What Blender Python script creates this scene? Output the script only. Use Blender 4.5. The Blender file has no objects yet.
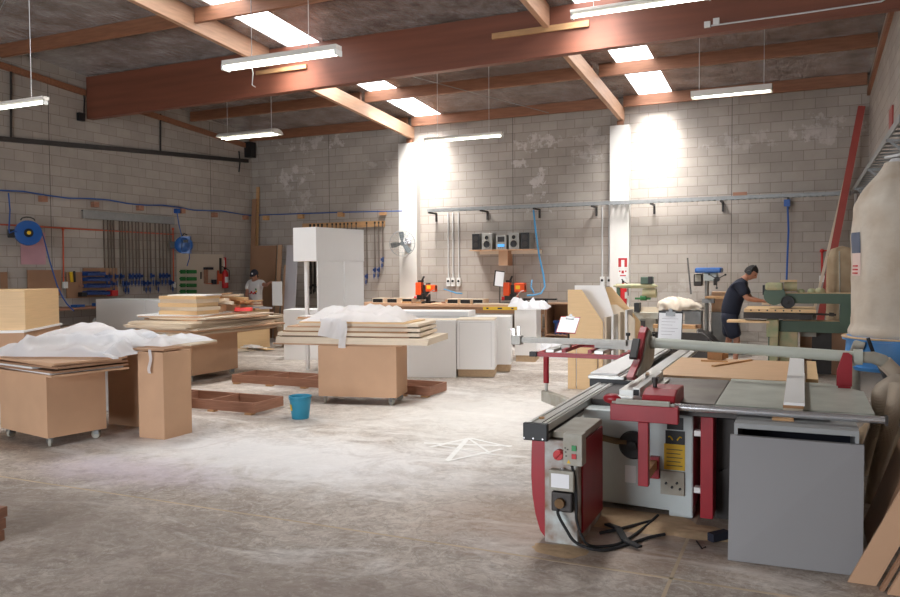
import bpy, bmesh, math, random
from mathutils import Vector, Matrix, noise as mnoise
PI = math.pi
sc = bpy.context.scene
COL = sc.collection
RND = random.Random(7)

# ------------------------------------------------------------------ camera
CAM = Vector((0, 0, 1.69))
YAW, PITCH, ROLL, FPX = math.radians(24.318), math.radians(-2.0726), math.radians(-.3906), 780.0
_fw = Vector((-math.sin(YAW)*math.cos(PITCH), math.cos(YAW)*math.cos(PITCH), math.sin(PITCH)))
_rt0 = Vector((math.cos(YAW), math.sin(YAW), 0))
_up0 = _rt0.cross(_fw)
_rt = _rt0*math.cos(ROLL) + _up0*math.sin(ROLL)
_up = -_rt0*math.sin(ROLL) + _up0*math.cos(ROLL)
cam_data = bpy.data.cameras.new('camera')
cam = bpy.data.objects.new('camera', cam_data)
COL.objects.link(cam)
m = Matrix((( _rt.x, _up.x, -_fw.x, CAM.x), (_rt.y, _up.y, -_fw.y, CAM.y), (_rt.z, _up.z, -_fw.z, CAM.z), (0, 0, 0, 1)))
cam.matrix_world = m
cam_data.sensor_width = 36; cam_data.lens = FPX/900*36; cam_data.clip_start = .05; cam_data.clip_end = 200
sc.camera = cam

# survey helpers: read a real-world point off a known plane
def ray(u, v):
    return _rt*((u-450)/FPX) + _up*((298.5-v)/FPX) + _fw
def atz(u, v, z=0.0):
    d = ray(u, v); t = (z-CAM.z)/d.z; return CAM + d*t
def aty(u, v, y):
    d = ray(u, v); t = y/d.y; return CAM + d*t
def atx(u, v, x):
    d = ray(u, v); t = x/d.x; return CAM + d*t
BACK, LEFT, RIGHT = 16.92, -13.42, 1.134

# ------------------------------------------------------------------ materials
def lin(c):
    return tuple(((x/255)/12.92 if x/255 <= .04045 else ((x/255+.055)/1.055)**2.4) for x in c)
def mat(name, rgb, rough=.6, metal=0.0, var=.0, scale=6.0, bump=0.0, bscale=60.0, stretch=(1, 1, 1), spec=.5, rgb2=None, detail=4, coat=0, alpha=1.0, trans=0.0, emit=None, estr=0):
    m = bpy.data.materials.new(name); m.use_nodes = True
    nt = m.node_tree; N = nt.nodes; L = nt.links
    b = N['Principled BSDF']
    c = lin(rgb)
    b.inputs['Base Color'].default_value = (*c, 1)
    b.inputs['Roughness'].default_value = rough
    b.inputs['Metallic'].default_value = metal
    b.inputs['Specular IOR Level'].default_value = spec
    b.inputs['Coat Weight'].default_value = coat
    b.inputs['Alpha'].default_value = alpha
    b.inputs['Transmission Weight'].default_value = trans
    if emit:
        b.inputs['Emission Color'].default_value = (*lin(emit), 1); b.inputs['Emission Strength'].default_value = estr
    if var or bump or rgb2:
        tc = N.new('ShaderNodeTexCoord'); mp = N.new('ShaderNodeMapping'); mp.inputs['Scale'].default_value = stretch
        L.new(tc.outputs['Object'], mp.inputs['Vector'])
    if var or rgb2:
        nz = N.new('ShaderNodeTexNoise'); nz.inputs['Scale'].default_value = scale; nz.inputs['Detail'].default_value = detail
        L.new(mp.outputs[0], nz.inputs['Vector'])
        rp = N.new('ShaderNodeValToRGB')
        rp.color_ramp.elements[0].position = .3; rp.color_ramp.elements[1].position = .7
        c2 = lin(rgb2) if rgb2 else tuple(x*(1-var) for x in c)
        rp.color_ramp.elements[0].color = (*c2, 1); rp.color_ramp.elements[1].color = (*c, 1)
        L.new(nz.outputs['Fac'], rp.inputs['Fac']); L.new(rp.outputs['Color'], b.inputs['Base Color'])
    if bump:
        nb = N.new('ShaderNodeTexNoise'); nb.inputs['Scale'].default_value = bscale; nb.inputs['Detail'].default_value = 5
        L.new(mp.outputs[0], nb.inputs['Vector'])
        bp = N.new('ShaderNodeBump'); bp.inputs['Strength'].default_value = bump; bp.inputs['Distance'].default_value = .02
        L.new(nb.outputs['Fac'], bp.inputs['Height']); L.new(bp.outputs['Normal'], b.inputs['Normal'])
    return m

M = {}
M['mdf'] = mat('mdf', (200, 160, 127), .65, var=.10, scale=3, bump=.05)
M['mdf_dark'] = mat('mdf_dark', (158, 120, 92), .7, var=.12, scale=3)
M['mdf_edge'] = mat('mdf_edge', (165, 124, 86), .8, var=.15, scale=20)
M['beech'] = mat('beech', (226, 190, 142), .5, var=.10, scale=4, stretch=(.6, .6, 18))
M['ply'] = mat('ply', (206, 168, 130), .55, var=.12, scale=3, stretch=(1.5, 8, 8))
M['meranti'] = mat('meranti', (172, 124, 100), .6, var=.25, scale=5, stretch=(1, 1, 12))
M['pine'] = mat('pine', (206, 160, 112), .6, var=.2, scale=3, stretch=(2, 10, 10))
M['pale_board'] = mat('pale_board', (222, 205, 182), .5, var=.08, scale=4)
M['melamine'] = mat('melamine', (234, 232, 230), .35, var=.03, scale=2)
M['melamine_grey'] = mat('melamine_grey', (178, 174, 178), .45)
M['lacquer'] = mat('lacquer', (244, 242, 240), .3, var=.02, scale=2)
M['core'] = mat('core', (196, 168, 136), .8, var=.15, scale=30)
M['white'] = mat('white', (225, 225, 222), .5)
M['machine_white_dirty'] = mat('machine_white_dirty', (196, 205, 204), .45, rgb2=(128, 88, 56), scale=8, detail=10)
M['machine_white'] = mat('machine_white', (196, 205, 204), .4, var=.10, scale=5, bump=.02)
M['machine_red'] = mat('machine_red', (158, 24, 38), .38, var=.18, scale=6)
M['red'] = mat('red', (190, 30, 34), .4, var=.1)
M['orange'] = mat('orange', (232, 84, 30), .4, var=.1)
M['alu'] = mat('alu', (206, 205, 200), .35, .5, var=.12, scale=9, stretch=(1, .2, 1))
M['alu_dull'] = mat('alu_dull', (168, 166, 160), .5, .6, var=.15, scale=12)
M['chrome'] = mat('chrome', (224, 224, 226), .2, .8)
M['galv'] = mat('galv', (150, 152, 152), .5, .6, var=.15, scale=10)
M['iron'] = mat('iron', (142, 136, 128), .4, .2, rgb2=(98, 90, 84), scale=3)
M['iron_pale'] = mat('iron_pale', (182, 184, 174), .45, .1, rgb2=(160, 162, 152), scale=5)
M['steel_dark'] = mat('steel_dark', (70, 66, 64), .5, .6, var=.2)
M['black'] = mat('black', (24, 24, 26), .5)
M['rubber'] = mat('rubber', (34, 34, 36), .8)
M['grey_board'] = mat('grey_board', (138, 136, 137), .5, var=.05, scale=2)
M['grey_side'] = mat('grey_side', (150, 152, 152), .5, var=.05)
M['navy'] = mat('navy', (28, 30, 44), .7)
M['blue'] = mat('blue', (18, 84, 156), .35, var=.08)
M['blue_hose'] = mat('blue_hose', (34, 84, 160), .4)
M['lightblue_hose'] = mat('lightblue_hose', (70, 150, 200), .4)
M['bin_blue'] = mat('bin_blue', (30, 62, 122), .4)
M['green'] = mat('green', (34, 110, 50), .5, var=.1)
M['machine_green'] = mat('machine_green', (74, 96, 78), .45, var=.15, scale=5)
M['dusty_green'] = mat('dusty_green', (146, 158, 122), .6, rgb2=(186, 168, 132), scale=7)
M['pipe_grey'] = mat('pipe_grey', (186, 188, 176), .4, var=.06)
M['cast_grey'] = mat('cast_grey', (176, 174, 164), .55, rgb2=(150, 142, 126), scale=6)
M['yellow'] = mat('yellow', (222, 180, 30), .5)
M['paper'] = mat('paper', (238, 238, 240), .7)
M['pink_paper'] = mat('pink_paper', (196, 150, 158), .7, var=.15, scale=3)
M['pipe_orange'] = mat('pipe_orange', (196, 84, 52), .5)
M['pipe_red'] = mat('pipe_red', (190, 44, 40), .5)
M['pvc'] = mat('pvc', (206, 206, 206), .4)
M['canvas'] = mat('canvas', (206, 196, 182), .9, rgb2=(176, 158, 138), scale=3, bump=.15, bscale=25)
M['canvas_tan'] = mat('canvas_tan', (176, 156, 128), .9, rgb2=(150, 126, 98), scale=4, bump=.1, bscale=25)
M['denim'] = mat('denim', (96, 102, 118), .9, var=.15)
M['hoist'] = mat('hoist', (168, 74, 66), .5, var=.12)
M['skin'] = mat('skin', (190, 134, 108), .5)
M['skin_far'] = mat('skin_far', (176, 124, 100), .55)
M['hair'] = mat('hair', (30, 24, 22), .7)
M['cloth_navy'] = mat('cloth_navy', (30, 34, 50), .9, var=.15, scale=8)
M['fan_grey'] = mat('fan_grey', (98, 104, 106), .5)
M['slot'] = mat('slot', (112, 92, 64), .8)
M['clamp_bar'] = mat('clamp_bar', (112, 98, 88), .6, .2)
M['cloth_white'] = mat('cloth_white', (214, 210, 208), .9, var=.08, scale=8)
M['saw_dust'] = mat('saw_dust', (206, 176, 140), .95, var=.15, scale=30)
M['bucket'] = mat('bucket', (44, 138, 168), .4, var=.05)
M['dirt'] = mat('dirt', (120, 92, 62), .9, var=.3, scale=20)

def foam_mat(name='packing_foam', a=.80):
    m = bpy.data.materials.new(name); m.use_nodes = True; N = m.node_tree.nodes; L = m.node_tree.links
    b = N['Principled BSDF']; b.inputs['Base Color'].default_value = (.86, .86, .88, 1); b.inputs['Roughness'].default_value = .45
    b.inputs['Alpha'].default_value = a
    tr = N.new('ShaderNodeBsdfTranslucent'); tr.inputs['Color'].default_value = (.85, .85, .88, 1)
    mx = N.new('ShaderNodeMixShader'); mx.inputs[0].default_value = .3
    L.new(b.outputs[0], mx.inputs[1]); L.new(tr.outputs[0], mx.inputs[2]); L.new(mx.outputs[0], N['Material Output'].inputs[0])
    return m
M['foam'] = foam_mat()
M['clear'] = mat('clear_plastic', (210, 206, 200), .15, alpha=.28)

# ------------------------------------------------------------------ mesh builder
class MB:
    def __init__(s, T=None):
        s.b = bmesh.new(); s.T = T if T is not None else Matrix()
    def _add(s, verts, faces, T=None):
        X = s.T @ T if T is not None else s.T
        vs = [s.b.verts.new(X @ Vector(v)) for v in verts]
        for f in faces:
            try: s.b.faces.new([vs[i] for i in f])
            except ValueError: pass
        return s
    def box(s, x0, x1, y0, y1, z0, z1, T=None):
        v = [(x, y, z) for z in (z0, z1) for y in (y0, y1) for x in (x0, x1)]
        return s._add(v, [(0, 2, 3, 1), (4, 5, 7, 6), (0, 1, 5, 4), (2, 6, 7, 3), (0, 4, 6, 2), (1, 3, 7, 5)], T)
    def cbox(s, c, size, rot=None):
        T = Matrix.Translation(c)
        if rot is not None: T = T @ rot
        a, b, d = (q/2 for q in size)
        return s.box(-a, a, -b, b, -d, d, T)
    def bar(s, p, q, w, h=None, up=(0, 0, 1)):
        p, q = Vector(p), Vector(q); h = h or w
        d = (q-p); L = d.length; d.normalize(); u = Vector(up)
        if abs(d.dot(u)) > .98: u = Vector((0, 1, 0))
        r = d.cross(u).normalized(); u = r.cross(d)
        T = Matrix(((d.x, r.x, u.x, p.x), (d.y, r.y, u.y, p.y), (d.z, r.z, u.z, p.z), (0, 0, 0, 1)))
        return s.box(0, L, -w/2, w/2, -h/2, h/2, T)
    def cyl(s, p, q, r, r2=None, n=16, cap=True):
        p, q = Vector(p), Vector(q); r2 = r if r2 is None else r2
        d = (q-p).normalized(); u = Vector((0, 0, 1)) if abs(d.z) < .9 else Vector((1, 0, 0))
        a = d.cross(u).normalized(); b = d.cross(a)
        v = [p+(a*math.cos(2*PI*i/n)+b*math.sin(2*PI*i/n))*r for i in range(n)] + [q+(a*math.cos(2*PI*i/n)+b*math.sin(2*PI*i/n))*r2 for i in range(n)]
        f = [(i, (i+1) % n, n+(i+1) % n, n+i) for i in range(n)]
        if cap: f += [tuple(range(n-1, -1, -1)), tuple(range(n, 2*n))]
        return s._add(v, f)
    def tube(s, pts, r, n=10, closed=False):
        pts = [Vector(p) for p in pts]; rs = r if isinstance(r, (list, tuple)) else [r]*len(pts)
        v = []; f = []; a = None
        for i, p in enumerate(pts):
            d = (pts[min(i+1, len(pts)-1)]-pts[max(i-1, 0)]).normalized() if not closed else (pts[(i+1) % len(pts)]-pts[i-1]).normalized()
            if a is None:
                u = Vector((0, 0, 1)) if abs(d.z) < .9 else Vector((1, 0, 0)); a = d.cross(u).normalized()
            a = (a-d*a.dot(d)).normalized(); b = d.cross(a)
            v += [p+(a*math.cos(2*PI*k/n)+b*math.sin(2*PI*k/n))*rs[i] for k in range(n)]
        m = len(pts)
        for i in range(m if closed else m-1):
            j = (i+1) % m
            f += [(i*n+k, i*n+(k+1) % n, j*n+(k+1) % n, j*n+k) for k in range(n)]
        if not closed: f += [tuple(range(n-1, -1, -1)), tuple(range((m-1)*n, m*n))]
        return s._add(v, f)
    def lathe(s, prof, T=None, n=24, a0=0, a1=2*PI):
        full = abs(a1-a0-2*PI) < 1e-6; k = n if full else n+1
        v = [(r*math.cos(a0+(a1-a0)*i/n), r*math.sin(a0+(a1-a0)*i/n), z) for r, z in prof for i in range(k)]
        f = []
        for j in range(len(prof)-1):
            for i in range(n):
                i2 = (i+1) % k
                f.append((j*k+i, j*k+i2, (j+1)*k+i2, (j+1)*k+i))
        if full and prof[0][0] > 1e-5: f.append(tuple(range(k-1, -1, -1)))
        if full and prof[-1][0] > 1e-5: f.append(tuple((len(prof)-1)*k+i for i in range(k)))
        return s._add(v, f, T)
    def prism(s, poly, h, T=None):
        n = len(poly); v = [(x, y, 0) for x, y in poly]+[(x, y, h) for x, y in poly]
        f = [tuple(range(n-1, -1, -1)), tuple(range(n, 2*n))]+[(i, (i+1) % n, n+(i+1) % n, n+i) for i in range(n)]
        return s._add(v, f, T)
    def sphere(s, c, r, sc_=(1, 1, 1), n=14, T=None):
        v = []; f = []; m = n//2
        for j in range(m+1):
            th = PI*j/m
            for i in range(n):
                a = 2*PI*i/n
                v.append(Vector(c)+Vector((r*sc_[0]*math.sin(th)*math.cos(a), r*sc_[1]*math.sin(th)*math.sin(a), r*sc_[2]*math.cos(th))))
        for j in range(m):
            for i in range(n): f.append((j*n+i, (j+1)*n+i, (j+1)*n+(i+1) % n, j*n+(i+1) % n))
        return s._add(v, f, T)
    def grid(s, fn, nu, nv):
        v = [fn(i/nu, j/nv) for j in range(nv+1) for i in range(nu+1)]
        f = [(j*(nu+1)+i, j*(nu+1)+i+1, (j+1)*(nu+1)+i+1, (j+1)*(nu+1)+i) for j in range(nv) for i in range(nu)]
        return s._add(v, f)
    def build(s, name, material, parent=None, bev=0, smooth=False, solid=0):
        b = s.b
        bmesh.ops.remove_doubles(b, verts=b.verts, dist=1e-6)
        bmesh.ops.recalc_face_normals(b, faces=b.faces)
        me = bpy.data.meshes.new(name)
        o = bpy.data.objects.new(name, me); COL.objects.link(o)
        if parent is not None:
            W = parent.get('_W'); 
            P = WORLD[parent.name]
            b.transform(P.inverted()); o.parent = parent; WORLD[o.name] = P
        elif b.verts:
            lo = [min(v.co[i] for v in b.verts) for i in range(3)]; hi = [max(v.co[i] for v in b.verts) for i in range(3)]
            c = Vector(((lo[0]+hi[0])/2, (lo[1]+hi[1])/2, lo[2]))
            b.transform(Matrix.Translation(-c)); o.location = c; WORLD[o.name] = Matrix.Translation(c)
        if smooth:
            for f in b.faces: f.smooth = True
        b.to_mesh(me); b.free()
        if smooth and smooth != 'all':
            for e in me.edges: pass
            try: me.set_sharp_from_angle(angle=math.radians(40))
            except Exception: pass
        me.materials.append(M[material] if isinstance(material, str) else material)
        if bev:
            md = o.modifiers.new('bevel', 'BEVEL'); md.width = bev; md.segments = 2; md.limit_method = 'ANGLE'
        if solid:
            md = o.modifiers.new('solid', 'SOLIDIFY'); md.thickness = solid; md.offset = 0
        return o
WORLD = {}
def frame(loc, rz=0): return Matrix.Translation(loc) @ Matrix.Rotation(rz, 4, 'Z')
def thing(name, label, cat, T, group=None):
    if not isinstance(T, Matrix): T = Matrix.Translation(T)
    o = bpy.data.objects.new(name, None); COL.objects.link(o); o.matrix_world = T
    o.empty_display_size = .1
    WORLD[o.name] = T.copy(); o['label'] = label; o['category'] = cat
    if group: o['group'] = group
    return o
def tag(o, label, cat, group=None):
    o['label'] = label; o['category'] = cat
    if group: o['group'] = group
    return o
def struct(o): o['kind'] = 'structure'; return o
def lab(o, text): o['label'] = text; return o
def dup(root, T, label=None):
    if not isinstance(T, Matrix): T = Matrix.Translation(T)
    r = root.copy(); COL.objects.link(r); r.matrix_world = T; WORLD[r.name] = T.copy()
    if label: r['label'] = label
    for ch in list(root.children):
        c = ch.copy(); COL.objects.link(c); c.parent = r
        for g in list(ch.children):
            d = g.copy(); COL.objects.link(d); d.parent = c
    return r
ORD = ['first', 'second', 'third', 'fourth', 'fifth', 'sixth', 'seventh', 'eighth', 'ninth', 'tenth', 'eleventh', 'twelfth', 'thirteenth', 'fourteenth', 'fifteenth', 'sixteenth', 'seventeenth', 'eighteenth', 'nineteenth', 'twentieth', 'twenty-first', 'twenty-second', 'twenty-third', 'twenty-fourth', 'twenty-fifth']

def text_mesh(s, size, T, name, material, parent=None, depth=.0008, align='CENTER', label=None, cat=None):
    cu = bpy.data.curves.new(name, 'FONT'); cu.body = s; cu.size = size; cu.extrude = depth; cu.align_x = align; cu.align_y = 'CENTER'
    o = bpy.data.objects.new(name, cu); COL.objects.link(o)
    bpy.context.view_layer.update()
    me = bpy.data.meshes.new_from_object(o.evaluated_get(bpy.context.evaluated_depsgraph_get()))
    bpy.data.objects.remove(o); bpy.data.curves.remove(cu)
    b = bmesh.new(); b.from_mesh(me); b.transform(T); bpy.data.meshes.remove(me)
    mb = MB(); mb.b.free(); mb.b = b
    return mb.build(name, material, parent)
# ------------------------------------------------------------------ setting
def pos_nodes(m):
    N = m.node_tree.nodes; L = m.node_tree.links
    g = N.new('ShaderNodeNewGeometry'); s = N.new('ShaderNodeSeparateXYZ'); L.new(g.outputs['Position'], s.inputs[0])
    return N, L, g, s
def block_mat(name, axis, stains=()):
    m = bpy.data.materials.new(name); m.use_nodes = True
    N, L, g, s = pos_nodes(m); b = N['Principled BSDF']
    cb = N.new('ShaderNodeCombineXYZ'); L.new(s.outputs[axis], cb.inputs[0]); L.new(s.outputs['Z'], cb.inputs[1])
    br = N.new('ShaderNodeTexBrick'); L.new(cb.outputs[0], br.inputs['Vector'])
    br.inputs['Scale'].default_value = 1; br.inputs['Brick Width'].default_value = .4; br.inputs['Row Height'].default_value = .2
    br.inputs['Mortar Size'].default_value = .006; br.inputs['Mortar Smooth'].default_value = .3; br.inputs['Bias'].default_value = 0
    br.inputs['Color1'].default_value = (*lin((178, 169, 160)), 1); br.inputs['Color2'].default_value = (*lin((166, 157, 148)), 1)
    br.inputs['Mortar'].default_value = (*lin((140, 129, 120)), 1)
    br.offset = .5
    nz = N.new('ShaderNodeTexNoise'); nz.inputs['Scale'].default_value = 1.1; nz.inputs['Detail'].default_value = 7; nz.inputs['Roughness'].default_value = .65
    L.new(g.outputs['Position'], nz.inputs['Vector'])
    mr = N.new('ShaderNodeMapRange'); mr.inputs[1].default_value = .3; mr.inputs[2].default_value = .7; mr.inputs[3].default_value = .84; mr.inputs[4].default_value = 1.06
    L.new(nz.outputs['Fac'], mr.inputs[0])
    mul = N.new('ShaderNodeMix'); mul.data_type = 'RGBA'; mul.blend_type = 'MULTIPLY'; mul.inputs[0].default_value = 1
    L.new(br.outputs['Color'], mul.inputs[6]); L.new(mr.outputs[0], mul.inputs[7])
    col = mul.outputs[2]
    # pale lime bloom patches of their own shape
    for (a, z, ra, rz, k) in stains:
        def sub(out, v, d):
            q = N.new('ShaderNodeMath'); q.operation = 'SUBTRACT'; L.new(out, q.inputs[0]); q.inputs[1].default_value = v
            w = N.new('ShaderNodeMath'); w.operation = 'DIVIDE'; L.new(q.outputs[0], w.inputs[0]); w.inputs[1].default_value = d
            e = N.new('ShaderNodeMath'); e.operation = 'MULTIPLY'; L.new(w.outputs[0], e.inputs[0]); L.new(w.outputs[0], e.inputs[1]); return e
        e1 = sub(s.outputs[axis], a, ra); e2 = sub(s.outputs['Z'], z, rz)
        ad = N.new('ShaderNodeMath'); ad.operation = 'ADD'; L.new(e1.outputs[0], ad.inputs[0]); L.new(e2.outputs[0], ad.inputs[1])
        n2 = N.new('ShaderNodeTexNoise'); n2.inputs['Scale'].default_value = 3.2; n2.inputs['Detail'].default_value = 6; n2.inputs['Roughness'].default_value = .7
        L.new(g.outputs['Position'], n2.inputs['Vector'])
        mm = N.new('ShaderNodeMath'); mm.operation = 'MULTIPLY_ADD'; L.new(ad.outputs[0], mm.inputs[0]); mm.inputs[1].default_value = -.10; L.new(n2.outputs['Fac'], mm.inputs[2])
        r = N.new('ShaderNodeMapRange'); L.new(mm.outputs[0], r.inputs[0]); r.inputs[1].default_value = .47; r.inputs[2].default_value = .53; r.inputs[3].default_value = 0; r.inputs[4].default_value = k
        mx = N.new('ShaderNodeMix'); mx.data_type = 'RGBA'; L.new(r.outputs[0], mx.inputs[0]); L.new(col, mx.inputs[6]); mx.inputs[7].default_value = (*lin((214, 208, 204)), 1)
        col = mx.outputs[2]
    L.new(col, b.inputs['Base Color']); b.inputs['Roughness'].default_value = .9
    nf = N.new('ShaderNodeTexNoise'); nf.inputs['Scale'].default_value = 60; L.new(g.outputs['Position'], nf.inputs['Vector'])
    ad = N.new('ShaderNodeMath'); ad.operation = 'MULTIPLY_ADD'; L.new(br.outputs['Fac'], ad.inputs[0]); ad.inputs[1].default_value = -1.0
    q = N.new('ShaderNodeMath'); q.operation = 'MULTIPLY'; q.inputs[1].default_value = .25; L.new(nf.outputs['Fac'], q.inputs[0]); L.new(q.outputs[0], ad.inputs[2])
    bp = N.new('ShaderNodeBump'); bp.inputs['Strength'].default_value = .5; bp.inputs['Distance'].default_value = .006
    L.new(ad.outputs[0], bp.inputs['Height']); L.new(bp.outputs['Normal'], b.inputs['Normal'])
    return m
back_stains = [(-12.0, 4.2, .9, .25, .6), (-11.6, 5.0, 1.2, .25, .65), (-11.9, 3.6, .5, .5, .35), (-5.5, 4.55, .6, .25, .6), (-4.5, 4.6, 1.0, .2, .35), (-4.2, 4.2, .6, .2, .35), (-5.45, 3.45, .28, .6, .75), (-5.9, 4.1, .3, .12, .6), (-.9, 4.25, 1.1, .2, .3), (.4, 4.45, .7, .35, .4), (-9.6, 4.35, .6, .2, .3), (-2.2, 1.2, .5, .3, .15)]
M['block_back'] = block_mat('block_back', 'X', back_stains)
M['block_side'] = block_mat('block_side', 'Y')
RS = -.070   # roof falls towards the back wall
def roof_z(x, y): return 5.72 + RS*(y-11.65)
FRONT = -5.0
T_ = .2
w = MB(); w.box(LEFT-T_, RIGHT+T_, BACK, BACK+T_, 0, 6.2); struct(w.build('wall_back', 'block_back'))
w = MB(); w.box(LEFT-T_, LEFT, FRONT, BACK, 0, 7.0); struct(w.build('wall_left', 'block_side'))
w = MB(); w.box(RIGHT, RIGHT+T_, FRONT, BACK, 0, 7.0); struct(w.build('wall_right', 'block_side'))
w = MB(); w.box(LEFT-T_, -8, FRONT-T_, FRONT, 0, 7); w.box(-2.5, RIGHT+T_, FRONT-T_, FRONT, 0, 7); w.box(-8, -2.5, FRONT-T_, FRONT, 4.0, 7); struct(w.build('wall_front', 'block_side'))
# control joints: a straight sealed joint every few metres
w = MB()
for x in (-1.33, -6.05, -11.0): w.box(x-.006, x+.006, BACK-.002, BACK+.01, 0, 5.2)
struct(w.build('trim_1', mat('sealant', (96, 88, 82), .9)))
w = MB()
for y in (10.75, 15.3): w.box(LEFT-.01, LEFT+.002, y-.006, y+.006, 0, 5.4)
struct(w.build('trim_2', M['dirt'] if False else mat('sealant_left', (86, 78, 72), .9)))
# piers painted white
M['paint_block'] = mat('paint_block', (224, 220, 214), .6, var=.08, scale=2, bump=.1, bscale=8)
for i, (x0, x1, zt) in enumerate(((-8.9, -8.42, 4.74), (-3.78, -3.37, 4.75))):
    w = MB(); w.box(x0, x1, BACK-.2, BACK, 0, zt); o = w.build('trim_%d' % (i+3), 'paint_block', bev=.005); struct(o)

# floor
fm = bpy.data.materials.new('concrete_floor'); fm.use_nodes = True
N, L, g, s = pos_nodes(fm); b = N['Principled BSDF']
def noise_(scale, detail=6, rough=.6, vec=None, dist=0):
    n = N.new('ShaderNodeTexNoise'); n.inputs['Scale'].default_value = scale; n.inputs['Detail'].default_value = detail; n.inputs['Roughness'].default_value = rough; n.inputs['Distortion'].default_value = dist
    L.new(vec or g.outputs['Position'], n.inputs['Vector']); return n.outputs['Fac']
def rng(o, a, b_, c, d):
    r = N.new('ShaderNodeMapRange'); L.new(o, r.inputs[0]); r.inputs[1].default_value = a; r.inputs[2].default_value = b_; r.inputs[3].default_value = c; r.inputs[4].default_value = d; return r.outputs[0]
def mixc(f, a, b_, mode='MIX'):
    x = N.new('ShaderNodeMix'); x.data_type = 'RGBA'; x.blend_type = mode
    if isinstance(f, float): x.inputs[0].default_value = f
    else: L.new(f, x.inputs[0])
    for k, q in ((6, a), (7, b_)):
        if isinstance(q, tuple): x.inputs[k].default_value = (*lin(q), 1)
        else: L.new(q, x.inputs[k])
    return x.outputs[2]
c0 = mixc(rng(noise_(.7, 8, .65, dist=.6), .35, .66, 0, 1), (150, 138, 128), (204, 192, 180))
c0 = mixc(rng(noise_(2.6, 10, .75, dist=1.6), .46, .62, 0, .55), c0, (130, 112, 98))
c0 = mixc(rng(noise_(7, 9, .8, dist=2.5), .50, .58, 0, .45), c0, (222, 214, 204))
c0 = mixc(rng(noise_(4.5, 12, .85, dist=3.5), .50, .56, 0, .42), c0, (112, 98, 88))
# dust drifts of fine white board dust with streaky edges
mp = N.new('ShaderNodeMapping'); mp.inputs['Scale'].default_value = (.55, 1.6, 1); mp.inputs['Rotation'].default_value = (0, 0, .35); L.new(g.outputs['Position'], mp.inputs['Vector'])
c0 = mixc(rng(noise_(.9, 9, .7, mp.outputs[0], .8), .53, .66, 0, .8), c0, (232, 228, 224))
mp2 = N.new('ShaderNodeMapping'); mp2.inputs['Scale'].default_value = (1.2, 9, 1); mp2.inputs['Rotation'].default_value = (0, 0, -.7); L.new(g.outputs['Position'], mp2.inputs['Vector'])
c0 = mixc(rng(noise_(1.3, 8, .75, mp2.outputs[0], 1.2), .56, .63, 0, .3), c0, (108, 94, 86))
# local patches: (x, y, rx, ry, colour, amount)
for (px_, py_, rx, ry, colr, am) in ((-4.4, 5.8, 2.6, 1.1, (238, 236, 236), .75), (-5.2, 4.9, 1.2, .5, (206, 190, 206), .45), (-3.2, 8.5, 2.6, 2.4, (236, 232, 226), .7), (-1.2, 5.0, 1.3, .8, (158, 122, 92), .55), (-.4, 3.3, 2.2, .8, (128, 112, 104), .6), (-2.0, 3.0, 2.5, .9, (146, 130, 120), .5), (-5.2, 3.6, 2.2, .7, (140, 126, 116), .6), (-5.6, 7.3, .9, .35, (110, 96, 88), .5)):
    a1 = N.new('ShaderNodeVectorMath'); a1.operation = 'SUBTRACT'; L.new(g.outputs['Position'], a1.inputs[0]); a1.inputs[1].default_value = (px_, py_, 0)
    a2 = N.new('ShaderNodeVectorMath'); a2.operation = 'DIVIDE'; L.new(a1.outputs[0], a2.inputs[0]); a2.inputs[1].default_value = (rx, ry, 1)
    a3 = N.new('ShaderNodeVectorMath'); a3.operation = 'LENGTH'; L.new(a2.outputs[0], a3.inputs[0])
    a4 = N.new('ShaderNodeMath'); a4.operation = 'MULTIPLY_ADD'; L.new(noise_(2.2, 8, .7, dist=1.5), a4.inputs[0]); a4.inputs[1].default_value = 1.6; L.new(a3.outputs['Value'], a4.inputs[2])
    c0 = mixc(rng(a4.outputs[0], 1.1, 1.9, am, 0), c0, colr)
L.new(c0, b.inputs['Base Color'])
L.new(rng(noise_(3, 6), .3, .7, .35, .75), b.inputs['Roughness'])
bp = N.new('ShaderNodeBump'); bp.inputs['Strength'].default_value = .15; bp.inputs['Distance'].default_value = .01; L.new(noise_(25, 8), bp.inputs['Height']); L.new(bp.outputs[0], b.inputs['Normal'])
w = MB(); w.box(LEFT-T_, RIGHT+T_, FRONT-6, BACK+T_, -.15, 0); struct(w.build('floor', fm))
# sawn joints in the slab, filled with dust
M['joint_dust'] = mat('joint_dust', (206, 186, 160), .95, var=.3, scale=3)
w = MB()
for y in (4.32,): w.box(LEFT, RIGHT, y-.011, y+.011, 0, .0012)
for x in (-.64,): w.box(x-.010, x+.010, 1.0, 8, 0, .0012)
struct(w.build('trim_5', 'joint_dust'))

# ceiling: reflective foil under the roof sheets, with strips left open for the translucent sheets
cm = bpy.data.materials.new('foil'); cm.use_nodes = True
N, L, g, s = pos_nodes(cm); b = N['Principled BSDF']
b.inputs['Metallic'].default_value = .7; b.inputs['Roughness'].default_value = .27
mpf = N.new('ShaderNodeMapping'); mpf.inputs['Scale'].default_value = (1, .35, 1); L.new(g.outputs['Position'], mpf.inputs['Vector'])
L.new(mixc(rng(noise_(2, 8, .7), .35, .65, 0, 1), (150, 140, 134), (226, 220, 216)), b.inputs['Base Color'])
v = N.new('ShaderNodeTexVoronoi'); v.inputs['Scale'].default_value = 6; v.feature = 'DISTANCE_TO_EDGE'
wp = N.new('ShaderNodeMix'); wp.data_type = 'RGBA'; wp.blend_type = 'ADD'; wp.inputs[0].default_value = .25
nn = N.new('ShaderNodeTexNoise'); nn.inputs['Scale'].default_value = 5; nn.inputs['Detail'].default_value = 5; L.new(mpf.outputs[0], nn.inputs['Vector'])
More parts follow.
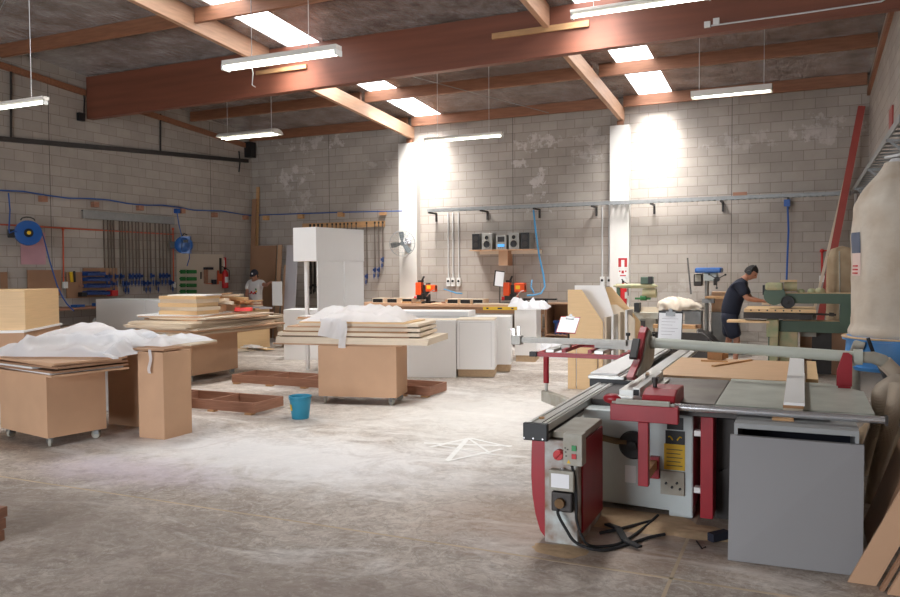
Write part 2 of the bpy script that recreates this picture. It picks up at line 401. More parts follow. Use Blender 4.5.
L.new(mpf.outputs[0], wp.inputs[6]); L.new(nn.outputs['Color'], wp.inputs[7]); L.new(wp.outputs[2], v.inputs['Vector'])
sm = N.new('ShaderNodeMath'); sm.operation = 'MULTIPLY_ADD'; sm.inputs[1].default_value = 1.0; L.new(v.outputs['Distance'], sm.inputs[0]); L.new(noise_(14, 8, .7, mpf.outputs[0]), sm.inputs[2])
bp = N.new('ShaderNodeBump'); bp.inputs['Strength'].default_value = 1; bp.inputs['Distance'].default_value = .25; L.new(sm.outputs[0], bp.inputs['Height']); L.new(bp.outputs[0], b.inputs['Normal'])
SKY = [(-8.46, -7.78), (-3.18, -2.50)]
SKY_Y0 = 6.2
def roof_panel(x0, x1, y0, y1, t=.03, dz=0):
    v = [(x, y, roof_z(x, y)+dz+k) for k in (0, t) for y in (y0, y1) for x in (x0, x1)]
    return v, [(0, 2, 3, 1), (4, 5, 7, 6), (0, 1, 5, 4), (2, 6, 7, 3), (0, 4, 6, 2), (1, 3, 7, 5)]
w = MB()
xs = [LEFT-T_, SKY[0][0], SKY[0][1], SKY[1][0], SKY[1][1], RIGHT+T_]
for i in range(5):
    if i % 2 == 0: w._add(*roof_panel(xs[i], xs[i+1], FRONT-T_, BACK+T_))
    else: w._add(*roof_panel(xs[i], xs[i+1], FRONT-T_, SKY_Y0))
struct(w.build('ceiling', cm))
# translucent roof sheets lit by the sky
SKYE = 5.0
M['skylight'] = mat('skylight_sheet', (240, 240, 240), .5, emit=(246, 250, 255), estr=SKYE)
for i, (x0, x1) in enumerate(SKY):
    w = MB(); w._add(*roof_panel(x0, x1, SKY_Y0, BACK, .01, .02)); struct(w.build('window_%d' % (i+1), 'skylight'))
# timbers
M['beam'] = mat('beam', (134, 80, 60), .5, var=.25, scale=1.5, stretch=(.4, 6, 6), bump=.03)
M['purlin'] = mat('purlin', (156, 106, 78), .6, var=.3, scale=2, stretch=(1.5, 14, 14))
M['rafter'] = mat('rafter', (196, 154, 124), .6, var=.2, scale=2, stretch=(14, 1.5, 14))
def beamx(x0, x1, y0, y1, dz0, dz1, yr=None):
    f = lambda x, y, d: roof_z(x, yr if yr is not None else y)+d
    v = [(x, y, f(x, y, d)) for d in (dz0, dz1) for y in (y0, y1) for x in (x0, x1)]
    return v, [(0, 2, 3, 1), (4, 5, 7, 6), (0, 1, 5, 4), (2, 6, 7, 3), (0, 4, 6, 2), (1, 3, 7, 5)]
main = thing('roof_beam', 'deep red-brown laminated roof beam spanning wall to wall across the room', 'beam', (-6, 11.72, 4.9))
w = MB(); v = [(x, y, z_) for k in (0, 1) for y in (11.65, 11.8) for x, z_ in ((LEFT+.002, (4.845, 5.70)[k]), (RIGHT-.002, (5.025, 5.70)[k]))]; w._add(v, [(0, 2, 3, 1), (4, 5, 7, 6), (0, 1, 5, 4), (2, 6, 7, 3), (0, 4, 6, 2), (1, 3, 7, 5)]); w.build('timber', 'beam', main, bev=.004)
w = MB(); w.cbox((-3.72, 11.63, 5.37), (1.55, .035, .09)); w.build('cleat', 'pine', main)
w = MB(); w.cbox((-8.55, 11.63, 5.30), (1.1, .035, .07)); w.build('cleat', 'pine', main)
def rafter(x, y0, y1, label, ztop=-.225, h=.28, wd=.09):
    w = MB(); v = [(xx, yy, roof_z(xx, yy)+d) for d in (ztop-h, ztop) for yy in (y0, y1) for xx in (x-wd/2, x+wd/2)]
    w._add(v, [(0, 2, 3, 1), (4, 5, 7, 6), (0, 1, 5, 4), (2, 6, 7, 3), (0, 4, 6, 2), (1, 3, 7, 5)])
    return tag(w.build('rafter', 'rafter', bev=.004), label, 'rafter', 'rafters')
rafter(-8.6, 11.81, BACK-.002, 'pale timber rafter from the main beam to the pier beside the wall fan')
rafter(-3.55, 11.81, BACK-.002, 'pale timber rafter from the main beam to the pier with the safety sign')
rafter(-8.85, FRONT, 11.64, 'pale timber rafter at upper left, in front of the main beam', ztop=-.0, h=.34)
rafter(-3.6, FRONT, 11.64, 'timber rafter meeting the front of the main beam above its pine cleat', ztop=-.0, h=.34)
for (x, z0, z1) in ((-8.62, 4.741, 4.845), (-3.57, 4.751, 4.845)):
    w = MB(); w.box(x-.06, x+.06, BACK-.19, BACK-.05, z0, z1); tag(w.build('packing_block', 'purlin'), 'small timber packing block on top of the white pier at the %s' % ('fan' if x < -5 else 'safety sign'), 'block')
pur = [(16.78, 'against the top of the back wall'), (14.6, 'midway between main beam and back wall'), (9.75, 'just in front of the main beam'), (7.5, 'nearest the camera')]
bays = [(LEFT+.05, -8.66, 'left bay'), (-8.55, -3.62, 'middle bay'), (-3.5, RIGHT-.05, 'right bay')]
for y, wh in pur:
    for (x0, x1, bn) in bays:
        if y < 11: x0, x1 = (x0, -8.91) if bn == 'left bay' else ((-8.79, -3.66) if bn == 'middle bay' else (-3.54, x1))
        w = MB(); w._add(*beamx(x0, x1, y-.03, y+.03, -.225, -.003)); tag(w.build('purlin', 'purlin'), 'brown timber purlin in the %s, %s' % (bn, wh), 'purlin', 'purlins')
# raking plates bolted along the side walls
for X, d, nm, zz in ((LEFT+.025, 1, 'left', -.30), (RIGHT-.025, -1, 'right', -.30)):
    for (ya, yb, t) in ((FRONT, 11.6, 'in front of'), (11.85, BACK-.1, 'behind')):
        w = MB(); v = [(X+q, yy, roof_z(X, yy)+zz+dz) for dz in (-.12, 0) for yy in (ya, yb) for q in (-.025, .025)]
        w._add(v, [(0, 2, 3, 1), (4, 5, 7, 6), (0, 1, 5, 4), (2, 6, 7, 3), (0, 4, 6, 2), (1, 3, 7, 5)])
        tag(w.build('wall_plate', 'purlin'), 'sloping timber plate high on the %s wall, %s the main beam' % (nm, t), 'plate')
# brace wire
w = MB(); w.cyl((-13.1, 9.2, roof_z(-13, 9.2)-.24), (-9.0, 7.0, roof_z(-9, 7)-.24), .006, n=6); tag(w.build('brace_wire', 'galv'), 'thin wire brace under the foil at upper left', 'wire')
w = MB(); w.cyl((-7.4, 12.0, roof_z(-7, 12)-.25), (-5.1, 16.6, roof_z(-5, 16.6)-.25), .006, n=6); tag(w.build('brace_wire', 'galv'), 'thin wire brace crossing the foil above the middle of the back wall', 'wire')

# ------------------------------------------------------------------ lamps
M['tube'] = mat('tube', (250, 255, 246), .5, emit=(246, 255, 240), estr=6)
M['lamp_white'] = mat('lamp_white', (214, 208, 200), .45)
def hang(root, T, xs_, z0, ztop, part='cable'):
    for x in xs_:
        w = MB(T); w.cyl((x, 0, z0), (x, 0, ztop), .004, n=6); w.build(part, 'pvc', root)
def batten(T, label, ztop, L_=1.26):
    r = thing('fluorescent_lamp', label, 'ceiling lamp', T, 'hanging fluorescent lamps')
    w = MB(T); w.prism([(-.05, .05), (.05, .05), (.05, .02), (.025, 0), (-.025, 0), (-.05, .02)], L_, Matrix.Translation((-L_/2, 0, 0)) @ Matrix(((0, 0, 1, 0), (1, 0, 0, 0), (0, 1, 0, 0), (0, 0, 0, 1)))); w.build('housing', 'lamp_white', r, bev=.003)
    w = MB(T); w.cyl((-L_/2+.03, 0, -.022), (L_/2-.03, 0, -.022), .017, n=12); w.build('tube', 'tube', r, smooth=True)
    for s_ in (-1, 1):
        w = MB(T); w.box(s_*(L_/2-.015)-.012, s_*(L_/2-.015)+.012, -.03, .03, -.05, .0); w.build('lamp_holder', 'white', r)
    hang(r, T, (-L_*.33, L_*.33), .05, ztop)
    return r
def twin(T, label, ztop, L_=1.26):
    r = thing('fluorescent_lamp', label, 'ceiling lamp', T, 'hanging fluorescent lamps')
    w = MB(T); w.box(-L_/2, L_/2, -.06, .06, 0, .06); w.build('housing', 'lamp_white', r, bev=.004)
    for y in (-.04, .04):
        w = MB(T); w.cyl((-L_/2+.02, y, -.025), (L_/2-.02, y, -.025), .016, n=12); w.build('tube', 'tube', r, smooth=True)
    for s_ in (-1, 1):
        w = MB(T); w.box(s_*(L_/2-.012)-.012, s_*(L_/2-.012)+.012, -.065, .065, -.05, .012); w.build('lamp_holder', 'white', r)
    hang(r, T, (-L_*.25, L_*.25), .06, ztop)
    return r
def trough(T, label, ztop, L_=1.26, curved=False):
    r = thing('fluorescent_lamp', label, 'ceiling lamp', T, 'hanging fluorescent lamps')
    W_ = .2 if curved else .12; H_ = .1
    w = MB(T)
    if curved:
        n = 8
        pts = [(W_*math.cos(PI*i/n), H_*math.sin(PI*i/n)) for i in range(n+1)]
        v = [(x, a, z) for x in (-L_/2, L_/2) for a, z in pts]; k = n+1
        w._add(v, [(i, i+1, k+i+1, k+i) for i in range(n)]+[tuple(range(k)), tuple(range(2*k-1, k-1, -1))])
        w.build('reflector', 'lamp_white', r)
    else:
        w.box(-L_/2, L_/2, -W_, W_, .09, .1); w.box(-L_/2, L_/2, -W_, -W_+.008, 0, .09); w.box(-L_/2, L_/2, W_-.008, W_, 0, .09)
        w.box(-L_/2, -L_/2+.008, -W_, W_, 0, .09); w.box(L_/2-.008, L_/2, -W_, W_, 0, .09)
        w.build('reflector', 'lamp_white', r)
    for y in (-.06, .06):
        w = MB(T); w.cyl((-L_/2+.04, y, -.012 if curved else .03), (L_/2-.04, y, -.012 if curved else .03), .014, n=10); w.build('tube', 'tube', r, smooth=True)
    hang(r, T, (-L_*.4, L_*.4), .1, ztop)
    return r
def rel(x, y, z): return roof_z(x, y)-z-.01
q = twin(frame((-5.35, 7.26, 4.065)), 'twin-tube fluorescent lamp hanging below the left end of the main beam, in front of it', rel(-5.3, 7.26, 4.07), 1.55)
w = MB(); w.tube([(-5.75, 7.26, 4.06), (-5.73, 7.27, 3.95), (-5.74, 7.26, 3.82), (-5.70, 7.27, 3.79)], .005, n=6); w.build('loose_lead', 'pvc', q)
trough(frame((-10.37, 13.0, 4.47)), 'shallow fluorescent lamp with rounded end plates near the back left corner', rel(-10.4, 13.0, 4.47), 1.4, curved=True)
batten(frame((-5.67, 13.17, 4.105)), 'thin fluorescent batten lamp hanging in front of the middle of the back wall', rel(-5.6, 13.17, 4.105), 1.55)
batten(frame((-1.70, 8.95, 4.64)), 'fluorescent batten lamp cut by the top edge in front of the beam at upper right', rel(-1.7, 8.95, 4.64), 1.55)
trough(frame((-1.10, 13.75, 4.55)), 'boxy trough fluorescent lamp beyond the beam at upper right', rel(-1.1, 13.75, 4.55))
batten(frame((-9.55, 7.0, 3.88)), 'fluorescent batten lamp cut off by the left edge of the picture', rel(-9.5, 7, 3.88), 1.55)
# electrics on the beam
c = thing('beam_conduit', 'white conduit with two junction boxes along the lower face of the beam', 'conduit', (-.6, 11.62, 5.05))
w = MB(); w.tube([(-1.2, 11.63, 5.10), (0, 11.63, 5.11), (.9, 11.63, 5.13), (1.12, 11.63, 5.24)], .012, n=8); w.build('pipe', 'pvc', c)
for x in (-1.25, -1.13): w = MB(); w.cbox((x, 11.625, 5.12+(.03 if x > -1.2 else 0)), (.085, .045, .085)); w.build('junction_box', 'white', c, bev=.004)

# ------------------------------------------------------------------ light
wd = bpy.data.worlds.new('sky'); sc.world = wd; wd.use_nodes = True
bg = wd.node_tree.nodes['Background']; bg.inputs[0].default_value = (.75, .85, 1, 1); bg.inputs[1].default_value = 3.0
la = bpy.data.lights.new('doorway_daylight', 'AREA'); la.shape = 'RECTANGLE'; la.size = 5.5; la.size_y = 4.0; la.energy = 400; la.color = (.97, .98, 1)
lo = bpy.data.objects.new('doorway_daylight', la); COL.objects.link(lo); lo.location = (-5.25, FRONT-.05, 2.0); lo.rotation_euler = (math.radians(90), 0, 0)
# daylight scattered forward by the translucent roof sheets
for x0, x1 in SKY:
    for ya, yb, tilt, e, sp in ((SKY_Y0+.1, 11.55, 3, 100, 100), (11.9, 14.5, 4, 60, 100), (14.7, 16.1, 10, 60, 80), (16.15, 16.86, 32, 20, 46), (15.0, 16.86, 26, 62, 95), (10.9, 11.58, 30, 20, 70)):
        l_ = bpy.data.lights.new('skylight_daylight', 'AREA'); l_.shape = 'RECTANGLE'; l_.size = x1-x0-.04; l_.size_y = yb-ya; l_.energy = e; l_.spread = math.radians(sp); l_.color = (1, .985, .96)
        q = bpy.data.objects.new('skylight_daylight', l_); COL.objects.link(q); ym = (ya+yb)/2
        q.location = ((x0+x1)/2, ym, roof_z(x0, ym)+.0); q.rotation_euler = (math.atan(RS)+math.radians(tilt), 0, 0)
sc.view_settings.view_transform = 'Standard'; sc.view_settings.look = 'None'; sc.view_settings.gamma = 1
sc.view_settings.exposure = 0.55; sc.view_settings.use_curve_mapping = False
sc.cycles.max_bounces = 6; sc.cycles.diffuse_bounces = 4; sc.cycles.use_denoising = True
sc.cycles.sample_clamp_indirect = 6; sc.cycles.caustics_reflective = False; sc.cycles.caustics_refractive = False
# ------------------------------------------------------------------ things on the left wall
def LW(u, v, d=.0): return atx(u, v, LEFT+d)
def BW(u, v, d=.0): return aty(u, v, BACK-d)
t = thing('cable_duct', 'grey cable duct running high along the left wall', 'duct', (LEFT, 13, 4.1))
pts = [Vector((LEFT+.035, 4.0, 3.8)), Vector((LEFT+.035, 9.73, 4.15)), Vector((LEFT+.035, 12.65, 4.35)), Vector((LEFT+.035, 16.70, 4.61))]
w = MB()
for a, b in zip(pts, pts[1:]): w.bar(a, b, .06, .09)
w.build('trunking', 'steel_dark', t)
for u, v0, v1 in ((11, 66, 139), (160.5, 114, 154)):
    w = MB(); w.cyl(LW(u, v0, .03), LW(u, v1, .03), .02, n=8); w.build('drop_pipe', 'steel_dark', t)
w = MB(); w.tube([LW(84, 95, .03), LW(84.5, 100, .03), LW(84, 116, .03)], .014, n=8); w.cbox(LW(81, 117, .05), (.08, .14, .16)); tag(w.build('beam_socket', 'black'), 'small black box under the left end of the main beam', 'electrical box')
w = MB(); w.cbox(LW(250, 150, .1), (.2, .22, .4)); w.tube([LW(239, 151, .03), LW(240, 163, .04), LW(239, 172, .03)], .015, n=8); tag(w.build('corner_box', 'black'), 'dark electrical box high in the back left corner', 'electrical box')

# air line on timber blocks
t = thing('air_line', 'blue air line running the length of the left wall on timber blocks', 'air line', (LEFT, 13, 3.2))
w = MB(); w.tube([(LEFT+.08, 4, 3.21)]+[(LEFT+.08, 9.6+i*.5, 3.2+.025*math.sin(i*1.7)) for i in range(15)]+[(LEFT+.08, BACK-.09, 3.19)], .014, n=8); w.build('hose', 'blue_hose', t)
for i, (u, v) in enumerate(((43, 199), (95, 204.5), (140, 208), (182, 211), (214.5, 215), (245.5, 217.5))):
    w = MB(); w.cbox(LW(u, v, .053), (.10, .13, .11)); w.build('block', 'meranti', t)
t = thing('air_line', 'blue air line along the back wall, left of the fan', 'air line', (-11, BACK, 3.2))
w = MB(); w.tube([(LEFT+.1, BACK-.08, 3.19), BW(290, 214, .08), BW(350, 212, .08), BW(402, 211, .25)], .013, n=8); w.build('hose', 'blue_hose', t)
for u, v in ((266, 218), (301, 216.5), (341, 214.5), (383, 213)):
    w = MB(); w.cbox(BW(u, v, .054), (.15, .10, .11)); w.build('block', 'pine', t)
# conduit of orange pipe
t = thing('orange_conduit', 'orange conduit along the left wall with two drops to switches', 'conduit', (LEFT, 12, 1.5))
w = MB(); w.cyl((LEFT+.02, 5, 2.60), (LEFT+.02, 14.0, 2.57), .014, n=8)
for u in (63, 173): w.cyl(LW(u, 229, .02), LW(u+.6, 282, .02), .013, n=8); w.sphere(LW(u, 229, .03), .03)
w.build('pipe', 'pipe_orange', t)
for u in (65, 173.5):
    w = MB(); w.cbox(LW(u, 285, .03), (.06, .09, .13)); w.build('switch', 'white', t)
# hose reels
T = frame(LW(28, 233, .30), math.radians(62))
t = thing('hose_reel', 'round blue hose reel hanging on the left wall above a pink poster', 'hose reel', T)
w = MB(T); w.lathe([(.0, -.07), (.17, -.07), (.23, -.055), (.235, 0), (.23, .055), (.17, .07), (0, .07)], Matrix.Rotation(PI/2, 4, 'X'), n=32); w.build('case', 'blue', t, smooth=True)
w = MB(T); w.lathe([(0, .071), (.075, .071), (.08, .075), (0.05, .1), (0, .1)], Matrix.Rotation(PI/2, 4, 'X'), n=20); w.build('hub', 'black', t)
w = MB(T); w.lathe([(0, .101), (.035, .101), (.035, .108), (0, .108)], Matrix.Rotation(PI/2, 4, 'X'), n=16); w.build('cap', 'yellow', t)
w = MB(T); w.box(-.33, -.2, -.05, .05, -.09, .06); w.build('hose_guide', 'black', t, bev=.01)
w = MB(T); w.tube([(.12*math.cos(a)-.0, 0, .235+.06*math.sin(a)) for a in (0, .6, 1.2, 1.8, 2.4, PI)], .012, n=8); w.cyl((0, 0, .1), (0, .28, .1), .02); w.build('bracket', 'steel_dark', t)
w = MB(); w.tube([LW(8.5, 193, .08), LW(10, 210, .1), LW(9, 228, .2), LW(9.5, 233, .26), LW(14, 231, .3), LW(17, 232, .3)], .012, n=8); tag(w.build('air_hose', 'blue_hose'), 'short blue hose dropping from the air line to the round hose reel', 'hose')
w = MB(); w.tube([LW(40.5, 229, .25), LW(43.5, 237, .25), LW(50, 262, .3), LW(57, 285, .35), LW(62, 296, .5), LW(67, 304, .7), LW(74, 311, .9)], .012, n=8); tag(w.build('air_hose', 'blue_hose'), 'blue hose trailing from the round reel down to the bench', 'hose')
T = frame(LW(184, 245, .30), math.radians(35))
t = thing('hose_reel', 'boxy blue hose reel hanging above the pale tool board', 'hose reel', T)
w = MB(T); w.lathe([(0, -.10), (.17, -.10), (.2, -.08), (.2, .08), (.17, .10), (0, .10)], Matrix.Rotation(PI/2, 4, 'X'), n=24); w.box(-.05, .15, -.1, .1, -.2, .2); w.build('case', 'blue', t, smooth=True)
w = MB(T); w.box(-.30, -.18, -.06, .06, -.08, .08); w.box(.0, .1, -.112, -.098, .05, .12); w.build('hose_guide', 'black', t)
w = MB(T); w.tube([(-.05, 0, .19), (0, .04, .27), (.05, .15, .24)], .014); w.build('bracket', 'steel_dark', t)
w = MB(); w.tube([LW(177, 212, .06), LW(179, 225, .1), LW(182, 237, .2)], .011, n=8); w.cbox(LW(177, 211, .05), (.1, .1, .1)); tag(w.build('air_hose', 'blue_hose'), 'short blue hose feeding the boxy reel from its wall valve', 'hose')
w = MB(); w.tube([LW(189, 252, .25), LW(189.5, 258, .25), LW(187, 266, .22)], .011, n=8); tag(w.build('air_hose', 'blue_hose'), 'loose blue hose end hanging below the boxy reel', 'hose')
# poster
w = MB(); a = LW(20, 239, .02); b = LW(45.5, 264, .02)
w.box(LEFT+.012, LEFT+.018, LW(20, 250).y, LW(45, 250).y, LW(32, 264.5).z, LW(32, 232).z); o = w.build('poster', 'pink_paper'); tag(o, 'pink poster on the left wall below the round hose reel', 'poster')

# clamps
def clamp_proto(T, label, L_, cat='clamp', group='long clamps on the left wall', thick=False, blue=True):
    r = thing('bar_clamp', label, cat, T, group)
    k = 1.5 if thick else 1
    w = MB(T); w.box(-.008*k, .008*k, -.014*k, .014*k, -L_, 0.05); w.build('bar', 'clamp_bar' if blue else 'steel_dark', r)
    w = MB(T); w.box(-.014*k, .014*k, -.02, .018, .0, .05); w.build('fixed_jaw', 'steel_dark' if blue else 'black', r, bev=.004)
    w = MB(T); w.box(-.014*k, .014*k, -.02, .10, -L_+.14, -L_+.20); w.box(-.014, .014, -.022, .022, -L_+.11, -L_+.23); w.build('sliding_jaw', 'bin_blue' if blue else 'black', r, bev=.004)
    w = MB(T); w.cyl((0, .06, -L_+.14), (0, .06, -L_-.06), .007, n=8); w.cyl((0, .06, -L_-.02), (0, .06, -L_+.07), .019, n=8); w.build('handle', 'bin_blue' if blue else 'black', r)
    return r
pr = thing('clamp_rack', 'long grey slotted rail holding the row of clamps on the left wall', 'rack', (LEFT, 12.7, 2.8))
y0, y1 = LW(81, 215).y, LW(172.5, 220).y
w = MB(); w.box(LEFT+.052, LEFT+.062, y0, y1, 2.80, 2.97); w.box(LEFT+.002, LEFT+.052, y0, y1, 2.955, 2.97); w.build('rail', 'galv', pr)
us = [102.5, 106.6, 109.6, 112.6, 118.5, 121, 124, 127.5, 131, 134.5, 137.5, 141.7, 145.7, 149, 154, 158, 161.5, 165, 168.5]
dn = [0, 0, 1, 0, 0, 1, 1, 0, 0, 0, 0, 1, 1, 0, 1, 0, 0, 0, 1]
lens = {0: 1.42, 1: 1.58}
P0 = {}
for i, (u, d) in enumerate(zip(us, dn)):
    y = LW(u, 220).y
    T = Matrix.Translation((LEFT+.03, y, 2.86)) @ Matrix.Rotation(-PI/2, 4, 'Z')
    lb = 'blue-handled bar clamp on the left wall rail, %s from the left' % ORD[i]
    if d not in P0: P0[d] = clamp_proto(T, lb, lens[d])
    else: dup(P0[d], T, lb)
# shadow board and bins on the left wall
def wallbox(x0, u0, u1, v0, v1, d, th=.02):
    a = LW(u0, (v0+v1)/2, d); b = LW(u1, (v0+v1)/2, d); um = (u0+u1)/2
    w = MB(); w.box(LEFT+x0, LEFT+x0+th, a.y, b.y, LW(um, v1, d).z, LW(um, v0, d).z); return w
tag(wallbox(.03, 27, 60.5, 270, 296, .03).build('wall_board', 'mdf_dark'), 'brown board fixed to the left wall beside the orange drop pipe', 'board')
tag(wallbox(.03, 0, 7, 272, 296, .03).build('wall_board', 'mdf_dark'), 'brown board at the very left edge of the wall', 'board')
tag(wallbox(.03, 66, 86, 272, 298, .03).build('wall_board', 'mdf_dark'), 'brown hand-tool board between the orange pipe and the blue bins', 'board')
w = MB(); p = LW(71, 277, .08); w.bar(p+Vector((0, 0, .1)), p+Vector((0, .02, -.1)), .03, .05); tag(w.build('hand_tool', 'yellow'), 'yellow hand tool hanging on the brown tool board', 'hand tool')
w = MB(); p = LW(74.5, 277, .08); w.bar(p+Vector((0, 0, .12)), p+Vector((0, .01, -.1)), .02, .03); tag(w.build('hand_tool', 'steel_dark'), 'slim dark hand tool hanging right of the yellow one', 'hand tool')
w = MB(); p = LW(81.5, 281, .08); w.bar(p+Vector((0, 0, .16)), p+Vector((0, .01, -.08)), .015, .02); w.cbox(p+Vector((0, .01, -.1)), (.03, .14, .05)); tag(w.build('hammer', 'meranti'), 'hammer hanging at the right edge of the brown tool board', 'hammer')
RN = ['top', 'second', 'third', 'bottom']
tb = thing('bin_rail', 'brown backing board of the blue bin rows on the left wall', 'board', LW(96, 300, .05))
w = wallbox(.02, 84, 118, 268, 297, .05); w.build('panel', 'mdf_dark', tb)
bp0 = None
for ri, v in enumerate((273.5, 279, 285.5, 292.5)):
    n = 4 if ri == 0 else 5
    for k in range(n):
        p = LW(87+k*4.6, v, .12)
        T = Matrix.Translation(p)
        lb = 'small blue parts bin in the %s row, %s from the left' % (RN[ri], ORD[k])
        if bp0 is None:
            bp0 = MB(T); bp0.box(-.08, .0, -.055, .055, -.045, -.04); bp0.box(-.08, -.075, -.055, .055, -.04, .045); bp0.box(-.08, .08, -.055, -.05, -.045, .03); bp0.box(-.08, .08, .05, .055, -.045, .03); bp0.box(-.08, .075, -.055, .055, -.045, -.04); bp0.box(.075, .08, -.055, .055, -.045, .01)
            bp0 = bp0.build('parts_bin', 'bin_blue'); tag(bp0, lb, 'bin', 'blue parts bins'); off = bp0.location - p
        else:
            c = bp0.copy(); COL.objects.link(c); c.location = p+off; c['label'] = lb
w = MB(); w.cbox(LW(112.5, 293, .14), (.16, .16, .12)); tag(w.build('first_aid_box', 'red', bev=.006), 'small red box at the right end of the bottom bin row', 'box')
w = MB(); w.cbox(LW(82.5, 294.5, .14), (.12, .12, .09)); tag(w.build('tool_case', 'black', bev=.006), 'small black case at the left end of the bottom bin row', 'case')

# pale tool board
tag(wallbox(.02, 177, 223.5, 254, 299, .03).build('tool_board', mat('cream_board', (196, 184, 168), .7)), 'pale cream tool board on the left wall below the boxy hose reel', 'board')
for i, v in enumerate((271.7, 278.8, 285.3, 291.5)):
    a, b = LW(180, v, .09), LW(196, v, .09)
    r = thing('spring_clamp', 'green clamp lying across the pale tool board, %s from the top' % ORD[i], 'clamp', (a+b)/2, 'green clamps')
    w = MB(); w.bar(a, b, .05, .025); w.cbox(a.lerp(b, .18), (.06, .12, .09)); w.build('frame', 'green', r)
    w = MB(); w.bar(a.lerp(b, .45), b, .06, .085); w.build('grip', 'green', r, bev=.01)
r = thing('frame_saw', 'wooden frame saw hanging on the pale tool board', 'saw', LW(212, 277, .08))
w = MB(); a, b, c, d = LW(206, 269.5, .08), LW(218, 270.5, .08), LW(218, 284, .08), LW(206, 283.5, .08)
w.bar(a, d, .05, .1); w.build('handle', 'meranti', r)
w = MB(); w.bar(b, c, .03, .04); w.bar(d, c, .02, .02); w.build('frame', 'pipe_orange', r)
w = MB(); w.cbox(LW(208.5, 268.5, .08), (.05, .3, .06)); w.build('blade_clamp', 'navy', r)
w = MB(); w.cbox(LW(214, 282, .08), (.05, .14, .12)); w.build('blade_clamp', 'navy', r)
w = MB(); w.bar(LW(220.5, 258, .07), LW(220.7, 274, .07), .02, .06); tag(w.build('hand_saw', 'steel_dark'), 'dark saw hanging upright at the right edge of the pale tool board', 'saw')
w = MB(); w.cbox(LW(220, 277.5, .07), (.03, .14, .18)); tag(w.build('hand_tool', 'pipe_orange'), 'small orange tool below the upright dark saw', 'hand tool')
w = MB(); w.bar(LW(201, 272, .07), LW(201, 279, .07), .02, .02); tag(w.build('hand_tool', 'black'), 'thin black tool between the green clamps and the frame saw', 'hand tool')
# extinguisher and its sign
r = thing('fire_extinguisher_sign', 'red and white fire sign on the left wall above the extinguisher', 'sign', LW(224, 262, .02))
a, b = LW(221.8, 262, .02), LW(226.5, 262, .02)
w = MB(); w.box(LEFT+.005, LEFT+.012, a.y, b.y, LW(224, 268).z, LW(224, 257.5).z); w.build('plate', 'red', r)
w = MB(); ym = (a.y+b.y)/2; zc = LW(224, 262).z; w.box(LEFT+.0125, LEFT+.014, ym-.02, ym+.03, zc-.12, zc+.05); w.box(LEFT+.0125, LEFT+.014, ym-.06, ym-.03, zc-.02, zc+.1); w.box(LEFT+.0125, LEFT+.014, ym-.06, ym+.02, zc+.06, zc+.09); w.build('pictogram', 'white', r)
def extinguisher(T, label):
    r = thing('fire_extinguisher', label, 'fire extinguisher', T)
    w = MB(T); w.lathe([(0, 0), (.075, 0), (.08, .02), (.08, .36), (.06, .42), (.025, .45), (.025, .47), (0, .47)], n=20); w.build('cylinder', 'red', r, smooth=True)
    w = MB(T); w.box(-.02, .02, -.02, .02, .47, .52); w.bar((0, 0, .51), (0, -.12, .55), .02, .012); w.tube([(0, .03, .5), (.09, .05, .45), (.1, .05, .2)], .01, n=8); w.build('valve', 'black', r)
    w = MB(T); w.lathe([(.0805, .14), (.0815, .14), (.0815, .28), (.0805, .28)], n=16, a0=-.9, a1=.9); w.build('paper_label', 'white', r)
    return r
extinguisher(Matrix.Translation(LW(225.3, 288, .1)), 'red fire extinguisher hung on the left wall beside the pale tool board')

# ------------------------------------------------------------------ back wall
r = thing('clamp_rack', 'pine batten with clamps on the back wall above the white cabinet', 'rack', BW(345, 225, .05))
a, b = BW(303, 226.5, .03), BW(384.5, 223.5, .03)
w = MB(); w.box(a.x, b.x, BACK-.06, BACK-.002, (a.z+b.z)/2-.07, (a.z+b.z)/2+.07); w.build('rail', 'pine', r); zr = (a.z+b.z)/2
cl = [(310, 292, True), (314, 290, True), (318, 292, True), (321.8, 288, True), (327, 275, False), (332, 275, False), (336, 275, False), (340, 275, False), (344, 275, False), (347.5, 275, False), (351.5, 275, False), (356, 275, False), (366.5, 283, False), (374.6, 277, False), (378.6, 277, False), (382.6, 267, False)]
for i, (u, v, th) in enumerate(cl):
    p = BW(u, 224, .09); q = BW(u, v, .09); T = Matrix.Translation((p.x, BACK-.085, zr)) @ Matrix.Rotation(PI, 4, 'Z')
    lb = ('heavy black bar clamp on the back wall batten, %s from the left' % ORD[i]) if th else ('bar clamp hanging on the back wall batten, %s from the left' % ORD[i])
    clamp_proto(T, lb, max(.5, p.z-q.z), group='clamps on the back wall', thick=th, blue=not th)
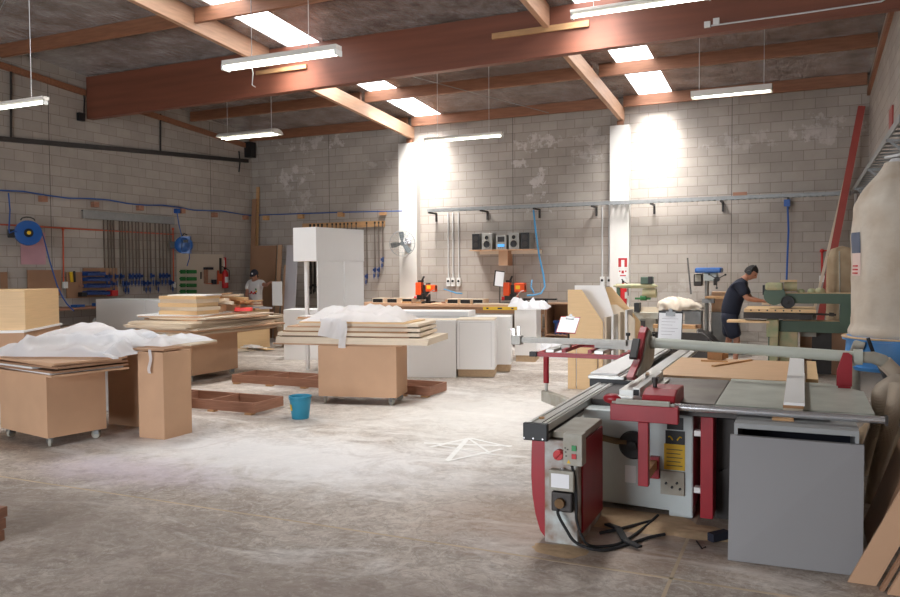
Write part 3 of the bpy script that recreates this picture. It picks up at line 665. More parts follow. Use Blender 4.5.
# fan
T = frame(aty(402.5, 243.5, 16.45), math.radians(22))
r = thing('wall_fan', 'large wire-caged wall fan with grey blades on the left white pier', 'fan', T)
w = MB(T)
for rr, yy in ((.30, 0), (.30, -.1), (.22, -.13), (.12, -.15)):
    w.tube([(rr*math.cos(2*PI*i/28), yy, rr*math.sin(2*PI*i/28)) for i in range(28)], .005 if rr > .29 else .003, n=6, closed=True)
for i in range(20):
    a = 2*PI*i/20; w.tube([(.06*math.cos(a), -.155, .06*math.sin(a)), (.2*math.cos(a), -.135, .2*math.sin(a)), (.3*math.cos(a), -.1, .3*math.sin(a)), (.3*math.cos(a), 0, .3*math.sin(a)), (.15*math.cos(a), .06, .15*math.sin(a))], .0022, n=5)
w.build('cage', 'galv', r)
for i, a in enumerate((95, 190, 312)):
    a = math.radians(a); w = MB(T)
    d = Vector((math.cos(a), 0, math.sin(a))); n_ = Vector((-math.sin(a), 0, math.cos(a)))
    def fnb(s_, t_):
        rr = .04+.235*t_; wd_ = .04+.06*math.sin(t_*2.2)
        return d*rr + n_*(s_-.5)*wd_*2*.6 + Vector((0, (s_-.5)*.06-.04, 0))
    w.grid(fnb, 4, 6); w.build('blade', 'fan_grey', r, solid=.004)
w = MB(T); w.cyl((0, -.08, 0), (0, .16, 0), .055, n=20); w.build('motor', 'fan_grey', r, smooth=True)
w = MB(T); w.tube([(0, .14, 0), (.1, .16, .02), (.12, .2, .1)], .02); w.tube([(.1, .12, .1), (.1, .12, -.22)], .016); w.box(.03, .19, .18, .22, .0, .14); w.build('bracket', 'chrome', r)
# cable tray and brackets
r = thing('cable_tray', 'perforated galvanised cable tray along the back wall at head-clearance height', 'cable tray', (-3.5, BACK-.3, 3.0))
TY0, TY1 = BACK-.42, BACK-.24
xa, xb = aty(427, 213, TY0).x, RIGHT-.32
zt = lambda x: 3.085
w = MB(); w.box(xa, xb, TY0, TY0+.006, 3.06, 3.13); w.box(xa, xb, TY1-.006, TY1, 3.06, 3.13)
x = xa
while x < xb-.05:
    w.box(x, x+.05, TY0+.006, TY1-.006, 3.06, 3.066); x += .11
w.build('channel', 'galv', r)
w = MB(); w.tube([(xa, TY0+.05, 3.08), (-6, TY0+.06, 3.08), (-3, TY0+.04, 3.08), (xb, TY0+.05, 3.08)], .012, n=6); w.tube([(xa, TY0+.1, 3.08), (-5, TY0+.12, 3.08), (xb, TY0+.1, 3.08)], .01, n=6); w.build('cable', 'white', r)
for u in (429, 481, 534, 592, 651, 721, 788):
    x = aty(u, 210, TY0).x; w = MB(); w.box(x-.02, x+.02, TY0-.03, BACK-.002, 3.02, 3.055); w.box(x-.02, x+.02, BACK-.04, BACK-.002, 2.85, 3.055); w.build('bracket', 'steel_dark', r)
w = MB(); p = aty(740, 196.5, TY0+.09); w.cbox((p.x, TY0+.09, 3.155), (.26, .12, .09)); tag(w.build('brick', 'meranti'), 'red-brown brick-sized block resting on the cable tray', 'block')
for x in (-3.6,):
    w = MB(); [w.tube([(x-.16+.08*k, TY0+.1, 3.06), (x-.16+.08*k, BACK-.25, 3.0)], .007, n=6) for k in range(5)]; tag(w.build('cable_bundle', 'white'), 'row of white cables dropping from the tray in front of the sign pier', 'cable')
# conduits with switches
for nm, lst, v1, lbt in (('switch_conduit', ((448.3, 'left'), (452.9, 'middle'), (458.7, 'right')), 279, 'white conduit with a wall switch left of the stereo shelf, %s of three'), ('switch_conduit', ((602.3, 'left'), (609.2, 'right')), 278, 'white conduit with a wall switch beside the sign pier, %s of two')):
    for u, wh in lst:
        p = BW(u, 240, .03); q = BW(u, v1, .03)
        r = thing(nm, lbt % wh, 'conduit', (p.x, p.y, q.z-.1), 'switch conduits')
        w = MB(); w.cyl((p.x, BACK-.03, 3.05), (p.x, BACK-.03, q.z), .016, n=8); w.build('pipe', 'pvc', r)
        w = MB(); w.box(p.x-.045, p.x+.045, BACK-.06, BACK-.002, q.z-.17, q.z+.03); w.build('switch_box', 'white', r, bev=.004)
        w = MB(); w.lathe([(0, 0), (.03, 0), (.026, .02), (0, .025)], Matrix.Translation((p.x, BACK-.06, q.z-.05)) @ Matrix.Rotation(PI/2, 4, 'X'), n=14); w.build('switch_knob', 'black', r)
# shelf with stereo
SY = BACK-.02
r = thing('wall_shelf', 'white shelf on the back wall holding the stereo and speakers', 'shelf', (-6.15, BACK-.2, 2.1))
a, b = aty(470, 249.5, 16.55), aty(537, 249.5, 16.55)
zs = aty(500, 249.5, 16.55).z
w = MB(); w.box(a.x, b.x, 16.5, BACK-.002, zs-.022, zs); w.build('top', 'mdf', r)
w = MB(); w.box(a.x+.12, b.x, BACK-.08, BACK-.02, zs-.10, zs-.022); w.build('cleat', 'pale_board', r)
xm = aty(503.5, 255, 16.6).x; w = MB(); w.box(xm-.12, xm+.1, 16.6, BACK-.002, zs-.36, zs-.024); w.build('support', 'mdf', r)
def speaker(u0, u1, label, grille, side=0):
    x0, x1 = aty(u0, 245, 16.53).x, aty(u1, 245, 16.53).x; h = .37
    T = Matrix.Translation(((x0+x1)/2, 16.68, zs+.001)); hw = (x1-x0)/2
    r = thing('speaker', label, 'speaker', T, 'speakers on the shelf')
    w = MB(T); w.box(-hw, hw, -.14, .14, 0, h); w.build('cabinet', 'alu_dull', r, bev=.006)
    if grille:
        w = MB(T); w.box(-hw+.004, hw-.004, -.155, -.141, .005, h-.005); w.build('grille', 'black', r, bev=.003)
        for z in (.11, .26):
            w = MB(T); w.lathe([(0, 0), (hw*.55, 0), (hw*.6, .006), (hw*.6, .008), (0, .004)], Matrix.Translation((0, -.156, z)) @ Matrix.Rotation(PI/2, 4, 'X'), n=18); w.build('cone', 'steel_dark', r)
    else:
        for z, rr in ((.12, .085), (.27, .05)):
            w = MB(T); w.lathe([(0, .0), (rr*.25, .008), (rr*.3, .0), (rr*.85, .012), (rr, .016), (rr*1.05, .002)], Matrix.Translation((-.0, -.141, z)) @ Matrix.Rotation(PI/2, 4, 'X'), n=24); w.build('cone', 'black', r, smooth=True)
            w = MB(T); w.tube([(rr*1.0*math.cos(q), -.155, z+rr*1.0*math.sin(q)) for q in [2*PI*i/24 for i in range(24)]], .006, n=6, closed=True); w.build('ring', 'cast_grey', r)
    return r
speaker(472, 480, 'narrow speaker with a black grille at the left end of the shelf', True)
speaker(481.5, 492, 'silver two-cone speaker left of the stereo', False)
speaker(508.5, 519, 'silver two-cone speaker right of the stereo', False)
speaker(520.5, 529.5, 'narrow black-grilled speaker at the right end of the shelf', True)
x0, x1 = aty(494, 245, 16.53).x, aty(507, 245, 16.53).x; T = Matrix.Translation(((x0+x1)/2, 16.68, zs+.001)); hw = (x1-x0)/2
r = thing('stereo', 'silver stereo unit with a blue display in the middle of the shelf', 'stereo', T)
w = MB(T); w.box(-hw+.04, hw-.02, -.14, .14, 0, .32); w.build('body', 'alu_dull', r, bev=.006)
w = MB(T); w.box(-.07, .09, -.152, -.141, .17, .29); w.build('cd_lid', 'black', r, bev=.003)
M['lcd'] = mat('lcd', (70, 150, 220), .3, emit=(90, 170, 240), estr=.6)
w = MB(T); w.box(-.07, .09, -.15, -.141, .06, .12); w.build('display', 'lcd', r)
w = MB(T); [w.cyl((x, -.141, .035), (x, -.152, .035), .01) for x in (-.05, 0, .05)]; w.build('buttons', 'steel_dark', r)
# hoses
w = MB(); w.tube([aty(533.5, 210, TY0-.02), aty(535.5, 230, TY0), aty(539, 255, 16.6), aty(543.5, 275, 16.6), aty(544.8, 287, 16.5), aty(541, 293.5, 16.4), aty(534, 295, 16.3), aty(527, 295.5, 16.2)], .02, n=8); tag(w.build('air_hose', 'lightblue_hose'), 'light blue air hose hanging from the tray right of the stereo shelf', 'hose')
w = MB(); w.tube([aty(532, 280, 16.5), aty(531, 287, 16.4), aty(534, 293, 16.3)], .016, n=8); tag(w.build('air_hose', 'lightblue_hose'), 'short light blue hose loop beside the right orange machine', 'hose')
w = MB(); w.tube([aty(787.5, 203, TY0), aty(788.5, 230, 16.6), aty(787.5, 255, 16.6), aty(786.5, 283, 16.6)], .018, n=8); w.cbox(aty(787, 203, TY0-.04), (.11, .08, .13)); tag(w.build('air_hose', 'blue_hose'), 'blue air hose hanging from the tray above the green machine', 'hose')
w = MB(); w.tube([aty(444, 289, 16.8), aty(450, 291, 16.7), aty(456, 293, 16.6), aty(462, 293.5, 16.5)], .014, n=8); tag(w.build('air_hose', 'lightblue_hose'), 'piece of blue hose under the three wall switches', 'hose')
# safety signs on the pier
PY = BACK-.2
def sgn(u0, u1, v0, v1, m, d=.004, dep=.004):
    a = aty(u0, v1, PY-d); b = aty(u1, v0, PY-d); w = MB(); w.box(a.x, b.x, PY-d-dep, PY-d, a.z, b.z); return w
r = thing('safety_sign', 'red and white fire safety sign on the right white pier', 'sign', aty(623, 262, PY))
sgn(617.5, 628, 256.5, 268.5, 'white').build('plate', 'white', r)
w = sgn(618.3, 621.2, 258, 267, 'red', .008, .002); 
q = sgn(624.4, 627.2, 258, 267, 'red', .008, .002)
q.build('red_field', 'red', r); w.build('red_field', 'red', r)
sgn(621.2, 624.4, 258, 260, 'red', .008, .002).build('red_field', 'red', r)
r = thing('safety_sign', 'smaller white notice with red marks below the fire safety sign', 'sign', aty(623, 272, PY))
sgn(618, 627.6, 269.2, 277.5, 'white').build('plate', 'white', r)
for (u0, u1, v0, v1) in ((619, 620.5, 270.5, 272), (621.5, 624, 270.5, 273.5), (625, 626.5, 270.5, 272), (620, 626, 275, 276.2)):
    sgn(u0, u1, v0, v1, 'red', .008, .002).build('red_mark', 'red', r)
w = MB(); p = aty(622.5, 281, PY-.03); w.lathe([(0, 0), (.085, 0), (.085, .03), (0, .04)], Matrix.Translation(p) @ Matrix.Rotation(PI/2, 4, 'X'), n=20); tag(w.build('alarm_bell', 'white'), 'round white plate on the sign pier under the notices', 'plate')
extinguisher(Matrix.Translation(aty(623, 305, PY-.1)), 'red extinguisher on the sign pier behind the radial arm saw')
# right corner
w = MB(); w.tube([BW(828, 250.5, .03), BW(822, 251, .03), BW(822, 277, .03)], .02, n=8); w.sphere(BW(822, 251, .04), .04); r = thing('red_conduit', 'red conduit dropping to a switch in the back right corner', 'conduit', BW(822, 282, .03)); w.build('pipe', 'pipe_red', r)
w = MB(); w.cbox(BW(822, 279, .04), (.10, .07, .13)); w.build('switch', 'white', r)
r = thing('steel_beam', 'red steel beam leaning into the back right corner', 'beam', aty(826, 300, 16.2))
a, b = Vector((.18, 15.6, .02)), aty(861.5, 107, 16.46)
w = MB(); w.bar(a, b, .12, .012, up=(0, 1, 0)); w.bar(a+Vector((0, -.05, 0)), b+Vector((0, -.05, 0)), .012, .10, up=(0, 1, 0)); w.bar(a+Vector((0, -.1, 0)), b+Vector((0, -.1, 0)), .12, .012, up=(0, 1, 0)); w.build('girder', 'hoist', r)
a, b = Vector((.02, 15.9, .02)), aty(851, 155, 16.44)
w = MB(); w.bar(a, b, .05, .03, up=(0, 1, 0)); tag(w.build('timber_batten', 'pale_board'), 'thin pale batten leaning beside the red steel beam', 'batten')
r = thing('cable_ladder', 'galvanised cable ladder along the right wall', 'cable tray', (RIGHT-.2, 12.5, 3.05))
w = MB(); w.box(RIGHT-.32, RIGHT-.305, 8.5, BACK-.25, 3.05, 3.13); w.box(RIGHT-.08, RIGHT-.065, 8.5, BACK-.25, 3.05, 3.13)
y = 8.6
while y < 16.5: w.box(RIGHT-.305, RIGHT-.08, y, y+.03, 3.07, 3.09); y += .3
w.build('ladder', 'galv', r)
for y in (9.5, 12.2, 15.0): w = MB(); w.bar((RIGHT-.34, y, 3.03), (RIGHT-.002, y, 3.03), .04, .03); w.bar((RIGHT-.3, y, 3.02), (RIGHT-.01, y, 2.75), .025, .025); w.build('bracket', 'galv', r)
for u in (855.5, 861.5, 868): 
    p = aty(u, 200, BACK-.05); w = MB(); w.cyl((p.x, BACK-.04, 3.1), (p.x, BACK-.04, .3), .022 if u < 868 else .016, n=8); tag(w.build('wall_pipe', 'pvc'), 'upright pipe in the back right corner, %s from the left' % ORD[[855.5, 861.5, 868].index(u)], 'pipe', 'corner pipes')
w = MB(); a = atx(890.5, 118, RIGHT); b = atx(893.7, 118, RIGHT); w.box(RIGHT-.02, RIGHT-.002, b.y, a.y, atx(892, 129, RIGHT).z, atx(892, 108, RIGHT).z); tag(w.build('wall_bracket', 'hoist'), 'rusty plate high on the right wall', 'plate')
# ------------------------------------------------------------------ trolleys, boards and cabinets
def caster(T, root, x, y, rz=0, h=.1, r=.044):
    X = T @ Matrix.Translation((x, y, 0)) @ Matrix.Rotation(rz, 4, 'Z')
    w = MB(X); w.box(-.035, .035, -.035, .035, h-.006, h); w.box(-.024, -.020, -.02, .03, r, h-.006); w.box(.020, .024, -.02, .03, r, h-.006); w.cyl((0, 0, h-.02), (0, 0, h-.006), .024, n=12)
    c = w.build('caster', 'galv', root)
    w = MB(X); w.cyl((-.013, .018, r), (.013, .018, r), r, n=20); w.build('wheel', 'cast_grey', c, smooth=True)
def trolley(T, W, D, z1, label, m='mdf', z0=.1, ins=.07, cst=True):
    r = thing('trolley', label, 'trolley', T)
    th = .018; a, b = W/2, D/2
    w = MB(T); w.box(-a, a, -b, -b+th, z0, z1-th); w.build('front_panel', m, r)
    w = MB(T); w.box(-a, a, b-th, b, z0, z1-th); w.build('back_panel', m, r)
    w = MB(T); w.box(-a, -a+th, -b+th, b-th, z0, z1-th); w.build('side_panel', m, r)
    w = MB(T); w.box(a-th, a, -b+th, b-th, z0, z1-th); w.build('side_panel', m, r)
    w = MB(T); w.box(-a, a, -b, b, z1-th, z1); w.build('top_panel', m, r)
    w = MB(T); w.box(-a+th, a-th, -b+th, b-th, z0, z0+th); w.build('base_panel', m, r)
    if cst:
        for i, (sx, sy) in enumerate(((-1, -1), (1, -1), (-1, 1), (1, 1))): caster(T, r, sx*(a-ins), sy*(b-ins*.8), .6*i+.3, z0)
    return r
def stack(T, z, layers, fmt, name='board', cat='board', group=None, g=.0008):
    n = len(layers); out = []
    for i, (W, D, th, dx, dy, rz, m) in enumerate(layers):
        w = MB(T @ Matrix.Translation((dx, dy, z)) @ Matrix.Rotation(rz, 4, 'Z')); w.box(-W/2, W/2, -D/2, D/2, 0, th)
        o = w.build(name, m)
        pos = ('lowest' if i == 0 else 'topmost' if i == n-1 else '%s from the bottom' % ORD[i])
        tag(o, fmt % pos, cat, group); z += th+g; out.append(o)
    return z
D2R = math.radians
# trolley at the left front
T1 = frame((-6.995, 5.57, 0), D2R(-11.5))
trolley(T1, .95, .6, .71, 'MDF box trolley on casters at the left front, under a pile of boards')
R_ = random.Random(3)
z = stack(T1, .711, [(1.35, .80, .018, .02, .02, .02, 'mdf'), (1.3, .74, .016, -.02, .05, -.03, 'melamine'), (1.22, .78, .018, .07, .03, .03, 'mdf_dark'), (1.1, .62, .016, -.25, -.04, .01, 'melamine'), (1.25, .74, .018, .05, .04, .05, 'mdf_dark'), (1.2, .70, .016, .03, .06, -.04, 'mdf'), (1.30, .76, .018, .0, .05, .02, 'mdf')],
          'board in the pile on the left front trolley, %s', group='boards on the left front trolley')
ZT1 = z
w = MB(T1 @ Matrix.Translation((-.5, .0, z)) @ Matrix.Rotation(.2, 4, 'Z')); w.box(-.35, .35, -.12, .12, 0, .02); tag(w.build('board', 'pale_board'), 'narrow pale offcut lying on top of the left front board pile', 'board')
w = MB(T1 @ Matrix.Translation((-.55, .25, z)) @ Matrix.Rotation(-.1, 4, 'Z')); w.box(-.3, .3, -.1, .1, 0, .05); tag(w.build('timber_block', 'mdf_dark'), 'brown timber offcut at the left edge of the picture, on the left front pile', 'offcut')
w = MB(); w.bar(atz(80, 346, .885), atz(116, 358, .885), .045, .02); o = w.build('shrink_tube', 'melamine'); tag(o, 'white plastic strip with black end sticking out of the foam sheets', 'strip')
# bench on two MDF pedestals
TB = frame((-6.02, 6.12, 0), D2R(0))
r = thing('pedestal_bench', 'MDF table top on two upright MDF box pedestals, left foreground', 'bench', (-6.6, 6.4, 0))
def pedestal(x0, x1, y0, y1, h, m='mdf'):
    w = MB(); w.box(x0, x1, y0, y0+.018, 0, h); w.box(x0, x1, y1-.018, y1, 0, h); w.box(x0, x0+.018, y0+.018, y1-.018, 0, h); w.box(x1-.018, x1, y0+.018, y1-.018, 0, h); return w.build('pedestal', m, r)
pedestal(-6.19, -5.85, 5.93, 6.32, .88); pedestal(-7.05, -6.55, 6.32, 6.75, .88, 'mdf')
w = MB(Matrix.Translation((-6.75, 6.42, .881)) @ Matrix.Rotation(D2R(6), 4, 'Z')); w.box(-1.15, .76, -.46, .46, 0, .022); w.build('table_top', 'mdf', r)
ZB = .904
TBm = Matrix.Translation((-6.75, 6.42, 0)) @ Matrix.Rotation(D2R(6), 4, 'Z')
stack(TBm, ZB, [(.8, .55, .018,   .40, .12, .10, 'pale_board'), (.70, .30, .018, .36, .24, -.08, 'melamine')], 'pale board on the pedestal table right of the foam sheets, %s', group='boards on the pedestal table')
w = MB(TBm @ Matrix.Translation((.38, -.12, ZB+.038)) @ Matrix.Rotation(.2, 4, 'Z')); w.prism([(-.08, -.05), (.08, -.05), (.0, .07)], .004); tag(w.build('label_card', 'black'), 'black and red triangular card lying at the right end of the foam sheets', 'card')
# white end of a cabinet behind
w = MB(); w.box(-7.95, -7.64, 6.86, 7.45, .08, .9); w.box(-7.9, -7.68, 6.9, 7.4, 0, .08); o = w.build('cabinet_carcass', 'melamine'); tag(o, 'white cabinet standing between the left front trolley and the pedestals', 'cabinet')

# packing foam
def drape(o_, W, D, rz, ztop, label, amp=.05, fall=.35, sup=None, seed=0, nu=60, nv=44, name='foam_sheet', edge=.16, freq=2.3):
    T = frame(o_, rz); sup = sup or (W*.4, D*.4)
    def fn(u, v):
        x, y = (u-.5)*W, (v-.5)*D
        x += .05*mnoise.noise(Vector((v*5, seed, 0))); y += .06*mnoise.noise(Vector((u*5, seed, 3)))
        p = Vector((x*freq, y*freq, seed*3.1))
        q_ = Vector((p.x+.5*mnoise.noise(p*.7), p.y*1.0+.5*mnoise.noise(p*.7+Vector((5, 1, 2))), p.z))
        r1 = 1-abs(mnoise.noise(q_))*2.2
        r2 = 1-abs(mnoise.noise(q_*1.9+Vector((3, 7, 1))))*2.4; dz = amp*(.22+.45*mnoise.noise(q_*.6)+.40*max(0, r1)**2.2+.14*max(0, r2)**1.5+.08*(1-abs(mnoise.noise(q_*4.5))*2))
        ox = max(0, abs(x)-sup[0]); oy = max(0, abs(y)-sup[1]); dd = math.hypot(ox, oy)
        k = min(1, dd/edge); env = max(0, 1-max(abs(2*u-1), abs(2*v-1))**9); dz *= env
        hz = ztop+max(.004, dz)*(1-k*.6)
        dr = 0
        if dd > edge: dr = (dd-edge)
        # past the support the sheet turns down
        x2 = x-(math.copysign(min(ox, max(0, ox-edge*.5))*.85, x) if ox > 0 else 0)
        y2 = y-(math.copysign(min(oy, max(0, oy-edge*.5))*.85, y) if oy > 0 else 0)
        return T @ Vector((x2+.02*mnoise.noise(p*3), y2+.02*mnoise.noise(p*3+Vector((9, 0, 0))), hz-min(fall, dr)))
    w = MB(); w.grid(fn, nu, nv); o = w.build(name, 'foam', smooth='all'); tag(o, label, 'packing foam'); return o
drape((-6.9, 5.85, 0), 1.4, .95, D2R(18), ZT1+.02, 'crumpled white foam sheet heaped on the left front board pile', amp=.27, fall=.0, sup=(2, 2), seed=2, freq=1.9)
drape((-6.95, 6.40, 0), 1.9, .85, D2R(4), ZB+.02, 'white foam sheet spread over the pedestal table', amp=.19, fall=.0, sup=(2, 2), seed=5, freq=1.5)
w = MB(); a = atz(140, 346, .93)
w.grid(lambda u, v: Vector((-6.02+.05*u+.012*math.sin(v*6), 5.905-.006*math.sin(v*9)-.01*u, .91-.24*v)), 4, 14); tag(w.build('foam_strip', 'foam', smooth='all'), 'narrow white strip of foam hanging down in front of the right pedestal', 'packing foam')

# beech coloured box standing on a bench at the left edge
cb_ = Vector((-9.4, 7.1, 0)); ang = math.atan2(1.19, -.8)
TX = frame(cb_, ang-PI/2)   # local y runs along the right face, local -x along the left face
r = thing('storage_bench', 'low bench with a white sheet under the beech-coloured box', 'bench', TX)
w = MB(TX); w.box(-1.35, .0, -.05, 1.4, .0, .905); w.build('cabinet', 'mdf', r)
w = MB(TX); w.box(-1.4, .02, -.12, 1.45, .906, .935); w.build('white_top', 'melamine', r)
w = MB(TX); 
for (x0, x1, y0, y1, z0, z1) in ((-1.2, 0, 0, .016, .936, 1.46), (-1.2, 0, 1.36, 1.376, .936, 1.46), (-.016, 0, .017, 1.359, .936, 1.46), (-1.2, -1.184, .017, 1.359, .936, 1.46), (-1.184, -.017, .017, 1.359, 1.444, 1.46)): w.box(x0, x1, y0, y1, z0, z1)
tag(w.build('cabinet_carcass', 'beech'), 'beech-coloured cabinet box at the left edge, standing on a bench', 'cabinet')
w = MB(TX); w.box(-1.25, -.85, -.6, -.17, .0, 1.38); tag(w.build('cabinet_carcass', 'beech'), 'edge of a second beech-coloured box cut off by the picture edge', 'cabinet')
# long white cabinets on a bench
r = thing('cabinet_bench', 'MDF bench under the two long white cabinets near the left wall', 'bench', (-10.6, 10.8, 0))
w = MB(); w.box(-12.6, -9.6, 10.35, 11.4, .56, .6); w.build('top_panel', 'mdf_dark', r)
for x in (-12.4, -11.0, -9.8): w = MB(); w.box(x-.2, x+.2, 10.5, 11.3, 0, .56); w.build('support_box', 'mdf', r)
xa = aty(96, 310, 10.5).x; xb = aty(145, 310, 10.5).x; xc = aty(165, 310, 10.5).x; zt_ = aty(120, 299.5, 10.5).z
w = MB(); w.box(xa, xb-.004, 10.5, 11.1, .601, zt_); tag(w.build('cabinet_carcass', 'melamine', bev=.002), 'long white cabinet on the bench near the left wall, in front of the clamps', 'cabinet')
w = MB(); w.box(xb+.004, xc, 10.5, 11.1, .601, zt_); tag(w.build('cabinet_carcass', 'melamine', bev=.002), 'shorter white cabinet beside the long one, partly behind the tall board pile', 'cabinet')
# second trolley with the big pile
T2 = frame((-8.93, 9.74, 0))
trolley(T2, .86, 1.06, .71, 'MDF box trolley behind the pedestals, carrying the tallest board pile', ins=.06)
L2 = []
for i in range(8):
    L2.append((1.15+R_.uniform(-.1, .1), 2.15+R_.uniform(-.2, .2), .026, .12+R_.uniform(-.12, .12), .1+R_.uniform(-.1, .2), R_.uniform(-.09, .09), R_.choice(['mdf', 'pale_board', 'mdf_dark', 'pale_board'])))
z = stack(T2, .711, L2, 'large sheet in the tall pile on the second trolley, %s', group='sheets on the second trolley')
L2 = [(1.2, 1.6, .025, .05, -.05, .2, 'pale_board'), (1.2, 1.5, .02, .2, .1, -.12, 'mdf'), (1.05, 1.8, .025, .25, .2, .06, 'pale_board'), (1.1, 1.3, .02, .05, -.05, .1, 'mdf'), (1.1, 1.2, .02, .0, -.1, .25, 'melamine')]
z = stack(T2, z, L2, 'middle-sized panel in the upper part of the tall pile, %s', group='panels in the tall pile')
z0 = z
z = stack(T2 @ Matrix.Translation((.22, -.35, 0)), z, [(.74, .5, .06, 0, .0, .02, 'beech'), (.76, .5, .055, .02, .01, -.03, 'pale_board'), (.74, .5, .06, -.01, 0, .05, 'beech'), (.73, .5, .06, .0, .02, .0, 'pale_board'), (.76, .5, .045, .01, 0, -.02, 'beech')], 'thick beech-faced shelf panel on top of the tall pile, %s', group='shelf panels on the tall pile')
w = MB(T2 @ Matrix.Translation((.3, -.3, z)) @ Matrix.Rotation(.12, 4, 'Z')); w.box(-.35, .35, -.2, .2, 0, .018); tag(w.build('board', 'melamine'), 'white panel lying on the very top of the tall pile', 'board')
z = z0
for i in range(14):
    L_ = R_.uniform(.4, .85); rz = R_.uniform(-.5, .5); x = .25+R_.uniform(-.25, .25); y = .05+.075*i
    w = MB(T2 @ Matrix.Translation((x, y, z0+.012+R_.uniform(0, .06)+.20*(1-abs(i-5)/9))) @ Matrix.Rotation(rz, 4, 'Z') @ Matrix.Rotation(R_.uniform(-.12, .12), 4, 'Y'))
    w.box(-L_/2, L_/2, -.045, .045, 0, R_.choice([.018, .03, .045])); tag(w.build('offcut', R_.choice(['beech', 'pale_board', 'pine', 'mdf'])), 'loose timber offcut heaped on the tall pile behind the shelf panels, %s from the front' % ORD[i], 'offcut', 'offcuts on the tall pile')
    if i % 3 == 1:
        w = MB(T2 @ Matrix.Translation((x*.5, y, z0)) ); w.box(-.3, .3, -.06, .06, 0, .011+.12*(1-abs(i-5)/9)); tag(w.build('offcut', 'mdf'), 'flat MDF packer under the loose offcuts, %s of the packers from the front' % ORD[i//3], 'offcut', 'packers on the tall pile')
w = MB(T2 @ Matrix.Translation((.55, .55, z0)) @ Matrix.Rotation(.5, 4, 'Z')); w.box(-.14, .14, -.06, .06, 0, .06); tag(w.build('tool_case', mat('bright_red', (238, 60, 56), .4), bev=.01), 'bright red plastic case on the right end of the tall pile', 'case')

# MDF bench of the capped worker and the scraps below it
ca, cb2 = atz(270, 347, 0), atz(216, 350, 0)
TW = frame(ca, math.atan2(ca.y-cb2.y, ca.x-cb2.x))
r = thing('work_bench', 'MDF work bench in front of the capped worker, near the back left corner', 'bench', TW)
Wb = (ca-cb2).length
w = MB(TW); w.box(-Wb, 0, 0, .02, 0, .86); w.box(-Wb, -Wb+.02, .02, .8, 0, .86); w.box(-.02, 0, .02, .8, 0, .86); w.build('cabinet', 'beech', r)
w = MB(TW); w.box(-Wb-.05, .05, -.06, .9, .861, .89); w.build('top_panel', 'melamine_grey', r)
for i in range(9):
    x, y = R_.uniform(-.95, .05), R_.uniform(-.75, -.12)
    w = MB(TW @ Matrix.Translation((x, y, .004+.021*(i % 4))) @ Matrix.Rotation(R_.uniform(0, 3), 4, 'Z') @ Matrix.Rotation(R_.uniform(-.15, .15)*(i > 3), 4, 'Y')); L_ = R_.uniform(.2, .45); w.box(-L_/2, L_/2, -.1, .1, 0, .018)
    tag(w.build('offcut', R_.choice(['beech', 'pale_board', 'melamine'])), 'scrap board on the floor below the corner work bench, %s piece' % ORD[i], 'offcut', 'floor scraps')
w = MB(TW @ Matrix.Translation((.32, -.1, .001)) @ Matrix.Rotation(-.25, 4, 'Y')); w.box(-.02, 0, -.5, .2, 0, .78); tag(w.build('board', 'pale_board'), 'pale board leaning on the right end of the corner work bench', 'board')

# trolley in the middle
T3 = frame((-5.19, 8.68, 0), D2R(12.5))
trolley(T3 @ Matrix.Translation((.03, 0, 0)), 1.03, .52, .745, 'MDF box trolley on casters in the middle of the floor')
TS = frame((-5.27, 8.88, 0), D2R(9.5))
L3 = [(1.75, .9, .02, -.2, -.0, .01, 'mdf'), (2.05, .96, .04, 0, 0, 0, 'pale_board'), (2.05, .96, .04, 0, .01, .01, 'pale_board'), (1.75, .8, .018, -.1, .0, -.02, 'mdf_dark'), (1.9, .9, .04, -.06, 0, .03, 'pale_board'), (1.70, .85, .018, -.1, .0, -.02, 'mdf_edge'), (1.80, .86, .04, -.02, .02, .03, 'pale_board'), (1.60, .8, .018, -.1, .0, .06, 'mdf'), (1.62, .82, .035, .06, .03, .0, 'pale_board'), (1.45, .8, .018, .0, .0, -.04, 'beech')]
z3 = stack(TS, .746, L3, 'long panel in the stack on the middle trolley, %s', group='panels on the middle trolley')
for i, (x, y, a) in enumerate(((-.92, .1, .3), (-.85, -.05, -.2), (-.95, .2, 1.1))):
    w = MB(TS @ Matrix.Translation((x+.25, y, z3+.019*i)) @ Matrix.Rotation(a, 4, 'Z')); w.box(-.3, .3, -.08, .08, 0, .018); tag(w.build('offcut', ['pale_board', 'pine', 'melamine'][i]), 'loose strip at the left end of the middle stack, %s from the bottom' % ORD[i], 'offcut', 'strips on the middle stack')
drape((-5.25, 8.80, 0), 1.35, .75, D2R(10), z3+.005, 'thin white foam sheet thrown over the stack on the middle trolley', amp=.22, fall=0, sup=(2, 2), seed=12, freq=1.9)
w = MB()
w.grid(lambda u, v: TS @ Vector((-.40+.30*u+.02*math.sin(v*5)*(1-u), -.495-.012*math.sin(u*9+v*2), z3+.05-.22*v-(.05*u*v))), 10, 12)
tag(w.build('foam_sheet', 'foam', smooth='all'), 'wide flap of foam hanging over the front edge of the middle stack', 'packing foam')
w = MB()
w.grid(lambda u, v: TS @ Vector((-.13+.10*u+.012*math.sin(v*5), -.515-.01*math.sin(u*4+v*6), z3+.02-.34*v)), 4, 14)
tag(w.build('foam_sheet', 'foam', smooth='all'), 'narrow foam strip hanging lowest over the front of the middle stack', 'packing foam')
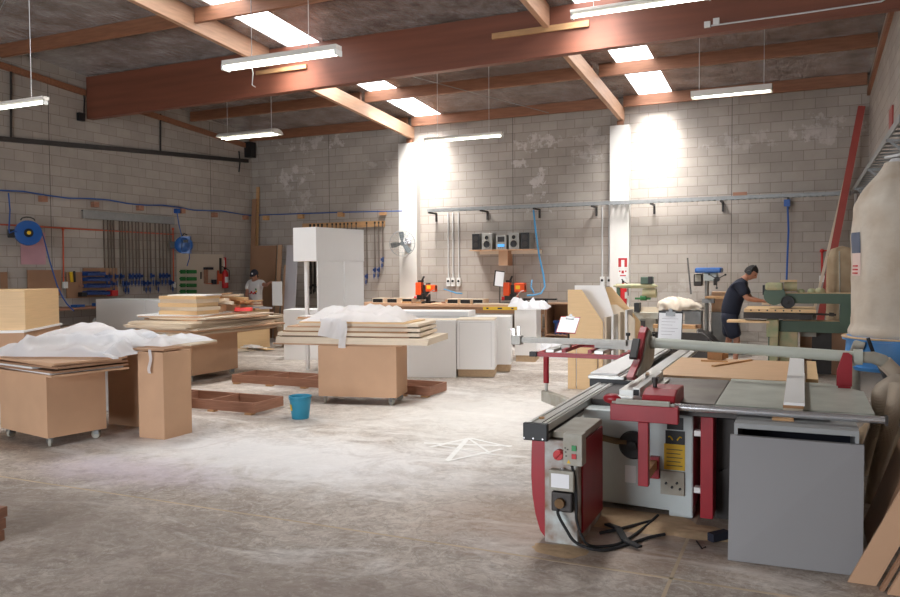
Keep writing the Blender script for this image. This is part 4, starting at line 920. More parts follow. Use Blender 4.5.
# bucket
pb = atz(301, 420, 0) + Vector((-.07, -.03, 0)); TBk = frame((pb.x, pb.y+.12, 0))
r = thing('bucket', 'blue plastic bucket with a yellow sticker on the floor', 'bucket', TBk)
w = MB(TBk); w.lathe([(0, .0), (.095, 0), (.098, .01), (.125, .245), (.132, .246), (.132, .262), (.124, .262), (.118, .25), (.092, .02), (0, .02)], n=32); w.build('tub', 'bucket', r, smooth=True)
w = MB(TBk); w.tube([(.13*math.cos(a), -.13*math.sin(a)*.98, .25-.03*math.sin(a)) for a in [PI*i/14 for i in range(15)]], .004, n=6); w.build('handle', 'bucket', r)
w = MB(TBk); w.lathe([(.1115, .10), (.1215, .17), (.1225, .17), (.1125, .10)], n=5, a0=-2.25, a1=-1.9); w.build('sticker', 'yellow', r)
# plinth frames
def plinth(x0, x1, y0, y1, n, label, h=.12, z0=.02, rz=0):
    T = frame(((x0+x1)/2, (y0+y1)/2, 0), rz); a, b = (x1-x0)/2, (y1-y0)/2
    r = thing('plinth_frame', label, 'frame', T, 'plinth frames')
    for s_ in (-1, 1): w = MB(T); w.box(-a, a, s_*b-.009, s_*b+.009, z0, z0+h); w.build('long_rail', 'meranti', r)
    for k in range(n+1):
        x = -a+.01+(2*a-.02)*k/n; w = MB(T); w.box(x-.009, x+.009, -b+.0095, b-.0095, z0, z0+h); w.build('cross_rail', 'meranti', r)
    for sx in (-1, -.3, .4, 1):
        w = MB(T); w.box(sx*(a-.08)-.05, sx*(a-.08)+.05, -b-.03, -b+.05, 0, z0); w.build('packer', 'pine', r)
    return r
plinth(-7.9, -5.87, 7.38, 7.93, 3, 'red-brown timber plinth frame nearest the bucket, on the floor')
plinth(-7.85, -5.95, 9.35, 9.9, 3, 'red-brown timber plinth frame on the floor left of the middle trolley')
plinth(-5.75, -4.50, 9.30, 9.82, 1, 'red-brown timber plinth frame sticking out right of the middle trolley')
# timber stack end at the lower left edge
p = atz(1, 548, 0)
for k in range(3): w = MB(frame((p.x-.40, p.y+.03*k-.0, .0), .2)); w.box(-.3, .3-.02*k, -.05, .05, .001+.066*k, .065+.066*k); tag(w.build('timber_block', 'meranti'), 'red-brown timber end at the lower left picture edge, %s of three' % ['bottom', 'middle', 'top'][k], 'offcut', 'timbers at the left edge')

# tall white tower
TT = frame((-7.41, 10.98, 0), D2R(-7))
r = thing('tower_cabinet', 'tall white tower unit with an overhanging top cupboard', 'cabinet', TT)
w = MB(TT); w.box(-.51, -.0, 0, 1.30, 1.86, 2.43); w.build('top_cupboard', 'lacquer', r, bev=.002)
w = MB(TT); w.box(-.42, -.02, .04, .10, 1.855, 1.8595); w.build('bottom_edge', 'core', r)
w = MB(TT); w.box(-.03, -.002, .04, 1.28, 0, 1.858); w.build('side_panel', 'lacquer', r)
w = MB(TT); w.box(-.36, -.29, .10, .14, 0, 1.858); w.build('post', 'lacquer', r)
w = MB(TT); w.box(-.0015, .012, .72, 1.27, .05, 1.858); w.build('door', 'lacquer', r)
w = MB(TT); w.box(-.42, -.03, 1.25, 1.28, 0, 1.2); w.build('back_panel', 'lacquer', r)
# low white box behind the middle trolley
TK = frame((-8.39, 12.45, 0), D2R(20)); 
w = MB(TK); w.box(-.66, 0, 0, .6, .0, .96); tag(w.build('cabinet_carcass', 'lacquer', bev=.003), 'low white cabinet behind the left end of the middle trolley stack', 'cabinet')
# white island cabinets
TI = frame((-4.38, 11.37, 0), D2R(17))
r = thing('base_cabinet', 'white base cabinet with framed door right of the middle trolley', 'cabinet', TI)
w = MB(TI); w.box(-.60, 0, .02, .62, .13, .90); w.build('carcass', 'lacquer', r, bev=.002)
w = MB(TI); w.box(-.59, -.002, .0, .018, .13, .895); d_ = w.build('door', 'lacquer', r, bev=.002)
w = MB(TI); w.box(-.55, -.05, -.003, -.0, .87, .873); w.box(-.55, -.547, -.003, -.0, .17, .87); w.box(-.053, -.05, -.003, -.0, .17, .87); w.build('door_moulding', 'melamine_grey', d_)
w = MB(TI); w.box(-.58, -.01, .03, .60, .012, .129); w.build('plinth', 'core', r)
w = MB(TI); w.box(-.6, 0, .02, .62, .9005, .918); w.build('top_rail', 'pale_board', r)
w = MB(TI); w.box(-1.9, -.605, -.01, .012, .0, .905); tag(w.build('end_panel', 'lacquer', bev=.002), 'large plain white panel standing left of the framed base cabinet', 'panel')
TI2 = TI @ Matrix.Translation((.22, .66, 0))
r = thing('base_cabinet', 'second white base cabinet right behind the framed one', 'cabinet', TI2)
w = MB(TI2); w.box(-.60, 0, 0, .6, .13, .92); w.build('carcass', 'lacquer', r, bev=.002)
w = MB(TI2); w.box(-.58, -.02, .02, .58, .012, .129); w.build('plinth', 'core', r)
r = thing('base_cabinet', 'long white cabinet carcass behind the large plain white panel', 'cabinet', TI @ Matrix.Translation((-1.2, .3, 0)))
w = MB(TI); w.box(-1.85, -.62, .03, .62, .1, .88); w.build('carcass', 'melamine', r)
w = MB(TI); w.box(-1.8, -.65, .08, .6, .0, .0995); w.build('plinth', 'core', r)
w = MB(TI); w.box(-1.85, -.62, .03, .62, .8805, .898); w.build('top_rail', 'pale_board', r)
# panels lying over them
w = MB(TI @ Matrix.Translation((-1.25, 1.35, 0)) @ Matrix.Rotation(-.1, 4, 'Z')); w.box(-1.0, .80, -.30, .35, .0, .9); tag(w.build('cabinet_carcass', 'melamine'), 'white cabinet row in the second line behind the base cabinets', 'cabinet')
w = MB(TI @ Matrix.Translation((-1.25, 1.35, .901)) @ Matrix.Rotation(-.1, 4, 'Z')); w.box(-1.0, .78, -.30, .3, .0, .09); tag(w.build('wrapped_panel', 'melamine', bev=.01), 'white wrapped panel lying on the second line of cabinets', 'panel')
TLv = frame(aty(500, 311, 12.75), D2R(12)); TLv = frame((TLv.translation.x, 12.75, .992), D2R(12))
r = thing('spirit_level', 'yellow spirit level lying on the white panels', 'spirit level', TLv)
w = MB(TLv); w.box(-.3, .3, -.012, .012, 0, .055); w.build('body', 'yellow', r, bev=.002)
w = MB(TLv); w.box(-.04, .04, -.0135, -.0125, .015, .04); w.box(.2, .24, -.0135, -.0125, .015, .04); w.box(-.24, -.2, -.0135, -.0125, .015, .04); w.build('vials', 'black', r)
# wrapped white cabinet
TC = frame((-4.42, 13.6, 0), D2R(12))
r = thing('base_cabinet', 'white cabinet topped with foam sheet behind the end stop of the saw fence', 'cabinet', TC)
w = MB(TC); w.box(-.40, 0, 0, .85, .12, .96); w.build('carcass', 'lacquer', r, bev=.002)
w = MB(TC); w.box(-.38, -.02, .02, .83, .0, .1195); w.build('plinth', 'core', r)
drape((-4.68, 14.0, 0), .72, .95, D2R(12), .965, 'bunched white foam on top of the far white cabinet', amp=.22, fall=0, sup=(2, 2), seed=21, freq=3.5, nu=36, nv=36)
pf = atz(558, 358, 0)
drape((pf.x-.1, pf.y+.5, 0), 1.5, 1.3, 0, .0, 'heap of white foam sheet on the floor beside the far white cabinet', amp=.42, fall=0, sup=(.35, .3), seed=31, freq=2.2, nu=40, nv=36, edge=.5)
# gable panels
def gable(x, y, W, H, cut, m, label, rz=0, th=.018, slot=False, drop=.45):
    T = frame((x, y, 0), rz) @ Matrix.Rotation(PI/2, 4, 'X')
    poly = [(0, 0), (W, 0), (W, H-drop), (cut, H), (0, H)]
    if slot: poly = [(0, 0), (.115, 0), (.115, .58), (.13, .58), (.13, 0), (W-.08, 0), (W-.08, .5), (W-.06, .5), (W-.06, 0)]+poly[1:]
    w = MB(T); w.prism(poly, th); tag(w.build('gable_panel', m), label, 'panel', 'gable panels'); 
gx = -3.02; gy = 10.74
gable(gx, gy, .50, 1.405, .20, 'beech', 'beech panel with a sloped top corner, front of the upright group behind the outrigger', slot=True, drop=.45)
gable(gx+.02, gy+.30, .62, 1.46, .43, 'melamine', 'white panel with sloped corner just behind the front beech panel', drop=.6)
gable(gx+.40, gy+.62, .50, 1.43, .08, 'beech', 'beech panel with a steep sloped corner at the back of the upright group', drop=.5)
gable(gx+.50, gy+.42, .36, 1.18, .1, 'pale_board', 'short pale panel right of the front beech panel', drop=.2)
for k in range(4):
    w = MB(frame((gx+.535+.075*k, gy+.05+.10*k, 0), D2R(84))); w.box(0, .28, 0, .03, 0, 1.02+.03*k); tag(w.build('upright_panel', ['pale_board', 'melamine', 'pale_board', 'melamine'][k]), 'narrow upright panel edge right of the beech gable panels, %s from the left' % ORD[k], 'panel', 'upright panel edges')

# ------------------------------------------------------------------ back bench
BX0, BX1 = -9.75, -5.02
r = thing('back_bench', 'long timber work bench along the back wall', 'bench', (-7, 16.4, 0))
w = MB(); w.box(BX0, BX1, 15.95, BACK-.12, .87, .93); w.build('bench_top', 'mdf', r)
w = MB(); w.box(BX0, BX1, 15.97, 15.99, .74, .869); w.build('apron', 'mdf_dark', r)
for x in (-9.6, -7.55, -5.15):
    w = MB(); w.box(x-.05, x+.05, 16.0, 16.1, 0, .869); w.build('leg', 'pine', r)
    w = MB(); w.box(x-.05, x+.05, 16.6, 16.7, 0, .869); w.build('leg', 'pine', r)
w = MB(); w.box(BX0+.05, BX1-.05, 16.02, 16.7, .35, .37); w.build('lower_shelf', 'mdf_dark', r)
zc = .931
xs_ = [(372.5, 383), (387, 397), (402, 412), (447, 458), (460, 470.5), (472.5, 483)]
ZB2 = aty(460, 301.5, 16.2).z; ZB3 = aty(460, 295.8, 16.2).z
for i, (u0, u1) in enumerate(xs_):
    x0, x1 = aty(u0, 299, 16.15).x, aty(u1, 299, 16.15).x
    T = Matrix.Translation(((x0+x1)/2, 16.35, zc)); a = (x1-x0)/2; h = .11
    rr = thing('tool_tray', 'open-fronted wooden tool tray on the back bench, %s from the left' % ORD[i], 'tray', T, 'tool trays on the back bench')
    w = MB(T); w.box(-a, a, -.2, .15, h-.012, h); w.box(-a, a, -.2, .15, 0, .01); w.box(-a, -a+.01, -.2, .15, .01, h-.012); w.box(a-.01, a, -.2, .15, .01, h-.012); w.build('box', 'pale_board', rr)
    w = MB(T); w.box(-a+.012, a-.012, -.203, .14, .0105, .092); w.build('opening_shade', 'black', rr)  # black block stands in for the shade inside the open front
for i in range(12):
    x = R_.uniform(-8.7, -7.3); y = R_.uniform(16.05, 16.3); L_ = R_.uniform(.08, .3)
    w = MB(Matrix.Translation((x, y, zc+.001+.045*(i % 3 == 2))) @ Matrix.Rotation(R_.uniform(0, 3), 4, 'Z')); w.box(-L_/2, L_/2, -.03, .03, 0, .04); tag(w.build('offcut', R_.choice(['pine', 'mdf_dark', 'black', 'meranti', 'pale_board'])), 'small offcut among the litter on the back bench, %s piece' % ORD[i], 'offcut', 'litter on the back bench')
w = MB(); w.box(-6.65, -5.15, 15.96, 16.2, zc, zc+.02); tag(w.build('board', 'pale_board'), 'thin pale board lying on the back bench before the right orange machine', 'board')
w = MB(); w.box(-5.6, -4.85, 16.3, 16.4, zc+.1, zc+.13); w.box(-5.6, -5.55, 16.3, 16.4, zc, zc+.1); w.box(-5.12, -5.07, 16.3, 16.4, zc, zc+.1); tag(w.build('steel_rail', 'black'), 'dark steel rail on the back bench at the foot of the light blue hose', 'rail')
def morticer(u0, x, label, left=True):
    T = frame((x, 16.5, zc))
    r = thing('drilling_machine', label, 'machine', T, 'orange machines')
    w = MB(T); w.box(-.2, .2, -.2, .2, 0, .03); w.build('base_plate', 'steel_dark', r, bev=.005)
    w = MB(T); w.box(.06, .13, -.03, .08, .03, .46); w.build('column', 'red' if not left else 'steel_dark', r)
    w = MB(T); w.box(-.16, -.01, -.15, .03, .18, .48); w.build('motor_cover', 'orange', r, bev=.02)
    w = MB(T); w.box(-.10, .0, -.12, .0, .48, .53); w.cyl((-.03, -.06, .5), (.03, -.06, .62), .022); w.build('top_cap', 'black', r)
    w = MB(T); w.box(.10, .34, -.14, .03, .26, .47 if not left else .42); w.build('motor', 'orange', r, bev=.02)
    w = MB(T); w.box(.14, .24, -.145, -.141, .33, .41); w.build('label_plate', 'yellow', r)
    w = MB(T); w.cyl((.30, -.05, .36), (.34, -.05, .36), .05, n=16); w.build('motor_cap', 'black', r)
    w = MB(T); w.box(-.14, .04, -.12, .0, .08, .22); w.box(-.05, .12, -.06, .02, .1, .42); w.build('chuck', 'steel_dark', r, bev=.01)
    w = MB(T); w.cyl((-.2, -.12, .12), (-.14, -.1, .12), .045, n=16); w.build('knob', 'red', r)
    w = MB(T); w.tube([(.12, -.1, .15), (.26, -.14, .28), (.34, -.15, .3)], .012); w.build('lever', 'chrome', r)
    return r
morticer(0, aty(424, 285, 16.5).x, 'small orange bench machine left of the wall switches')
morticer(0, aty(511, 285, 16.5).x+.02, 'small orange bench machine with red column under the stereo shelf', False)
T = Matrix.Translation(aty(499.5, 278.5, 16.3)) @ Matrix.Rotation(.12, 4, 'Y')
r = thing('clipboard', 'clipboard with white paper beside the right orange machine', 'clipboard', T)
w = MB(T); w.box(-.13, .1, 0, .01, -.18, .17); w.build('board', 'black', r)
w = MB(T); w.box(-.10, .1, -.003, -.001, -.17, .15); w.build('paper', 'paper', r)
w = MB(); w.tube([(T.translation.x, 16.32, zc), (T.translation.x, 16.32, T.translation.z-.15)], .012); w.build('stand', 'steel_dark', r)
# open brown cabinet at the right end of the bench
a, b = aty(545.5, 340, 15.6), aty(570, 340, 15.6)
zt2 = aty(557, 303.5, 15.6).z; r = thing('tool_cabinet', 'open brown cabinet with blue tools at the right end of the back bench', 'cabinet', ((a.x+b.x)/2+.1, 15.9, 0))
w = MB(); x0, x1 = a.x, b.x+.25; w.box(x0, x0+.02, 15.6, 16.2, 0, zt2); w.box(x1-.02, x1, 15.6, 16.2, 0, zt2); w.box(x0+.02, x1-.02, 15.6, 16.2, zt2-.02, zt2); w.box(x0+.02, x1-.02, 16.18, 16.2, 0, zt2-.02); w.box(x0+.02, x1-.02, 15.6, 16.18, .32, .34); w.build('carcass', 'mdf_dark', r)
for i, u in enumerate((556.5, 561, 565)):
    p = aty(u, 317, 15.75); w = MB(); w.cbox((p.x, 15.75, .47), (.05, .1, .26)); w.cbox((p.x, 15.72, .6), (.09, .12, .06)); tag(w.build('clamp', 'bin_blue'), 'blue clamp standing in the open brown cabinet, %s from the left' % ORD[i], 'clamp', 'clamps in the brown cabinet')
# wooden drawer stack and blue-white boxes left part of the bench front
r = thing('box', 'white crate on the bench shelf behind the middle stack', 'box', (-8.6, 15.7, 0))
w = MB(); w.box(-9.3, -7.9, 15.4, 15.9, .0, .78); w.build('crate', 'melamine_grey', r)
# left wall bench
r = thing('wall_bench', 'long dark timber bench along the left wall under the blue bins', 'bench', (LEFT+.4, 12, 0))
w = MB(); w.box(LEFT+.06, LEFT+.75, 9.0, 15.9, .98, 1.02); w.build('bench_top', 'meranti', r)
w = MB(); w.box(LEFT+.06, LEFT+.7, 9.0, 15.9, .62, .65); w.build('upper_shelf', 'pale_board', r)
w = MB(); w.box(LEFT+.06, LEFT+.7, 9.0, 15.9, .25, .28); w.build('lower_shelf', 'pale_board', r)
for y in (9.1, 11.3, 13.5, 15.8): w = MB(); w.box(LEFT+.1, LEFT+.7, y-.03, y+.03, 0, .98) if False else w.box(LEFT+.62, LEFT+.69, y-.03, y+.03, .0, .979); w.build('leg', 'mdf_dark', r)
for i in range(10):
    y = 11.3+.24*i; h = R_.uniform(.08, .18)
    w = MB(); w.cyl((LEFT+.5, y, .651), (LEFT+.5, y, .651+h), .045, n=12); w.cyl((LEFT+.5, y, .651+h), (LEFT+.5, y, .69+h), .02, n=10); tag(w.build('bottle', R_.choice(['white', 'melamine', 'red', 'black', 'galv'])), 'glue bottle or tin on the shelf of the left wall bench, %s from the left' % ORD[i], 'bottle', 'bottles under the left wall bench')
for i in range(6):
    y = 10.9+.5*i
    w = MB(Matrix.Translation((LEFT+.5, y, 1.021)) @ Matrix.Rotation(R_.uniform(-.4, .4), 4, 'Z')); w.box(-.08, .08, -.1, .1, 0, R_.uniform(.03, .07)); tag(w.build('tool_case', R_.choice(['black', 'pine', 'blue', 'red', 'steel_dark'])), 'small case on the left wall bench top, %s from the left' % ORD[i], 'case', 'cases on the left wall bench')

# corner sheets and planks
def lean(u0, u1, v0, y, m, label, name='leaning_sheet', th=.02, tilt=.0, cat='sheet'):
    a, b = aty(u0, v0, y), aty(u1, v0, y); z = a.z
    w = MB(); x0, x1 = a.x, b.x; yb = y-.25
    w._add([(x0, yb, .002), (x1, yb, .002), (x1, yb+th, .002), (x0, yb+th, .002), (x0, y, z), (x1, y, z), (x1, y+th, z), (x0, y+th, z)], [(0, 1, 2, 3), (4, 7, 6, 5), (0, 4, 5, 1), (1, 5, 6, 2), (2, 6, 7, 3), (3, 7, 4, 0)])
    tag(w.build(name, m), label, cat); 
lean(252, 256, 199, 16.70, 'mdf_dark', 'tall dark plank in the back left corner, lower of the two', 'plank', .03, cat='plank')
lean(256.3, 259, 187, 16.85, 'pine', 'tallest plank standing in the back left corner', 'plank', .03, cat='plank')
lean(254, 276.5, 246, 16.4, 'mdf_dark', 'brown sheet leaning in the corner behind the capped worker', cat='sheet')
lean(278, 282, 245, 16.3, 'mdf', 'narrow brown sheet right of the one behind the capped worker')
lean(284, 287, 265, 16.2, 'mdf', 'shorter brown strip leaning left of the lilac-grey panel')
lean(287, 298, 245.5, 15.3, 'melamine_grey', 'lilac-grey panel leaning left of the white tower unit')
def spline(pts, n_=8):
    P = [Vector(p) for p in pts]; P = [P[0]*2-P[1]]+P+[P[-1]*2-P[-2]]; out = []
    for k in range(len(P)-3):
        p0, p1, p2, p3 = P[k:k+4]
        for i in range(n_):
            f = i/n_; out.append(.5*((2*p1)+(p2-p0)*f+(2*p0-5*p1+4*p2-p3)*f*f+(3*p1-p0-3*p2+p3)*f**3))
    return out+[P[-2]]
# ------------------------------------------------------------------ sliding table saw
SO = Vector((-1.0, 5.9, 0))
saw = thing('panel_saw', 'large white and red sliding table saw in the right foreground', 'table saw', SO)
# main cabinet
w = MB(); w.box(-1.42, -.66, 5.42, 6.5, .05, .70); w.box(-.82, -.66, 5.42, 5.6, 0, .05); w.box(-1.42, -1.3, 5.5, 5.7, 0, .05); w.box(-1.42, -.66, 6.3, 6.5, 0, .05); w.build('base_cabinet', 'machine_white', saw, bev=.012)
w = MB(); w.box(-.60, -.52, 5.30, 6.45, .05, .72); pn = w.build('side_door', 'machine_red', saw, bev=.004)
for z in (.22, .60): w = MB(); w.box(-.645, -.602, 5.34, 5.40, z-.018, z+.018); w.build('hinge', 'white', pn)
w = MB(); w.box(-.52, -.36, 5.5, 6.4, .0, .68); w.build('dark_block', 'steel_dark', saw)  # plain dark block in the opening right of the red door
# scale plates, labels on the front of the base
def plate(u0, u1, v0, v1, m, name, y=5.42, t=.003, lift=.0):
    a, b = aty(u0, v1, y), aty(u1, v0, y); w = MB(); w.box(a.x, b.x, y-t-lift, y-lift, a.z, b.z); return w.build(name, m, saw)
plate(667, 683.5, 418, 429, 'black', 'dial_window')
q = plate(665.5, 685, 431.5, 443.5, 'black', 'warning_plate')
for s_ in (-1, 1):
    w = MB(); p = aty(675, 439.5, 5.416); w.tube([(p.x+s_*(.015+.03*t), 5.414, p.z-.005+.025*math.sin(2.2*t)) for t in (0, .3, .6, 1)], .005, n=6); w.build('warning_arrow', 'yellow', q)
q = plate(664, 685, 445, 469, 'yellow', 'notice_plate')
for k in range(5):
    a, b = aty(666.5, 449+k*4, 5.4165), aty(682.5-2*(k % 2), 449+k*4, 5.4165); w = MB(); w.box(a.x, b.x, 5.4155, 5.4165, a.z-.0025, a.z+.0025); w.build('text_line', 'steel_dark', q)
q = plate(661, 684.5, 472, 493, 'cast_grey', 'switch_panel', t=.02)
for u, v in ((666, 483), (672, 487), (677, 483), (680, 489)):
    p = aty(u, v, 5.4); w = MB(); w.cyl((p.x, 5.385, p.z), (p.x, 5.401, p.z), .008, n=8); w.build('button', 'black', q)
plate(625, 636, 466, 482, 'paper', 'data_label')
# handwheel and its slot
p = aty(633, 445, 5.40); Tw = Matrix.Translation(p) @ Matrix.Rotation(PI/2, 4, 'X')
w = MB(Tw); w.lathe([(.075, -.01), (.09, -.012), (.10, 0), (.09, .012), (.075, .01)], n=28); w.lathe([(0, .0), (.03, 0), (.03, .04), (0, .045)], n=14)
for k in range(3):
    a = k*2*PI/3+.5; w.bar((0, 0, 0), (.08*math.cos(a), .08*math.sin(a), 0), .022, .012)
hw_ = w.build('handwheel', 'black', saw, smooth=True)
w = MB(Tw); w.cyl((.07, -.03, 0), (.07, -.03, .05), .013); w.build('handle', 'blue', hw_)
w = MB(); w.tube([aty(590, 433, 5.40), aty(603, 438, 5.405), aty(616, 441, 5.405), aty(627, 442, 5.405)], .022, n=10); w.build('curved_slot', 'slot', saw)
# T-shaped red support arm in front
TY = 5.02
a, b = aty(610, 420, TY), aty(678, 408, TY)
w = MB(); w.box(a.x, b.x, TY, TY+.07, a.z, b.z); w.build('support_arm', 'machine_red', saw, bev=.004)
c_, d_ = aty(637.8, 486, TY), aty(648.3, 420, TY)
w = MB(); w.box(c_.x, d_.x, TY, TY+.06, c_.z, a.z-.001); w.build('support_arm', 'machine_red', saw, bev=.004)
w = MB(); w.box(c_.x+.02, c_.x+.06, TY+.061, 5.41, c_.z+.03, c_.z+.09); w.build('spacer', 'pine', saw)
p = aty(655, 465, 5.4); w = MB(); w.box(p.x-.03, p.x+.03, 5.38, 5.419, p.z-.09, p.z+.06); w.build('bracket', 'machine_red', saw)
a, b = aty(617, 405, TY+.04), aty(670, 405.3, TY+.04)
w = MB(); w.cyl((a.x, TY+.03, b.z), (b.x, TY+.03, b.z), .024, n=18); w.cyl((a.x-.03, TY+.03, b.z), (b.x+.03, TY+.03, b.z), .008, n=8); w.build('roller', 'cast_grey', saw, smooth=True)
# rails at the table front
RY = 5.10; zr_ = .80
a, b = aty(672, 403.5, RY), aty(887, 424, RY)
w = MB(); w.cyl((a.x, RY, (a.z+b.z)/2), (b.x, RY, (a.z+b.z)/2), .022, n=20); w.build('fence_rail', 'chrome', saw, smooth=True)
w = MB(); w.box(b.x-.012, b.x+.004, RY-.028, RY+.028, (a.z+b.z)/2-.028, (a.z+b.z)/2+.028); w.build('rail_cap', 'steel_dark', saw)
w = MB(); w.box(-.92, .16, 5.16, 5.20, .785, .80); w.build('scale_strip', 'melamine', saw)
w = MB(); w.box(-.92, .16, 5.20, 5.34, .74, .785); w.build('rail_support', 'steel_dark', saw)
# tables
ZT = .80
w = MB(); w.box(-1.05, -.52, 5.35, 6.55, ZT-.045, ZT); w.build('main_table', 'iron', saw, bev=.004)
w = MB(); w.prism([(-.515, 5.35), (.41, 5.35), (.41, 6.30), (.18, 6.65), (-.515, 6.65)], .04, Matrix.Translation((0, 0, ZT-.04))); w.build('extension_table', 'iron_pale', saw, bev=.004)
w = MB(); w.box(-1.10, -.06, 6.66, 8.05, ZT-.03, ZT+.004); w.build('outfeed_board', 'ply', saw, bev=.002)
for (x, y) in ((-.15, 7.9), (-.95, 7.9)): w = MB(); w.box(x-.03, x+.03, y-.03, y+.03, 0, ZT-.031); w.build('leg', 'machine_red', saw)
w = MB(); w.box(-.5, -.3, 5.6, 5.66, .5, .76); w.bar((-.5, 5.5, .3), (.3, 5.5, .755), .04, .04); w.bar((-.5, 6.4, .3), (.3, 6.4, .755), .04, .04); w.build('table_brace', 'steel_dark', saw)
# rip fence
p = G1 = atz(635.5, 394, .84)
w = MB(); w.box(p.x-.02, p.x+.03, 5.33, 6.30, .803, .88); w.box(p.x+.03, p.x+.08, 5.33, 6.30, .803, .82); w.build('rip_fence', 'alu', saw, bev=.003)
w = MB(); w.box(p.x-.014, p.x+.024, 5.327, 5.33, .83, .87); w.build('fence_cap', 'black', saw)
a, b = aty(642, 404, 5.14), aty(675.5, 404, 5.14)
w = MB(Matrix.Translation(((a.x+b.x)/2, 5.14, .80)) @ Matrix.Rotation(PI/2, 4, 'Z') @ Matrix.Rotation(PI/2, 4, 'X')); hw2 = (b.x-a.x)/2
w.prism([(-.02, -.03), (.40, -.02), (.40, .09), (.10, .10), (.0, .07), (-.03, .04)], hw2*2, Matrix.Translation((0, 0, -hw2))); w.build('fence_head', 'machine_red', saw, bev=.01)
p = aty(655, 384, 5.3); w = MB(); w.cyl((p.x, 5.3, .88), (p.x, 5.3, .93), .014); w.cyl((p.x, 5.3, .93), (p.x, 5.3, .965), .02); w.bar((p.x-.02, 5.3, .95), (p.x+.03, 5.3, .965), .014); w.build('locking_knob', 'steel_dark', saw)
p = aty(612, 399, 5.1); w = MB(); w.sphere((p.x, 5.12, p.z), .065, (1, .7, .55), n=16); w.build('end_knob', 'machine_red', saw, smooth=True)
w = MB(); w.bar(aty(617, 396, 5.12), aty(633, 399, 5.12), .03, .02); w.build('knob_arm', 'alu', saw)
# sliding beam and its leg
bx0, bx1 = -1.55, -1.41
w = MB(); w.box(bx0, bx1, 4.56, 7.8, .655, .745); w.box(bx0+.01, bx0+.035, 4.56, 7.8, .745, .752); w.box(bx1-.035, bx1-.01, 4.56, 7.8, .745, .752); w.build('sliding_beam', 'alu', saw, bev=.003)
w = MB(); w.box(bx1-.037, bx1-.034, 4.56, 7.8, .7525, .756); w.box(bx1, bx1+.002, 4.56, 7.8, .685, .70); w.build('beam_groove', 'black', saw)
w = MB(); w.box(bx0-.008, bx1+.008, 4.52, 4.558, .645, .752); w.build('beam_end_cap', 'black', saw, bev=.006)
w = MB(); w.cyl((-1.50, 4.72, .7455), (-1.50, 4.72, .756), .018, n=10); w.build('stop_nut', 'pine', saw)
for x_ in (-1.55, -1.49, -1.43): w = MB(); w.cyl((x_, 4.515, .66), (x_, 4.52, .66), .006, n=8); w.build('screw', 'chrome', saw)
# carriage
c1 = atz(590, 374, .805); c2 = atz(622, 378, .805)
cx0, cx1 = c1.x, c2.x; cy = (c1.y+c2.y)/2
w = MB(); w.box(cx0, cx1, cy, 9.35, .775, .805); w.build('sliding_table', 'alu', saw, bev=.006)
w = MB(); w.box(cx0+.01, cx1-.06, cy+.05, 8.0, .806, .822); w.build('sliding_top', 'melamine', saw, bev=.003)
w = MB(); w.box(cx1-.045, cx1-.03, cy, 9.35, .8055, .807); w.build('table_groove', 'black', saw)
w = MB(); w.box(cx0+.02, cx1-.03, cy+.02, cy+.5, .757, .7745); w.box(cx0+.02, cx1+.1, cy-.02, cy+.12, .715, .774); w.build('carriage_block', 'black', saw)
w = MB(); w.box(-1.23, -1.12, 5.75, 9.2, .745, .80); w.box(-1.12, -1.06, 5.75, 9.2, .76, .79); w.build('edge_profile', 'alu', saw, bev=.003)
w = MB(); w.box(-1.40, -1.24, 5.6, 9.0, .70, .745); w.build('carriage_track', 'steel_dark', saw)
# leg cabinet
w = MB(); w.box(-1.445, -1.235, 4.6, 5.22, .0, .643); leg_ = w.build('leg_cabinet', 'machine_white_dirty', saw, bev=.006)
pol = [(-.0, .643), (-.085, .643), (-.09, .55), (-.092, .40), (-.085, .28), (-.065, .16), (-.035, .06), (0, .02)]
w = MB(Matrix.Translation((-1.447, 4.90, 0)) @ Matrix.Rotation(PI/2, 4, 'X')); w.prism(pol, .28); w.build('leg_side_cover', 'machine_red', saw, bev=.004)
w = MB(); w.box(-1.2345, -1.222, 4.68, 5.2, .06, .63); w.build('leg_door', 'machine_red', saw, bev=.003)
w = MB(); w.box(-1.40, -1.24, 4.75, 5.1, .644, .654); w.build('leg_top_plate', 'cast_grey', saw)
w = MB(); w.box(-1.40, -1.22, 4.78, 5.25, .66, .70) if False else w.box(-1.40, -1.215, 4.62, 5.15, .6545, .69); w.build('leg_bracket', 'cast_grey', saw, bev=.004)
# electrics on the leg
def onleg(u0, u1, v0, v1, m, name, par, t, y=4.6, bev=0):
    a, b = aty(u0, v1, y-t), aty(u1, v0, y-t); w = MB(); w.box(a.x, b.x, y-t, y-.0005, a.z, b.z); return w.build(name, m, par, bev=bev)
cbx = onleg(563, 582, 435, 465, 'cast_grey', 'control_box', saw, .10, bev=.004)
onleg(571.5, 576, 446, 451, mat('green_button', (30, 130, 70), .4), 'start_button', cbx, .008, 4.4995)
onleg(571.5, 576, 454.5, 459, 'red', 'stop_button', cbx, .008, 4.4995)
w = MB(); a = aty(568.5, 463.5, 4.497); w._add([(a.x-.012, 4.4985, a.z), (a.x+.012, 4.4985, a.z), (a.x, 4.4985, a.z+.022), (a.x-.012, 4.4995, a.z), (a.x+.012, 4.4995, a.z), (a.x, 4.4995, a.z+.022)], [(0, 1, 2), (3, 5, 4), (0, 3, 4, 1), (1, 4, 5, 2), (2, 5, 3, 0)]); w.build('warning_triangle', 'yellow', cbx)
for (u, v) in ((565, 448), (567.5, 449.5), (565.5, 452), (566, 456)):
    a = aty(u, v, 4.499); w = MB(); w.box(a.x-.004, a.x+.006, 4.4985, 4.4995, a.z-.004, a.z+.004); w.build('symbol', 'steel_dark', cbx)
